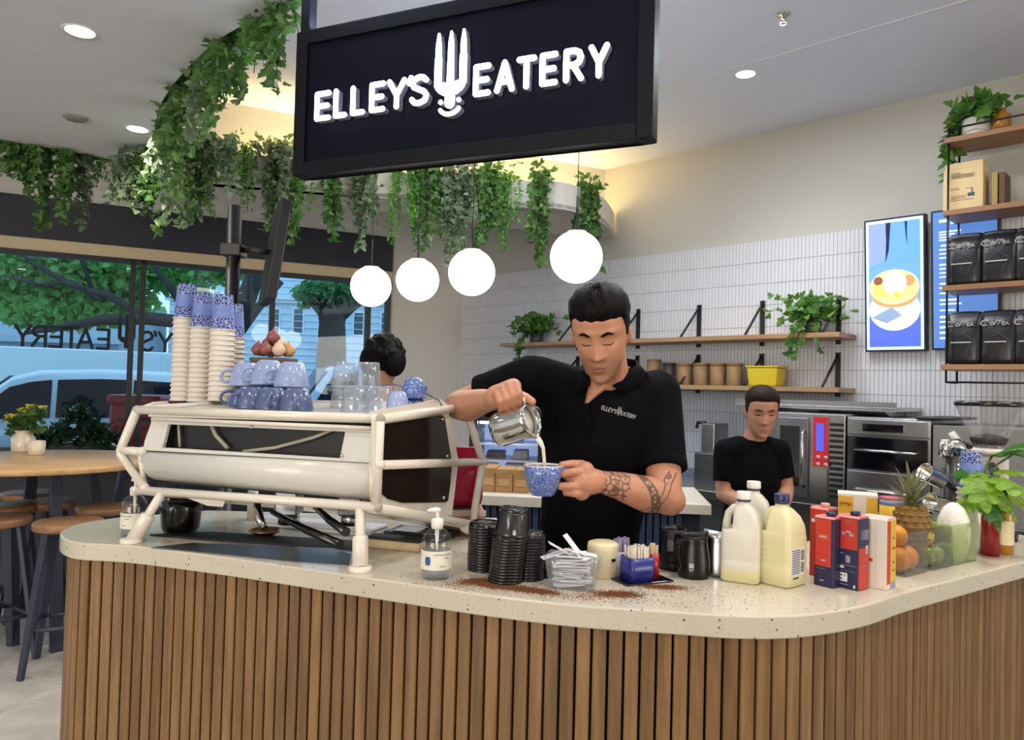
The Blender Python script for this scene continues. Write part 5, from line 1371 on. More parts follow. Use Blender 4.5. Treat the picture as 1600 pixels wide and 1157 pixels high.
LM = Matrix(((1, 0, 0, 0), (0, 0, -1, .012), (0, 1, 0, 0), (0, 0, 0, 1)))   # local xy -> sign xz, +z towards the viewer
bx0, bz0 = onS(500, 192); bx1, bz1 = onS(932, 126)
base = lambda x: bz0 + (bz1 - bz0) * (x - bx0) / (bx1 - bx0)
hL = (onS(500, 145)[1] - bz0 + onS(935, 74)[1] - bz1) / 2
C2 = lambda x, y: (440 + x / 2.58, y / 2.58)
def put(ch, pxl, pxr):
    x0 = onS(*C2(pxl, 400))[0]; x1 = onS(*C2(pxr, 400))[0]; wd = .085 * hL
    sx = (x1 - x0 - 2 * wd) / (WIDTH[ch] * hL) if ch != "'" else 1
    M = LM @ Matrix.Translation((0, 0, 0))
    b = B(); letter(b, ch, x0 + wd, base(x0) + wd, hL - 2 * wd, wd * .95, .0, .026, M, sx=sx * hL / (hL - 2 * wd)); o = b.build('letter', RETN, sgn)
    b = B(); letter(b, ch, x0 + wd, base(x0) + wd, hL - 2 * wd, wd, .026, .030, M, sx=sx * hL / (hL - 2 * wd)); b.build('letter_face', GLOW, o)
for ch, a_, b_ in (('E', 147, 210), ('L', 222, 275), ('L', 290, 347), ('E', 365, 428), ('Y', 435, 512), ("'", 514, 528), ('S', 526, 602), ('E', 780, 850), ('A', 865, 945), ('T', 952, 1032), ('E', 1045, 1118), ('R', 1140, 1222), ('Y', 1240, 1324)):
    put(ch, a_, b_)
fx0, fz0 = onS(*C2(685, 472)); fz1 = onS(*C2(690, 135))[1]
b = B(); fork(b, fx0, fz0, fz1 - fz0, 0, .026, LM); o = b.build('fork_emblem', RETN, sgn)
b = B(); fork(b, fx0, fz0, fz1 - fz0, .026, .030, LM); b.build('fork_emblem_face', GLOW, o)

# added uplight: cool strip and lamp put on the box to brighten the ceiling
tag(B().box(.05, SWd - .05, .02, .05, SHt + .001, SHt + .012).build('added_light_strip', mat('added_uplight_glow', rgb(220, 230, 255), .4, emit=3.0), M=MS), 'added cool uplight strip on top of the hanging sign', 'light strip')
ls_ = area_lamp('sign_top_fill', (0, 0, 0), SWd - .1, 10, (.72, .82, 1.0), sy=.05); ls_.matrix_world = MS @ Matrix.Translation((SWd / 2, .035, SHt + .02)) @ Matrix.Rotation(R(180), 4, 'X')
# ------------------------------------------------------------------ globe pendants
OPAL = mat('opal_globe', rgb(255, 252, 246), .3, emit=4.5)
for (px, py, Y), nm in zip(((900.5, 402, 3.54), (737, 426, 3.97), (652.5, 438, 4.33), (579.5, 448, 4.60)), ('largest looking opal globe pendant, just above the barista', 'opal globe pendant second from the barista', 'opal globe pendant third from the barista', 'opal globe pendant farthest from the barista, by the window')):
    c = P(px, py, Y); t = thing('globe_pendant', nm, 'pendant lamp', c, group='opal globe pendants')
    r = .125; pr = [(.045, r * .93)] + [(r * math.sin(R(a)), r * math.cos(R(a))) for a in range(24, 181, 6)]
    B().lathe(list(reversed(pr)), 40).build('globe', OPAL, t)
    B().lathe([(.045, r * .93), (.047, r * .93), (.047, r * .93 + .006), (.01, r * .93 + .012), (.0, r * .93 + .012)], 24).build('cap', WHITE_PL, t)
    B().tube([(0, 0, r * .93 + .01), (0, 0, r + .17)], .0065, 8).build('stem', BLACK_METAL, t)
    B().tube([(0, 0, r + .17), (0, 0, CEIL - c.z - .02)], .0022, 6).build('cord', BLACK_METAL, t)
    B().lathe([(0, CEIL - c.z - .025), (.045, CEIL - c.z - .02), (.05, CEIL - c.z), (0, CEIL - c.z)], 20).build('ceiling_rose', BLACK_METAL, t)

# ------------------------------------------------------------------ hanging greenery
IVY = leafmat('ivy_leaf', rgb(58, 98, 48), rgb(104, 142, 74), .45, .25)
IVD = leafmat('dusty_ivy_leaf', rgb(76, 100, 74), rgb(132, 150, 118), .5, .25)
IVB = leafmat('bright_trailing_leaf', rgb(58, 122, 34), rgb(104, 164, 58), .45, .3)
STEMG = mat('green_stem', rgb(78, 100, 52), .6)
rg = random.Random(11)
def hang(label, at, length, width, kind='ivy', puff=.10, n=None, group='hanging plants'):
    t = thing('hanging_plant', label, 'hanging plant', at, group=group)
    b = B(); s = B(); m = {'ivy': IVY, 'dusty': IVD, 'string': IVB}[kind]
    size = {'ivy': .052, 'dusty': .050, 'string': .036}[kind]; lf_ = leaf if kind == 'string' else ivyleaf; lw = .46 if kind != 'string' else .24
    n = n or max(5, int(width / .022))
    for i in range(n):
        x = rg.uniform(-width / 2, width / 2); y = rg.uniform(-.05, .05); L = length * rg.uniform(.45, 1.0) * (1 - .25 * abs(x) / (width / 2))
        pts = [Vector((x * .6, y + .04, 0)), Vector((x * .9, y - .02, puff * rg.uniform(.0, .6)))]
        k_ = max(3, int(L / .10)); px_ = x
        for j in range(1, k_ + 1):
            px_ += rg.uniform(-.018, .018); pts.append(Vector((px_, y - .04 + rg.uniform(-.02, .02), -L * j / k_)))
        s.tube(pts, .0022, 4, cap=False)
        cum_ = 0; step = .0125 if kind != 'string' else .009
        for p, q in zip(pts[:-1], pts[1:]):
            l = (q - p).length; u = 0
            while u < l:
                w_ = p.lerp(q, u / l) + Vector((rg.gauss(0, .012), rg.gauss(0, .016), 0))
                d = Vector((rg.uniform(-1, 1), rg.uniform(-1, .5), rg.uniform(-1.2, .25)))
                lf_(b, w_, d, size * rg.uniform(.65, 1.2), 0, rg, lw); u += step * rg.uniform(.7, 1.3)
    for i in range(int(width / .006)):
        lf_(b, Vector((rg.uniform(-.5, .5) * width, rg.uniform(-.08, .06), rg.uniform(0, puff))), Vector((rg.uniform(-1, 1), rg.uniform(-1, 1), rg.uniform(-.4, 1))), size * rg.uniform(.7, 1.2), 0, rg, lw)
    s.build('stems', STEMG, t, fix=False, kind='stuff'); b.build('leaves', m, t, fix=False, kind='stuff')
LIPZ = BZ + .19
def front_at(px):
    best = None
    d = ray(px, 300); d = Vector((d.x, d.y))
    for a_, b_ in zip(fl[:-1], fl[1:]):
        a2, b2 = Vector(a_), Vector(b_); e2_ = b2 - a2
        den = d.x * e2_.y - d.y * e2_.x
        if abs(den) < 1e-9: continue
        t_ = (a2.x * e2_.y - a2.y * e2_.x) / den; u_ = (a2.x * d.y - a2.y * d.x) / den
        if -0.02 <= u_ <= 1.02 and t_ > 0: best = d * t_
    return best
clumps = [(388, 345, 34, 'string', 'lime green stringy plant lit from behind, by the soffit corner'), (432, 372, 50, 'dusty', 'dark dusty ivy beside the lime green plant, left of the sign'), (452, 412, 26, 'ivy', 'narrow ivy trail just under the left end of the sign'), (489, 432, 34, 'string', 'bright stringy plant under the left part of the sign'),
          (531, 410, 34, 'ivy', 'ivy clump between two trailing plants above the farthest globe'), (567, 404, 46, 'dusty', 'dusty dark ivy directly above the farthest globe'), (629, 400, 52, 'string', 'bright green stringy curtain left of the third globe cord'), (668, 405, 44, 'ivy', 'ivy clump hanging around the third globe cord'),
          (702, 442, 26, 'dusty', 'long thin dusty trail between the third and second globes'), (720, 405, 46, 'dusty', 'broad dusty ivy clump left of the second globe cord'), (763, 398, 44, 'ivy', 'ivy clump right of the second globe cord'), (796, 412, 34, 'string', 'bright stringy plant before the bare stretch of planter'),
          (849, 438, 34, 'ivy', 'lone narrow ivy trail on the bare stretch of planter'), (925, 436, 46, 'ivy', 'last ivy clump, right of the nearest globe by the tiled wall')]
for px, pyb, wpx, kd, lab in clumps:
    f = front_at(px)
    if f is None: f = Vector((.88, 6.2)) if px > 880 else Vector((-2.05, 4.9))
    Y = f.y; z1 = P(px, pyb, Y - .05).z
    hang(lab, (f.x - .01, f.y - .03, LIPZ), LIPZ - z1, wpx * Y / 1160, kd, .12)
edge_cl = [(424, 14, 165, 46, 'ivy', 'ivy strand with loose leaves dangling beside the sign post'), (398, 28, 90, 55, 'ivy', 'ivy tuft at the soffit edge where it leaves the top of the view'), (368, 46, 120, 50, 'string', 'yellow green trail on the soffit edge under the top tuft'), (340, 66, 150, 50, 'ivy', 'dense ivy third along the soffit edge from the top'), (314, 90, 150, 48, 'ivy', 'dense ivy fourth along the soffit edge from the top'), (292, 112, 160, 46, 'dusty', 'dusty ivy fifth along the soffit edge from the top'),
           (272, 138, 150, 44, 'ivy', 'ivy on the bend of the soffit edge'), (258, 168, 150, 44, 'ivy', 'ivy just beyond the bend of the soffit edge'), (250, 205, 150, 44, 'dusty', 'pale leaved ivy close to the far soffit corner')]
for px, py, L, wpx, kd, lab in edge_cl:
    q = onplane(px, py, (0, 0, SOF), (0, 0, 1))
    hang(lab, (q.x + .05, q.y + .03, SOF + .12), L * q.y / 1160 + .12, wpx * q.y / 1160, kd, .08)
far_cl = [(28, 300, 60, 'ivy', 'ivy at the picture edge on the far soffit rim'), (82, 390, 62, 'ivy', 'long bushy ivy on the far soffit rim, second from the picture edge'), (124, 368, 44, 'dusty', 'dark ivy on the far soffit rim left of the bare gap'), (160, 308, 24, 'string', 'few thin green strings on the far soffit rim'),
          (205, 345, 40, 'dusty', 'sparse ivy just left of the soffit corner'), (228, 352, 46, 'ivy', 'ivy by the window mullions under the soffit corner'), (262, 372, 56, 'ivy', 'bushy ivy under the soffit corner'), (298, 388, 56, 'dusty', 'pale bushy ivy right of the soffit corner'), (322, 372, 44, 'ivy', 'ivy between two pale clumps left of the black screen pole'), (345, 330, 50, 'dusty', 'pale ivy left of the black screen pole')]
for px, pyb, wpx, kd, lab in far_cl:
    if px < 200:
        py = 220 + (px - 12) * .18; q = onplane(px, py, (0, 0, SOF), (0, 0, 1)); q = q + Vector((-.02, .06, 0)); z0 = SOF + .02
    else:
        q = onplane(min(px, 244), 262, (0, 0, SOF), (0, 0, 1)); Y = 4.52; w_ = P(px, 240, Y); q = Vector((w_.x, Y, 0)); z0 = P(px, 262 if px < 250 else 236, Y).z
    z1 = P(px, pyb, q.y).z
    hang(lab, (q.x, q.y, z0), z0 - z1, wpx * q.y / 1160, kd, .05 if px < 200 else .10)
# ------------------------------------------------------------------ things on the counter
def text_mesh(body, size, font_scale=1.0):
    cu = bpy.data.curves.new('lettering', 'FONT'); cu.body = body; cu.size = size; cu.align_x = 'LEFT'; cu.resolution_u = 2
    o = bpy.data.objects.new('lettering', cu); me = bpy.data.meshes.new_from_object(o)
    vs = [tuple(v.co) for v in me.vertices]; fs = [tuple(p.vertices) for p in me.polygons]
    bpy.data.objects.remove(o); bpy.data.curves.remove(cu); bpy.data.meshes.remove(me)
    return vs, fs
def text_on(parent, name, body, size, m, fn):
    vs, fs = text_mesh(body, size); b = B(); b.add([fn(v[0], v[1]) for v in vs], fs); return b.build(name, m, parent, fix=False)
def cyl(r, z0, a0=0.0): return lambda x, y: (r * math.sin(x / r + a0), -r * math.cos(x / r + a0), z0 + y)
INK = mat('dark_print_ink', rgb(40, 44, 54), .6); INKB = mat('blue_print_ink', rgb(38, 86, 160), .5); INKR = mat('red_print_ink', rgb(190, 46, 38), .5); INKW = mat('white_print_ink', rgb(226, 226, 226), .6)
LIQ = clear('clear_gel', tint=rgb(218, 224, 232), refl=.1, op=.06)
def sanitiser(label, at, rz, lab_h=.046):
    t = thing('hand_sanitiser', label, 'bottle', at, rz, 'pump sanitiser bottles'); r = .038
    B().lathe([(0, 0), (r * .9, 0), (r, .006), (r, .082), (r * .97, .092), (r * .85, .106), (r * .6, .118), (.013, .123), (.013, .13)], 32, cap=False).build('bottle', CLEAR_PL, t)
    B().lathe([(0, .003), (r * .88, .003), (r * .96, .008), (r * .96, .070), (0, .070)], 28).build('gel', LIQ, t)
    b = B(); n = 20
    rs = []
    for z in (.026, .026 + lab_h): rs.append([((r + .0006) * math.sin(R(-88 + 176 * i / n)), -(r + .0006) * math.cos(R(-88 + 176 * i / n)), z) for i in range(n + 1)])
    b.rings(rs, cap=False, closed=False); lb = b.build('label', mat('sanitiser_label', rgb(226, 222, 206), .5, var=.03), t, fix=False)
    f = cyl(r + .0012, 0)
    text_on(t, 'label_text', 'ALCOHOL SANITISER', .0052, INK, lambda x, y: f(x - .012, .062 + y))
    text_on(t, 'label_text', 'HAND', .0048, INK, lambda x, y: f(x + .016, .054 + y))
    text_on(t, 'label_text', 'Spray', .006, INK, lambda x, y: f(x + .006, .034 + y))
    b = B(); b.add([f(-.027 + .0075 * c, .048 + .0105 * s) for c, s in [(math.copysign(abs(math.cos(R(a))) ** .5, math.cos(R(a))), math.copysign(abs(math.sin(R(a))) ** .5, math.sin(R(a)))) for a in range(0, 360, 20)]], [tuple(range(18))]); b.build('label_badge', INKB, t, fix=False)
    B().lathe([(0, .122), (.0145, .122), (.0145, .126), (.0155, .128), (.0155, .143), (.0125, .147), (.006, .149), (0, .149)], 24).build('collar', WHITE_PL, t)
    p = B(); p.tube([(0, 0, .149), (0, 0, .164)], .0048, 10); p.tube([(.006, 0, .166), (-.004, 0, .168), (-.02, 0, .1675), (-.026, 0, .164)], [.0065, .007, .0045, .0035], 10); p.build('pump_head', WHITE_PL, t)
    B().tube([(0, 0, .122), (0, 0, .085), (.004, 0, .01)], [.006, .0035, .0025], 8).build('dip_tube', WHITE_PL, t)
q = G(681, 903); sanitiser('pump sanitiser bottle on the counter right of the machine leg', (q.x, q.y, 1), R(12))
q = G(206, 845); q.y += .07; q.x -= .03; sanitiser('pump sanitiser bottle half behind the machine left leg', (q.x, q.y, 1), R(-40))

# black lids in stacks
LIDM = mat('black_lid_plastic', rgb(15, 15, 16), .22, var=.3, coat=.2)
def lid():
    t = thing('cup_lid', '', 'lid')
    B().lathe([(.0425, 0), (.0435, .0012), (.0435, .005), (.0415, .0065), (.0408, .011), (.0335, .0165), (.0318, .0165), (.0312, .013), (.0, .013)], 36, cap=False).build('lid', LIDM, t)
    return t
lid0 = lid(); lused = False
def lid_stack(px, py, top_py, lean, nm, scale=1.0, tall_top=False):
    global lused
    q = G(px, py); top = P(px, top_py, q.y).z; n = int((top - 1.0 - .0165) / .0073) + 1
    for i in range(n):
        z = 1.0005 + i * .0073; p = (q.x + lean[0] * (z - 1) + random.uniform(-.0006, .0006), q.y + lean[1] * (z - 1), z)
        lb = ORD_[n - 1 - i] + ' black lid from the top of the ' + nm
        if not lused: lused = True; o = lid0; o.location = p; o['label'] = lb; o['group'] = 'lids of the ' + nm
        else: o = dup(lid0, p, random.uniform(0, 6), lb, 'lids of the ' + nm)
        o.scale = (scale,) * 3
    return q, n
lid_stack(756, 890, 812, (0, 0), 'lid stack nearest the machine')
lid_stack(826, 904, 826, (.02, 0), 'short rear lid stack', .92)
q, n = lid_stack(790, 908, 828, (.10, .02), 'tall leaning lid stack', 1.03)
zt_ = 1.0005 + n * .0073
cu = thing('black_cup', 'clear black plastic cup topping the tallest leaning lid stack', 'cup', M=Matrix.Translation((q.x + .10 * (zt_ - 1), q.y + .02 * (zt_ - 1), zt_ + .004)) @ Matrix.Rotation(R(6), 4, 'Y'))
SMK = clear('smoky_black_plastic', tint=rgb(70, 66, 66), refl=.3, rough=.06, op=.55, opcol=rgb(20, 18, 18))
B().lathe([(.0435, 0), (.0445, .002), (.0445, .005), (.042, .008), (.0385, .055), (.037, .058), (.0, .058)], 32, cap=False).build('cup_wall', SMK, cu)
B().lathe([(.0355, .0575), (.0365, .062), (.0325, .067), (.031, .067), (.0305, .062), (0, .062)], 32, cap=False).build('lid', LIDM, cu)
q = G(848, 905); tag(B().lathe([(0, 0), (.018, 0), (.022, .045), (.0205, .045), (.017, .004), (0, .004)], 24).build('sauce_cup', LIDM, M=loc(q.x + .01, q.y + .02, 1)), 'small black cup between the lid stacks and the sachet tub', 'cup')

# clear tub of paper sachets
q = G(896, 921); MTb = loc(q.x, q.y + .02, 1, R(-14)); tb_ = thing('sachet_tub', 'clear plastic tub crammed with white paper sachets', 'tub', M=MTb)
def rrect(hx, hy, r, z, n=5, cx=0, cy=0):
    out = []
    for sx, sy, a0 in ((1, 1, 0), (-1, 1, 90), (-1, -1, 180), (1, -1, 270)):
        for i in range(n):
            a = R(a0 + 90 * i / (n - 1)); out.append((cx + sx * (hx - r) + r * math.cos(a), cy + sy * (hy - r) + r * math.sin(a), z))
    return out
MILKY = clear('milky_clear_plastic', tint=rgb(240, 242, 248), refl=.2, rough=.08, op=.14, opcol=rgb(226, 228, 238))
b = B(); b.rings([rrect(.05, .036, .012, 0), rrect(.053, .039, .012, .004), rrect(.064, .047, .012, .072), rrect(.067, .050, .013, .073), rrect(.067, .05, .013, .076)], cap=False)
b.add(rrect(.05, .036, .012, 0), [tuple(range(19, -1, -1))]); b.build('tub', MILKY, tb_, fix=False)
sch = B().box(-.035, .035, -.013, .013, -.0012, .0012).box(-.035, -.032, -.015, .015, -.0004, .0004)
s0 = sch.build('sugar_sachet', PAPER); tag(s0, '', 'sachet')
for i in range(34):
    z = .008 + (i % 17) * .0042; side = i // 17
    x = rg.uniform(-.012, .012); y = -.018 + .034 * side + rg.uniform(-.004, .004)
    M = MTb @ loc(x, y, z, rg.uniform(-.25, .25)) @ Matrix.Rotation(rg.uniform(-.2, .1), 4, 'Y') @ Matrix.Rotation(rg.uniform(-.2, .2), 4, 'X')
    o = s0 if i == 0 else s0.copy()
    if i: COL.objects.link(o)
    o.matrix_world = M; tag(o, 'white paper sachet packed inside the clear tub', 'sachet', 'sachets packed in the clear tub')
for j, (x, z, ry, rz_, lab) in enumerate([(-.03, .088, -28, 20, 'white sachet sticking up at the left of the clear tub'), (.0, .098, -48, -10, 'white sachet rising diagonally from the middle of the clear tub'), (.022, .084, -12, 12, 'white sachet lying flat over the rim of the clear tub'), (-.045, .076, 16, 30, 'white sachet drooping over the left end of the clear tub')]):
    o = s0.copy(); COL.objects.link(o); o.matrix_world = MTb @ loc(x, .0, z, R(rz_)) @ Matrix.Rotation(R(-ry), 4, 'Y'); tag(o, lab, 'sachet', 'sachets on top of the clear tub')

# cream canister, stick holders on a black tray
q = G(944, 905); cc = thing('cream_canister', 'plain cream canister behind the sachet tub', 'canister', (q.x, q.y + .03, 1))
B().lathe([(0, 0), (.038, 0), (.04, .003), (.041, .08), (.039, .086), (.03, .089), (0, .089)], 36).build('canister', CREAM, cc)
B().box(-.012, .0, -.0425, -.040, .045, .052).build('mark', BLACK_PL, cc, M=Matrix.Rotation(R(40), 4, 'Z'))
qa = G(1005, 911); MTr = loc(qa.x, qa.y + .02, 1, R(24))
tag(B().box(-.07, .07, -.04, .045, 0, .005).build('black_tray', BLACK_PL, M=MTr, bev=.002), 'small black tray under the blue and red stick holders', 'tray')
STK = [mat('stick_white', rgb(228, 220, 204), .6), mat('stick_tan', rgb(206, 184, 150), .6), mat('stick_lilac', rgb(150, 142, 176), .6)]
def holder(label, x, y, hx, hy, h, m, nst, stm, sh, nm, round_=False):
    t = thing('stick_holder', label, 'holder', M=MTr @ loc(x, y, .0055)); b = B()
    if round_: b.lathe([(0, 0), (hx, 0), (hx, h), (hx - .003, h), (hx - .003, .005), (0, .005)], 28)
    else:
        b.rings([rrect(hx, hy, .008, 0), rrect(hx, hy, .008, h), rrect(hx - .003, hy - .003, .006, h), rrect(hx - .003, hy - .003, .006, .004)])
    b.build('holder', m, t)
    first = None
    for i in range(nst):
        while True:
            u, v = rg.uniform(-1, 1), rg.uniform(-1, 1)
            if not round_ or u * u + v * v < 1: break
        M = MTr @ loc(x + u * (hx - .007), y + v * (hy - .007), .011, rg.uniform(-.6, .6)) @ Matrix.Rotation(rg.uniform(-.06, .06), 4, 'Y')
        if first is None: first = B().box(-.0021, .0021, -.0014, .0014, 0, sh).build('sugar_stick', STK[stm]); o = first
        else:
            o = first.copy(); COL.objects.link(o)
        o.matrix_world = M @ Matrix.Translation((0, 0, rg.uniform(-.003, .004))); tag(o, 'paper sugar stick standing in the ' + nm, 'sugar stick', 'sticks in the ' + nm)
holder('blue holder full of paper sugar sticks', -.018, -.004, .034, .030, .058, mat('royal_blue_plastic', rgb(30, 38, 122), .3, coat=.2), 60, 0, .076, 'blue holder')
holder('red round holder of tan sugar sticks', .036, .006, .0165, .0165, .06, mat('crimson_plastic', rgb(168, 26, 44), .3, coat=.2), 26, 1, .076, 'red holder', True)
holder('pale holder of lilac sugar sticks behind the blue one', -.024, .056, .026, .020, .06, mat('pale_grey_plastic', rgb(176, 172, 184), .4), 20, 2, .086, 'pale rear holder')

# milk pitchers
def pitcher(name, label, cat, at, rz, r, h, m, group=None, handle_m=None, logo=False, M=None):
    t = thing(name, label, cat, at, rz, group, M=M)
    prof = [(r * .90, 0), (r * .98, .004), (r, h * .10), (r * 1.0, h * .25), (r * .95, h * .5), (r * .86, h * .72), (r * .82, h * .88), (r * .85, h)]
    n = 36; rs = []
    def ringf(rr, z, k_):
        out = []
        for i in range(n):
            a = 2 * math.pi * i / n; sp = math.exp(-((math.atan2(math.sin(a), math.cos(a))) / .42) ** 2) * k_
            out.append(((rr + r * .42 * sp) * math.cos(a), rr * math.sin(a) * (1 - .0 * sp), z + h * .05 * sp))
        return out
    for rr, z in prof: rs.append(ringf(rr, z, max(0, (z / h - .62) / .38) ** 1.6))
    for rr, z in reversed(prof): rs.append(ringf(rr - .0016, max(z, .003), max(0, (z / h - .62) / .38) ** 1.6))
    B().rings(rs).build('jug', m, t)
    hm = handle_m or m
    hp = [(-r * .84, 0, h * .90), (-r * 1.25, 0, h * .93), (-r * 1.55, 0, h * .82), (-r * 1.58, 0, h * .55), (-r * 1.4, 0, h * .3), (-r * 1.0, 0, h * .22)]
    b = B()
    for k in range(len(hp) - 1):
        p, q_ = Vector(hp[k]), Vector(hp[k + 1]); d = (q_ - p).normalized(); nn = Vector((-d.z, 0, d.x)) * .0018; w_ = Vector((0, .008, 0))
        vs = [p + nn + w_, p + nn - w_, p - nn - w_, p - nn + w_, q_ + nn + w_, q_ + nn - w_, q_ - nn - w_, q_ - nn + w_]
        b.add(vs, [(3, 2, 1, 0), (4, 5, 6, 7), (0, 1, 5, 4), (1, 2, 6, 5), (2, 3, 7, 6), (3, 0, 4, 7)])
    b.build('handle', hm, t)
    return t
BLKJ = mat('matt_black_jug', rgb(20, 19, 19), .32, .3, var=.3)
q = G(1088, 906); pj = pitcher('milk_pitcher', 'black milk pitcher with a small white emblem on its front', 'milk jug', (q.x, q.y + .03, 1), R(35), .0415, .108, BLKJ, 'milk pitchers on the counter')
f = cyl(.0425, .022)
lg = B()
for i in range(4): lg.box(.0, .0015, 0, .0005, 0, .012, 0, Matrix.Rotation(R(-62 + 4.2 * i), 4, 'Z') @ Matrix.Translation((0, -.0425, .03)))
lg.tube([Matrix.Rotation(R(-62 + 3 * i), 4, 'Z') @ Vector((0, -.0425, .027 - .003 * math.sin(math.pi * i / 5))) for i in range(6)], .0008, 5)
lg.build('emblem', INKW, pj, fix=False, M=Matrix.Rotation(R(-2), 4, 'Z'))
q = G(1052, 899); pitcher('milk_pitcher', 'black milk pitcher half hidden, left of the emblem one', 'milk jug', (q.x + .015, q.y + .07, 1), R(70), .040, .108, BLKJ, 'milk pitchers on the counter')
q = G(1124, 905); pitcher('milk_pitcher', 'steel milk pitcher between the black pitcher and the milk bottles', 'milk jug', (q.x + .01, q.y + .05, 1), R(120), .041, .106, STEEL, 'milk pitchers on the counter')

# milk bottles
k = N('translucent_milk_plastic')
zz = k.n('ShaderNodeSeparateXYZ'); k.l(k.tc.outputs['Object'], zz.inputs[0]); lev = k.n('ShaderNodeAttribute'); lev.attribute_type = 'OBJECT'; lev.attribute_name = 'fill_level'
full = k.math('LESS_THAN', zz.outputs[2], lev.outputs['Fac'])
k.color(k.mix(full, rgb(208, 203, 190), rgb(214, 206, 162))); k.set(Roughness=.36)
k.set(**{'Subsurface Weight': .25}); k.b.inputs['Subsurface Radius'].default_value = (.02, .018, .01)
k.bump(k.noise(20), .04, .002)
MILK = k.m
NAVYP = mat('navy_cap', rgb(34, 36, 92), .35, var=.1)
def milk_bottle(label, at, rz, fill, cap, nutrition=False, hx=.048, hy=.048, H=.205):
    t = thing('milk_bottle', label, 'milk bottle', at, rz, 'large milk bottles on the counter')
    b = B(); r = .014; s = H / .205
    b.rings([rrect(hx * .9, hy * .9, r, 0), rrect(hx, hy, r, .006), rrect(hx, hy, r, .05 * s), rrect(hx * .985, hy * .985, r, .056 * s), rrect(hx, hy, r, .062 * s), rrect(hx, hy, r, .118 * s), rrect(hx * .97, hy * .99, r, .126 * s), rrect(hx * .97, hy * .97, r, .130 * s),
             rrect(.034, hy * .95, r, .134 * s, cx=.013), rrect(.033, hy * .9, r, .150 * s, cx=.012), rrect(.029, hy * .72, .013, .172 * s, cx=.008), rrect(.022, .026, .016, .188 * s, cx=.002), rrect(.0165, .0165, .0164, .196 * s), rrect(.0155, .0155, .0154, .204 * s), rrect(.0155, .0155, .0154, H + .004)])
    bd_ = b.build('bottle', MILK, t); bd_['fill_level'] = fill
    hb = B(); hb.tube([(-.004, 0, .186 * s), (-.024, 0, .182 * s), (-.037, 0, .168 * s), (-.0415, 0, .146 * s), (-.042, 0, .122 * s)], [.010, .0105, .010, .0105, .012], 12); h_ = hb.build('handle', MILK, t); h_['fill_level'] = fill
    B().lathe([(0, H + .002), (.0185, H + .002), (.019, H + .004), (.0185, H + .019), (.0175, H + .021), (0, H + .021)], 28).build('cap', cap, t)
    B().lathe([(.0168, H - .004), (.0178, H - .003), (.0178, H), (.0168, H + .001)], 24, cap=False).build('seal_ring', NAVYP, t)
    for z in (.03, .044, .058) if fill > .1 else ():
        o = B().box(-hx + .008, -.006, -hy - .0012, -hy + .001, z + .032, z + .037).build('moulded_rib', MILK, t, bev=.001); o['fill_level'] = fill
    if nutrition:
        o = B().box(hx - .0005, hx + .0006, -.034, .030, .03, .098).build('label', mat('faint_white_label', rgb(222, 220, 206), .5), t)
        for i in range(11):
            B().box(hx + .0004, hx + .0010, -.032, .004, .034 + i * .0056, .0372 + i * .0056).build('print_line', mat('lilac_grey_ink', rgb(120, 118, 150), .6), o)
        for z0 in (.036, .066):
            for i in range(9): B().box(hx + .0004, hx + .0010, .009, .026, z0 + i * .0028, z0 + .0015 + i * .0028).build('barcode_bar', INK, o)
        B().box(hx + .0002, hx + .0008, -.026, .0, .0215, .025).build('date_stamp', INK, t)
q = G(1233, 921); milk_bottle('full milk bottle with a navy cap, nearest the counter edge', (q.x, q.y + .058, 1), R(-50), .4, NAVYP, True)
q = G(1167, 914); milk_bottle('nearly empty white capped milk bottle beside the steel pitcher', (q.x + .004, q.y + .05, 1), R(-28), .034, WHITE_PL)
q = G(1206, 905); milk_bottle('white capped milk bottle behind the other two', (q.x - .005, q.y + .14, 1), R(-22), .0, WHITE_PL, H=.214)

# juice style cartons
REDC = mat('carton_red', rgb(196, 52, 36), .4, var=.06); NAVC = mat('carton_navy', rgb(36, 34, 72), .4, var=.08); WHC = mat('carton_white', rgb(222, 212, 198), .45, var=.04); YELC = mat('carton_yellow', rgb(226, 178, 50), .4, var=.06); PINKT = mat('carton_pink_top', rgb(206, 110, 104), .4); BLUEG = mat('carton_lilac', rgb(150, 146, 172), .5)
def carton(label, px, py, rz, w, d, h, front, side, top, cap=True, capm=None):
    q = G(px, py); t = thing('drink_carton', label, 'carton', M=loc(q.x, q.y, 1, rz) @ Matrix.Translation((-w, 0, 0)), group='drink cartons on the counter')
    B().box(0, w, 0, d, 0, h).build('carton', front[0], t, bev=.0015)
    B().prism([(0, 0), (d, 0), (d - .006, .005), (.006, .005)], 0, w, 0, Matrix(((0, 0, 1, 0), (1, 0, 0, 0), (0, 1, 0, h), (0, 0, 0, 1)))).build('folded_top', top, t)
    for nm, face, x0, x1, z0, z1, m in front[1:]:
        B().box(x0 * w, x1 * w, -.0009, .0, z0 * h, z1 * h).build(nm, m, t)
    for nm, y0, y1, z0, z1, m in side:
        B().box(w - .0002, w + .0009, y0 * d, y1 * d, z0 * h, z1 * h).build(nm, m, t)
    if cap: B().lathe([(0, h + .004), (.0115, h + .004), (.0115, h + .014), (.010, h + .0155), (0, h + .0155)], 20, 0, Matrix.Translation((w * .62, d * .45, 0))).build('cap', capm or NAVC, t)
    return t
RZC = R(-52)
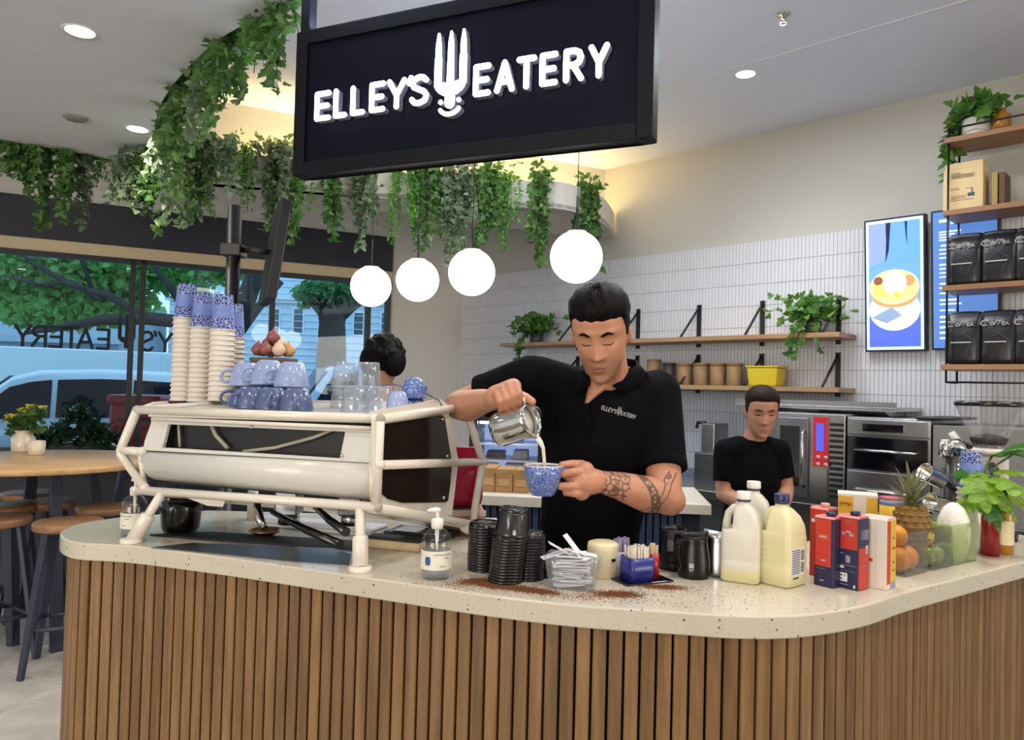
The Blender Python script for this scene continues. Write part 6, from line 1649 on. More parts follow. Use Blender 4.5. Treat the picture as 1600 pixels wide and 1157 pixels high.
fr1 = [NAVC, ('red_panel', 0, .06, .86, .30, .99, REDC), ('brand_mark', 0, .2, .74, .70, .705, INKW), ('brand_mark', 0, .2, .74, .755, .76, INKW), ('brand_mark', 0, .26, .66, .72, .745, INKW), ('panel_line', 0, .1, .84, .60, .603, PINKT), ('panel_line', 0, .1, .84, .5, .503, PINKT), ('price_mark', 0, .36, .6, .37, .40, INKW), ('fine_print', 0, .15, .6, .26, .265, BLUEG), ('fine_print', 0, .3, .5, .08, .1, BLUEG)]
sd1 = [('side_panel', .02, .98, .01, .99, NAVC)]
carton('red and navy drink carton next to the full milk bottle', 1302, 921, RZC, .052, .047, .170, fr1, sd1, PINKT)
fr2 = [NAVC, ('red_panel', 0, .04, .94, .56, .99, REDC), ('round_mark', 0, .42, .62, .92, .965, INKW), ('cow_mark', 0, .22, .40, .755, .80, INKW), ('cow_mark', 0, .42, .66, .79, .82, INKW), ('cow_mark', 0, .56, .76, .745, .79, INKW), ('fine_print', 0, .1, .3, .49, .50, BLUEG), ('photo_panel', 0, .42, .62, .37, .47, BLUEG), ('fine_print', 0, .08, .9, .33, .336, BLUEG), ('text_mark', 0, .1, .34, .285, .315, INKW), ('fine_print', 0, .1, .84, .25, .254, BLUEG), ('white_square', 0, .12, .5, .10, .22, INKW), ('square_dot', 0, .18, .26, .17, .2, NAVC), ('square_dot', 0, .34, .42, .17, .2, NAVC), ('square_dot', 0, .18, .26, .12, .15, NAVC), ('fine_print', 0, .12, .56, .055, .065, BLUEG), ('small_mark', 0, .78, .86, .03, .07, INKW)]
sd2 = [('side_top', .03, .98, .6, .99, NAVC), ('oval_mark', .1, .92, .70, .84, BLUEG), ('red_side', .03, .98, .01, .59, REDC), ('white_script', .66, .9, .5, .62, INKW), ('fine_print', .3, .7, .32, .34, BLUEG)]
carton('red and navy drink carton with a pale oval on its side', 1341, 925, RZC, .056, .050, .176, fr2, sd2, PINKT)
carton('reddish carton in the back row behind the milk bottle', 1292, 905, RZC, .05, .047, .178, [REDC, ('band', 0, .1, .9, .8, .85, INKW)], [('side_panel', .02, .98, .01, .99, NAVC)], PINKT, True, mat('pink_cap', rgb(206, 150, 140), .4))
fr3 = [WHC, ('panel_fold', 0, .60, .606, .08, .95, mat('carton_crease', rgb(196, 186, 172), .5)), ('red_tab', 0, .02, .48, .385, .43, REDC), ('fine_print', 0, .12, .3, .32, .36, BLUEG)]
sd3 = [('red_strip', .02, .36, .08, .99, REDC), ('white_strip', .02, .36, .01, .08, WHC), ('brand_mark', .05, .2, .72, .8, INKW), ('yellow_strip', .40, .99, .10, .99, YELC), ('lilac_strip', .40, .99, .01, .10, BLUEG), ('brown_mark', .58, .78, .72, .75, KRAFT), ('brown_mark', .55, .9, .56, .6, KRAFT), ('brown_mark', .6, .85, .36, .40, KRAFT), ('brown_mark', .6, .85, .24, .28, KRAFT)]
carton('white, red and yellow carton at the end of the carton row', 1385, 924, R(-46), .064, .060, .172, fr3, sd3, mat('carton_pale_top', rgb(222, 196, 186), .4), False)
q = G(1368, 880); yb = thing('yellow_fruit_box', 'yellow fruit printed box with a white band behind the cartons', 'box', M=loc(q.x + .02, q.y + .16, 1, R(-24)))
B().box(-.055, .055, -.045, .045, 0, .178).build('box', YELC, yb, bev=.002)
B().box(-.012, .024, -.0457, .0457, -.0, .1785).build('white_band', WHC, yb)
B().box(-.056, .056, -.046, .046, .172, .1795).build('lid_edge', WHC, yb)
B().tube([(-.05, -.0465, .15), (-.034, -.0468, .156), (-.02, -.0465, .148)], .006, 6).build('banana_print', mat('banana_brown', rgb(190, 128, 40), .5), yb)
q = G(1440, 872); yc = thing('fruit_can', 'yellow can with a blue and pink rim beside the pineapple', 'can', (q.x + .02, q.y + .22, 1))
B().lathe([(0, 0), (.036, 0), (.036, .145), (0, .145)], 28).build('can', YELC, yc); B().lathe([(.0362, .125), (.0364, .125), (.0364, .142), (.0362, .142)], 28, cap=False).build('blue_band', mat('can_blue', rgb(130, 150, 200), .4), yc); B().lathe([(0, .145), (.037, .145), (.037, .150), (0, .150)], 28).build('rim', mat('can_pink', rgb(190, 84, 110), .4), yc)

# fruit tubs
ACR = clear('clear_acrylic', tint=rgb(238, 240, 240), refl=.10, rough=.02, op=.025)
ACG = clear('green_tinged_acrylic', tint=rgb(236, 242, 222), refl=.10, rough=.04, op=.14, opcol=rgb(214, 224, 190))
def tub(label, M, w, d, h, m):
    t = thing('acrylic_tub', label, 'tub', M=M, group='acrylic fruit tubs')
    b = B(); k_ = .003
    b.box(-w, w, -d, d, 0, k_).box(-w, w, -d, -d + k_, k_, h).box(-w, w, d - k_, d, k_, h).box(-w, -w + k_, -d + k_, d - k_, k_, h).box(w - k_, w, -d + k_, d - k_, k_, h)
    b.build('tub', m, t, fix=False); return t
ORG = mat('orange_peel', rgb(238, 146, 24), .38, var=.12, scale=12, bump=.25, bscale=260)
LEM = mat('lemon_peel', rgb(232, 196, 60), .38, var=.1, bump=.2, bscale=260); APL = mat('green_apple_skin', rgb(150, 172, 70), .3, var=.25, scale=14); ORD = mat('fruit_navel', rgb(120, 100, 50), .6)
RT = R(35)
def fruit(name, label, cat, M, r, m, kind):
    t = thing(name, label, cat, M=M, group='fruit in the acrylic tubs')
    if kind == 'orange': B().lathe([(0, -r * .96)] + [(r * math.cos(R(a)), r * .97 * math.sin(R(a))) for a in range(-75, 76, 15)] + [(r * .12, r * .95), (0, r * .92)], 24).build('fruit', m, t)
    elif kind == 'lemon': B().lathe([(0, -r * 1.3), (r * .16, -r * 1.25), (r * .2, -r * 1.1)] + [(r * .98 * math.cos(R(a)), r * 1.08 * math.sin(R(a))) for a in range(-65, 66, 13)] + [(r * .16, r * 1.12), (r * .1, r * 1.3), (0, r * 1.3)], 20).build('fruit', m, t)
    else: B().lathe([(0, -r * .8), (r * .3, -r * .88), (r * .62, -r * .8), (r * .95, -r * .3), (r, r * .15), (r * .86, r * .62), (r * .5, r * .86), (r * .2, r * .78), (0, r * .6)], 22).build('fruit', m, t)
    B().tube([(0, 0, r * (.9 if kind == 'orange' else .6 if kind == 'apple' else 1.25)), (.001, 0, r * (.98 if kind == 'orange' else 1.1 if kind == 'apple' else 1.36))], .0022 if kind != 'orange' else .004, 6).build('stalk', ORD, t)
q = G(1417, 904); e_d = Vector((math.cos(RT), math.sin(RT), 0)); e_n = Vector((-math.sin(RT), math.cos(RT), 0))
MA = loc(q.x, q.y, 1, RT) @ Matrix.Translation((.062, .085, 0))
tub('clear acrylic tub of oranges nearest the cartons', MA, .062, .08, .115, ACR)
for (x, y, z, lab) in [(-.024, -.042, .037, 'orange low in the front of the tub'), (.026, -.036, .037, 'orange low in the tub beside the front one'), (.0, -.018, .094, 'big orange crowning the tub'), (-.024, .034, .037, 'orange low at the back left of the tub'), (.026, .036, .037, 'orange low at the back right of the tub'), (-.02, .03, .095, 'orange in the upper layer at the back left')]:
    fruit('orange', lab, 'orange', MA @ loc(x, y, z, rg.uniform(0, 6)) @ Matrix.Rotation(rg.uniform(-.6, .6), 4, 'X'), .0335, ORG, 'orange')
MB_ = MA @ loc(.140, .0, 0)
tub('clear acrylic tub of lemons and green apples', MB_, .056, .08, .112, ACR)
for (x, y, z, kd, lab) in [(-.024, -.044, .032, 'apple', 'green apple low in the front of the second tub'), (.024, -.044, .032, 'apple', 'second green apple at the front of the second tub'), (-.010, -.032, .082, 'lemon', 'lemon lying on the apples in the second tub'), (.022, .02, .032, 'apple', 'green apple deeper inside the second tub'), (-.024, .02, .032, 'apple', 'green apple deep at the left of the second tub'), (.02, .01, .085, 'lemon', 'lemon at the back of the second tub')]:
    fruit('lemon' if kd == 'lemon' else 'apple', lab, kd, MB_ @ loc(x, y, z, rg.uniform(0, 6)) @ Matrix.Rotation(R(80) if kd == 'lemon' else rg.uniform(-.3, .3), 4, 'X'), .027 if kd == 'lemon' else .029, LEM if kd == 'lemon' else APL, kd)
MC_ = MA @ loc(.282, .0, 0)
tub('green tinged acrylic tub of green apples', MC_, .074, .08, .115, ACG)
for (x, y, z, lab) in [(-.03, -.04, .032, 'green apple low at the front left of the third tub'), (.03, -.04, .032, 'green apple low at the front right of the third tub'), (0, .02, .032, 'green apple in the middle of the third tub'), (-.01, -.02, .082, 'green apple topping the third tub'), (.034, .03, .032, 'green apple at the back of the third tub')]:
    fruit('apple', lab, 'apple', MC_ @ loc(x, y, z, rg.uniform(0, 6)), .029, APL, 'apple')

# pineapple
q = P(1424, 805, 2.16); pa = thing('pineapple', 'ripe pineapple standing behind the tub of oranges', 'pineapple', (q.x, 2.16, 1))
PNE = mat('pineapple_skin', rgb(150, 112, 44), .6, var=.3, scale=30); PNL = leafmat('pineapple_leaf', rgb(86, 92, 58), rgb(122, 124, 84), .5, .15)
def pr_(z): return .052 * (1 - ((z - .085) / .115) ** 2) ** .5 if abs(z - .085) < .115 else .01
B().lathe([(0, 0)] + [(pr_(.002 + .166 * i / 14), .002 + .166 * i / 14) for i in range(15)] + [(0, .17)], 28).build('body', PNE, pa)
b = B()
for j in range(10):
    z = .012 + j * .0165
    for i in range(12):
        a = 2 * math.pi * (i + .5 * (j % 2)) / 12; r = pr_(z); c = Vector((r * math.cos(a), r * math.sin(a), z)); n_ = Vector((math.cos(a), math.sin(a), (z - .085) * 3)).normalized(); u = Vector((-math.sin(a), math.cos(a), 0)); v = n_.cross(u)
        s_ = r * .25
        b.add([c + u * s_, c + v * .0085, c - u * s_, c - v * .0085, c + n_ * .006], [(0, 1, 4), (1, 2, 4), (2, 3, 4), (3, 0, 4)])
b.build('eyes', PNE, pa, fix=False, kind='stuff')
lf0 = None
for i in range(34):
    a = i * 2.4; f = i / 34; L = .065 + .05 * f; tilt = R(75 - 62 * f)
    if lf0 is None:
        b = B(); b.add([(-.007, 0, 0), (.007, 0, 0), (.0055, -.003, .5), (-.0055, -.003, .5), (0, -.012, 1.0), (0, .003, .25)], [(0, 1, 2, 3), (3, 2, 4)]); lf0 = b.build('leaf', PNL, pa, fix=False); o = lf0
    else: o = lf0.copy(); COL.objects.link(o); o.parent = pa
    o.matrix_local = Matrix.Translation((0, 0, .164 + .03 * f)) @ Matrix.Rotation(a, 4, 'Z') @ Matrix.Translation((.008 * (1 - f), 0, 0)) @ Matrix.Rotation(tilt, 4, 'Y') @ Matrix.Rotation(R(90), 4, 'Z') @ Matrix.Diagonal((1, 1, L, 1))

# white vases and the big-leaved plant
PORC = mat('white_porcelain', rgb(232, 226, 218), .22, coat=.5, var=.02)
q = P(1490, 800, 2.24); ev = thing('egg_vase', 'smooth white egg shaped vase behind the fruit tubs', 'vase', (q.x, 2.24, 1)); eh = P(1490, 785, 2.24).z - 1
B().lathe([(0, 0), (.03, 0), (.044, eh * .25), (.047, eh * .5), (.042, eh * .72), (.028, eh * .9), (.012, eh * .985), (0, eh)], 32).build('vase', PORC, ev)
q = P(1530, 850, 2.36); pv = thing('big_leaf_plant', 'bright green big leaved plant in a white vase at the counter end', 'plant', (q.x, 2.36, 1))
B().lathe([(0, 0), (.04, 0), (.05, .02), (.058, .08), (.056, .13), (.046, .165), (.05, .175), (.045, .175), (.04, .16), (0, .15)], 32).build('vase', PORC, pv)
BIGL = leafmat('bright_big_leaf', rgb(88, 134, 30), rgb(140, 172, 50), .4, .35); BIGD = leafmat('dark_big_leaf', rgb(40, 92, 40), rgb(76, 128, 56), .4, .25)
lob = [(0, 0), (.16, .06), (.30, .0), (.36, .18), (.26, .26), (.40, .34), (.36, .50), (.24, .5), (.30, .66), (.18, .74), (.12, .74), (.07, .9), (0, 1.0)]
def bigleaf(m):
    b = B(); L_ = lob; n_ = len(L_); vs = [(x, y, -.10 * abs(x) * 2 - .25 * y * y) for x, y in L_] + [(-x, y, -.10 * abs(x) * 2 - .25 * y * y) for x, y in L_[1:-1]]
    mid_ = [(0, y, .02 - .25 * y * y) for y in (.15, .35, .55, .75)]
    fs = [tuple([0] + list(range(1, n_)) )]
    b.add([(0, y, -.25 * y * y + .03) for x, y in L_] + vs[:n_], [(i, n_ + i, n_ + i + 1, i + 1) for i in range(n_ - 1)], 0, True)
    b.add([(0, y, -.25 * y * y + .03) for x, y in L_] + [(-x, y, z) for x, y, z in vs[:n_]], [(i + 1, n_ + i + 1, n_ + i, i) for i in range(n_ - 1)], 0, True)
    return b.build('leaf', m, pv, fix=False)
lA, lB = bigleaf(BIGL), bigleaf(BIGD); uA = uB = False
stm = B()
for (px, py, dY, size, yaw, pit, dark) in [(1545, 745, -.04, .14, 200, -10, 0), (1530, 760, -.10, .15, 160, -25, 0), (1560, 770, -.08, .14, 210, -40, 0), (1510, 780, -.06, .12, 110, -30, 0), (1548, 790, -.10, .12, 185, -50, 1), (1575, 735, .0, .13, 230, 10, 0), (1562, 705, .04, .11, 200, 30, 1), (1585, 700, .05, .12, 170, 40, 1), (1590, 780, -.05, .13, 260, -30, 0), (1520, 765, -.02, .10, 120, 0, 1), (1575, 755, -.12, .13, 190, -15, 0), (1500, 742, .02, .07, 140, 50, 1)]:
    p = P(px + 4, py, 2.36 + dY) - Vector(pv.location)
    if dark: o = lB if not uB else lB.copy(); new = uB; uB = True
    else: o = lA if not uA else lA.copy(); new = uA; uA = True
    if new: COL.objects.link(o); o.parent = pv
    M = Matrix.Translation(p) @ Matrix.Rotation(R(yaw), 4, 'Z') @ Matrix.Rotation(R(pit), 4, 'X') @ Matrix.Diagonal((size, size, size, 1)) @ Matrix.Translation((0, -.35, 0))
    o.matrix_local = M
    a_ = M @ Vector((0, 0, 0)); stm.tube([(0, 0, .15), a_ * .5 + Vector((0, 0, .12)), a_], .0035, 6)
stm.build('stems', STEMG, pv)

# grinders, steel cups and bottles at the counter end
q = P(1545, 700, 2.66); zt_ = P(1545, 632, 2.66).z - 1; zb_ = P(1545, 700, 2.66).z - 1
gr = thing('coffee_grinder', 'coffee grinder with a wide clear hopper and black lid', 'grinder', (q.x, 2.66, 1), R(-20))
B().lathe([(.048, zb_), (.05, zb_ + .01), (.104, zt_ - .008), (.106, zt_ - .006)], 36, cap=False).build('hopper', clear('clear_hopper', refl=.3, rough=.05, op=.12, opcol=rgb(190, 194, 206)), gr)
B().lathe([(0, zt_ - .008), (.106, zt_ - .008), (.110, zt_ - .004), (.110, zt_ + .006), (.1, zt_ + .011), (0, zt_ + .012)], 36).build('hopper_lid', BLACK_PL, gr)
B().lathe([(0, zb_ + .004), (.047, zb_ + .004), (.062, zb_ + .035), (.03, zb_ + .046), (0, zb_ + .05)], 28).build('beans', mat('roasted_beans', rgb(40, 28, 22), .4, var=.4, scale=120, bump=.8, bscale=150), gr)
B().lathe([(.05, zb_ - .022), (.072, zb_ - .02), (.074, zb_ - .004), (.05, zb_)], 28).build('collar', WHITE_EN, gr)
B().box(-.055, .055, -.05, .09, .06, zb_ - .02).build('body', mat('pale_grinder_body', rgb(206, 202, 196), .35, var=.04), gr, bev=.02, seg=3)
B().box(-.065, .065, -.12, .1, 0, .03).build('base', BLACK_PL, gr, bev=.008)
B().tube([(0, -.04, zb_ - .06), (0, -.085, zb_ - .075), (0, -.09, zb_ - .12)], [.016, .015, .012], 12).build('spout', BLACK_PL, gr)
B().tube([(-.07, 0, zb_ + .0), (-.1, -.01, zb_ + .02), (-.12, -.01, zb_ + .05)], [.012, .014, .012], 10).build('lever', WHITE_PL, gr)
q = P(1492, 760, 2.5); g2_ = thing('small_grinder', 'dark cylindrical grinder with four white lights and a steel chute', 'grinder', (q.x, 2.5, 1), R(-15)); zt_ = P(1492, 712, 2.5).z - 1
B().lathe([(0, 0), (.036, 0), (.034, .02), (.030, .08), (.030, zt_), (0, zt_)], 28).build('body', mat('dark_grey_body', rgb(70, 72, 70), .3, .4), g2_)
for i in range(4): B().lathe([(0, 0), (.0036, 0), (.0036, .002), (0, .0022)], 10, 0, Matrix.Translation((.002, -.0305, zt_ - .028 - .014 * i)) @ Matrix.Rotation(R(90), 4, 'X')).build('indicator', mat('indicator_white', rgb(240, 240, 235), .4, emit=.8), g2_)
B().tube([(.03, 0, zt_ + .0), (0, 0, zt_ + .03), (-.03, -.01, zt_ + .03), (-.035, -.02, zt_ - .005)], [.024, .03, .028, .022], 14).build('chute', CHROME, g2_)
B().tube([(.01, 0, zt_ + .045), (.05, .0, zt_ + .03)], [.010, .008], 8).build('chute_handle', BLACK_PL, g2_)
def shaker(label, px, py, Y, ang, L=.075, r=.030):
    p = P(px, py, Y); d = Vector((-math.cos(R(ang)), -.25, math.sin(R(ang)))).normalized()
    t = thing('steel_shaker', label, 'cup', M=frame(p, (0, 1, 0), d), group='steel shakers on pegs')
    B().lathe([(0, -.002), (r * .84, -.002), (r * .86, .004), (r, L - .004), (r * 1.03, L - .002), (r * 1.03, L), (r * .96, L), (r * .82, .004), (0, .002)], 28).build('cup_body', CHROME, t)
    B().tube([(0, 0, -.003), (0, 0, -.06)], [.012, .010], 10).build('peg', BLACK_PL, t)
shaker('steel shaker tilted on a peg above the pineapple leaves', 1470, 752, 2.45, 24)
shaker('steel shaker tilted on the lower peg beside the egg vase', 1478, 792, 2.42, 14, .065)
q = P(1497, 800, 2.48); tag(B().lathe([(0, 0), (.05, 0), (.05, .012), (.011, .018), (.011, P(1490, 735, 2.48).z - 1), (0, P(1490, 735, 2.48).z - 1)], 20).build('peg_stand', BLACK_METAL, M=loc(q.x, 2.56, 1)), 'thin black stand holding the steel shakers', 'stand')
q = P(1517, 760, 2.42); z = P(1517, 706, 2.42).z - .122; i = 0
while z > 1.0:
    put_cup(i == 0, (q.x, 2.42, z), 'blue patterned cup on the cup stack beside the small grinder' if i == 0 else ORD_[i - 1] + ' white cup under the blue one beside the small grinder', 'cup stack beside the small grinder'); z -= .0168 if i != 1 else .0168; i += 1
def bottle(label, px, py, dy, r, h, m, capm, lab=None):
    q = G(px, py); t = thing('sauce_bottle', label, 'bottle', (q.x, q.y + dy, 1), group='bottles at the counter end')
    B().lathe([(0, 0), (r, 0), (r, h * .6), (r * .9, h * .68), (r * .42, h * .8), (r * .4, h * .9), (0, h * .9)], 24).build('bottle', m, t)
    B().lathe([(0, h * .89), (r * .46, h * .89), (r * .46, h), (0, h)], 20).build('cap', capm, t)
    if lab: B().lathe([(r * 1.015, h * .15), (r * 1.015, h * .52)], 24, cap=False).build('label', lab, t, fix=False)
bottle('deep red sauce bottle at the counter end', 1570, 876, .07, .027, .19, mat('deep_red_sauce', rgb(140, 22, 26), .25, coat=.3), mat('red_cap', rgb(180, 40, 40), .4))
bottle('amber bottle with a cream label at the counter end', 1594, 874, .08, .030, .2, mat('amber_syrup', rgb(196, 138, 40), .2, coat=.4), BLACK_PL, CREAM)

# spilled ground coffee
k = N('ground_coffee'); k.color(k.mix(k.noise(300.0), rgb(132, 78, 34), rgb(86, 50, 24))); k.set(Roughness=.85)
nr_ = np.random.default_rng(5); pts = []
for (px, py, sx, sy, n, ang) in [(752, 909, 16, 2.2, 3600, -.0), (722, 913, 20, 2.6, 420, 0), (770, 915, 14, 2.5, 3400, .1), (815, 921, 24, 2.4, 4200, .12), (845, 925, 14, 1.8, 1500, .1), (860, 931, 60, 4, 500, .1), (965, 929, 20, 2.6, 3200, .05), (930, 932, 30, 3, 500, .02), (1035, 918, 16, 1.8, 2400, .05), (1050, 922, 40, 4, 350, 0), (690, 920, 50, 4, 260, .1), (1100, 930, 50, 8, 220, .05), (760, 898, 30, 6, 300, 0), (1000, 940, 70, 4, 260, .08)]:
    u = nr_.normal(0, sx, n); v = nr_.normal(0, sy, n)
    for a_, c_ in zip(u, v):
        g_ = G(px + a_, py + a_ * ang + c_); pts.append((g_.x, g_.y))
pts = np.array(pts); n = len(pts)
# keep only grains on the countertop
def inside(poly, p):
    x, y = p[:, 0], p[:, 1]; r_ = np.zeros(len(p), bool); m = len(poly)
    for i in range(m):
        x0, y0 = poly[i]; x1, y1 = poly[(i + 1) % m]; c_ = ((y0 > y) != (y1 > y)) & (x < (x1 - x0) * (y - y0) / (y1 - y0 + 1e-12) + x0); r_ ^= c_
    return r_
pts = pts[inside(top_poly, pts) & inside(top_poly, pts + np.array([0, -.006]))]; n = len(pts)
s_ = nr_.uniform(.0006, .0015, n)[:, None]; tet = np.array([(1, 0, 0), (-.6, .8, 0), (-.6, -.8, 0), (0, 0, 1.1)])
ro = nr_.uniform(0, 6.28, n); ct, sn_ = np.cos(ro)[:, None], np.sin(ro)[:, None]
V = np.stack([pts[:, :1] + s_ * (ct * tet[:, 0] - sn_ * tet[:, 1]), pts[:, 1:] + s_ * (sn_ * tet[:, 0] + ct * tet[:, 1]), 1.0002 + s_ * np.tile(tet[:, 2], (n, 1))], -1).reshape(-1, 3)
Fc = (np.arange(n)[:, None, None] * 4 + np.array([(0, 1, 3), (1, 2, 3), (2, 0, 3), (2, 1, 0)])[None]).reshape(-1, 3)
me = bpy.data.meshes.new('ground_coffee'); me.from_pydata(V.tolist(), [], Fc.tolist()); me.materials.append(k.m)
o = bpy.data.objects.new('ground_coffee', me); COL.objects.link(o); tag(o, 'spilled ground coffee scattered over the counter front', 'coffee grounds', kind='stuff')
# ------------------------------------------------------------------ people
def skin(name, c1, c2, tattoo=None, beard=None, lips=None):
    k = N(name); geo = k.tc.outputs['Object']
    base = k.mix(k.noise(14.0, None, 4), c1, c2)
    if beard:                                   # stubble over jaw and upper lip, soft edged
        M, c, r = beard
        mp = k.n('ShaderNodeVectorMath', operation='SUBTRACT'); k.l(geo, mp.inputs[0]); mp.inputs[1].default_value = c
        dv = k.n('ShaderNodeVectorMath', operation='DIVIDE'); k.l(mp.outputs[0], dv.inputs[0]); dv.inputs[1].default_value = r
        ln = k.n('ShaderNodeVectorMath', operation='LENGTH'); k.l(dv.outputs[0], ln.inputs[0])
        m = k.step(ln.outputs['Value'], 1.05, .72)
        base = k.mix(k.math('MULTIPLY', m, .42), base, rgb(70, 46, 36))
    if tattoo:
        a, b, bands = tattoo; ax = (Vector(b) - Vector(a)); L = ax.length; ax = ax / L
        sb_ = k.n('ShaderNodeVectorMath', operation='SUBTRACT'); k.l(geo, sb_.inputs[0]); sb_.inputs[1].default_value = tuple(a)
        dt = k.n('ShaderNodeVectorMath', operation='DOT_PRODUCT'); k.l(sb_.outputs[0], dt.inputs[0]); dt.inputs[1].default_value = tuple(ax)
        u = k.math('DIVIDE', dt.outputs['Value'], L)
        # only on the forearm cylinder
        sc_ = k.n('ShaderNodeVectorMath', operation='SCALE'); sc_.inputs[0].default_value = tuple(ax); k.l(dt.outputs['Value'], sc_.inputs['Scale'])
        pr = k.n('ShaderNodeVectorMath', operation='SUBTRACT'); k.l(sb_.outputs[0], pr.inputs[0]); k.l(sc_.outputs[0], pr.inputs[1])
        rl = k.n('ShaderNodeVectorMath', operation='LENGTH'); k.l(pr.outputs[0], rl.inputs[0])
        near = k.math('LESS_THAN', rl.outputs['Value'], .075)
        ed = k.voro(52.0, geo, 'DISTANCE_TO_EDGE', 0); lines = k.math('LESS_THAN', ed, .085)
        fill = k.math('MULTIPLY', k.math('LESS_THAN', k.voro(52.0, geo, 'F1', 0), .32), .55)
        pat1 = k.math('MAXIMUM', lines, fill)
        wv = k.math('ADD', u, k.math('MULTIPLY', k.noise(16.0, geo), .16))
        sep = k.n('ShaderNodeSeparateXYZ'); k.l(pr.outputs[0], sep.inputs[0])
        w1 = k.math('ADD', u, k.math('ADD', k.math('MULTIPLY', sep.outputs[2], 3.0), k.math('MULTIPLY', k.noise(9.0, geo), .10)))
        m1 = k.math('MULTIPLY', k.math('MULTIPLY', k.step(wv, .03, .06), k.step(wv, .42, .38)), pat1)
        bandm = k.math('MULTIPLY', k.step(w1, .60, .615), k.step(w1, .765, .75))
        edge = k.math('SUBTRACT', 1.0, k.math('MULTIPLY', k.step(w1, .625, .64), k.step(w1, .74, .725)))
        dots = k.math('LESS_THAN', k.voro(85.0, geo, 'F1', 0), .40)
        m2 = k.math('MULTIPLY', bandm, k.math('MAXIMUM', edge, k.math('SUBTRACT', 1.0, dots)))
        w2 = k.math('SUBTRACT', u, k.math('MULTIPLY', sep.outputs[2], 2.4))
        b2 = k.math('MULTIPLY', k.math('MULTIPLY', k.step(w2, .74, .75), k.step(w2, .86, .85)), k.math('MAXIMUM', k.math('LESS_THAN', k.voro(80.0, geo, 'F1', 0), .34), k.math('SUBTRACT', 1.0, k.math('MULTIPLY', k.step(w2, .76, .77), k.step(w2, .84, .83)))))
        mm = k.math('MULTIPLY', k.math('MULTIPLY', k.math('MAXIMUM', m1, k.math('MAXIMUM', m2, b2)), near), .78)
        base = k.mix(mm, base, rgb(44, 42, 46))
    k.color(base); k.set(Roughness=.48)
    k.set(**{'Subsurface Weight': .12}); k.b.inputs['Subsurface Radius'].default_value = (.012, .005, .003)
    k.bump(k.noise(160.0), .06, .001)
    return k.m
def headgrid(nu=72, nv=64, off=None, sc=1.0, female=False):
    """face looks along local -y; origin midway between the ears; returns rings of points"""
    Z = [-.118, -.112, -.100, -.085, -.065, -.045, -.02, .0, .03, .06, .085, .105, .117, .122]
    Wd = [.012, .026, .040, .050, .058, .063, .068, .0705, .0745, .0745, .066, .048, .026, .004]
    Fr = [.070, .084, .090, .090, .089, .088, .090, .090, .095, .094, .081, .060, .034, .004]
    Bk = [-.045, -.03, .0, .02, .045, .062, .082, .092, .099, .098, .086, .064, .036, .004]
    zs = np.concatenate([np.linspace(-.118, -.09, 10, endpoint=False), np.linspace(-.09, .05, nv - 24, endpoint=False), np.linspace(.05, .122, 14)])
    rs = []
    for z in zs:
        w, f, b_ = [float(np.interp(z, Z, A_)) for A_ in (Wd, Fr, Bk)]
        ring = []
        for i in range(nu):
            a = 2 * math.pi * i / nu; cx_, sy = math.cos(a), math.sin(a)
            x = w * math.copysign(abs(cx_) ** .9, cx_); y = -f * sy if sy > 0 else -b_ * sy if b_ > 0 else -b_ * sy
            if sy <= 0: y = (b_) * (-sy)
            if sy > 0.05:                        # facial relief
                g = lambda cx, cz, sx, sz: math.exp(-((x - cx) / sx) ** 2 - ((z - cz) / sz) ** 2)
                nose = 0
                if -.05 < z < .03:
                    t = (.03 - z) / .062; nose = (.022 * min(1, t) ** 1.2 * (1 if z > -.034 else max(0, 1 - (-.034 - z) / .010))) * math.exp(-(x / (.0085 + .006 * max(0, t))) ** 2)
                y -= nose
                y -= .006 * g(.0, -.033, .017, .008) if not female else .005 * g(0, -.033, .015, .008)
                for s in (-1, 1):
                    y += .011 * g(s * .031, .010, .017, .012)
                    y -= (.006 if not female else .003) * g(s * .03, .031, .022, .008)
                    y -= .004 * g(s * .046, -.022, .016, .018)
                    y -= .0058 * g(s * .031, .008, .0125, .0085)
                y -= .006 * g(0, -.060, .022, .0055) + .007 * g(0, -.072, .018, .006) - .0045 * g(0, -.0655, .026, .0022)
                y += .004 * g(0, -.084, .02, .005)
                y -= .006 * g(0, -.102, .02, .010)
            p = np.array((x, y, z))
            if off is not None: p = p + off(x, y, z) * np.array((x / .07, (y - .005) / .09, z / .11)) / max(1e-6, np.linalg.norm((x / .07, (y - .005) / .09, z / .11)))
            ring.append(tuple(p * sc))
        rs.append(ring)
    return rs
def ear(b, s, M, sc=1.0):
    Me = M @ Matrix.Translation((s * .0735 * sc, .012 * sc, -.004 * sc)) @ Matrix.Rotation(s * R(20), 4, 'Z') @ Matrix.Rotation(R(-8), 4, 'X')
    b.ball((0, 0, 0), (.008 * sc, .017 * sc, .030 * sc), 14, M=Me)
HAIRB = None
def hairmat(name, c1, c2):
    k = N(name); mp = k.coords('Object', (1, .25, .5)); n_ = k.noise(170.0, mp, 3); k.color(k.mix(n_, c1, c2)); k.set(Roughness=.55); k.b.inputs['Specular IOR Level'].default_value = .1; k.bump(n_, .5, .004); return k.m
HAIR = hairmat('short_dark_hair', rgb(6, 5, 5), rgb(15, 12, 11)); HAIRK = hairmat('black_hair', rgb(7, 6, 7), rgb(18, 15, 17)); HAIRBR = hairmat('brown_tied_hair', rgb(24, 17, 14), rgb(46, 33, 26))
LIPM = mat('lip_skin', rgb(158, 94, 80), .4, var=.08)
SHIRT = mat('black_polo_cotton', rgb(9, 9, 14), .9, var=.25, scale=5, bump=.12, bscale=400, spec=.1)
TROU = mat('dark_trouser_cotton', rgb(18, 20, 28), .85, var=.2)
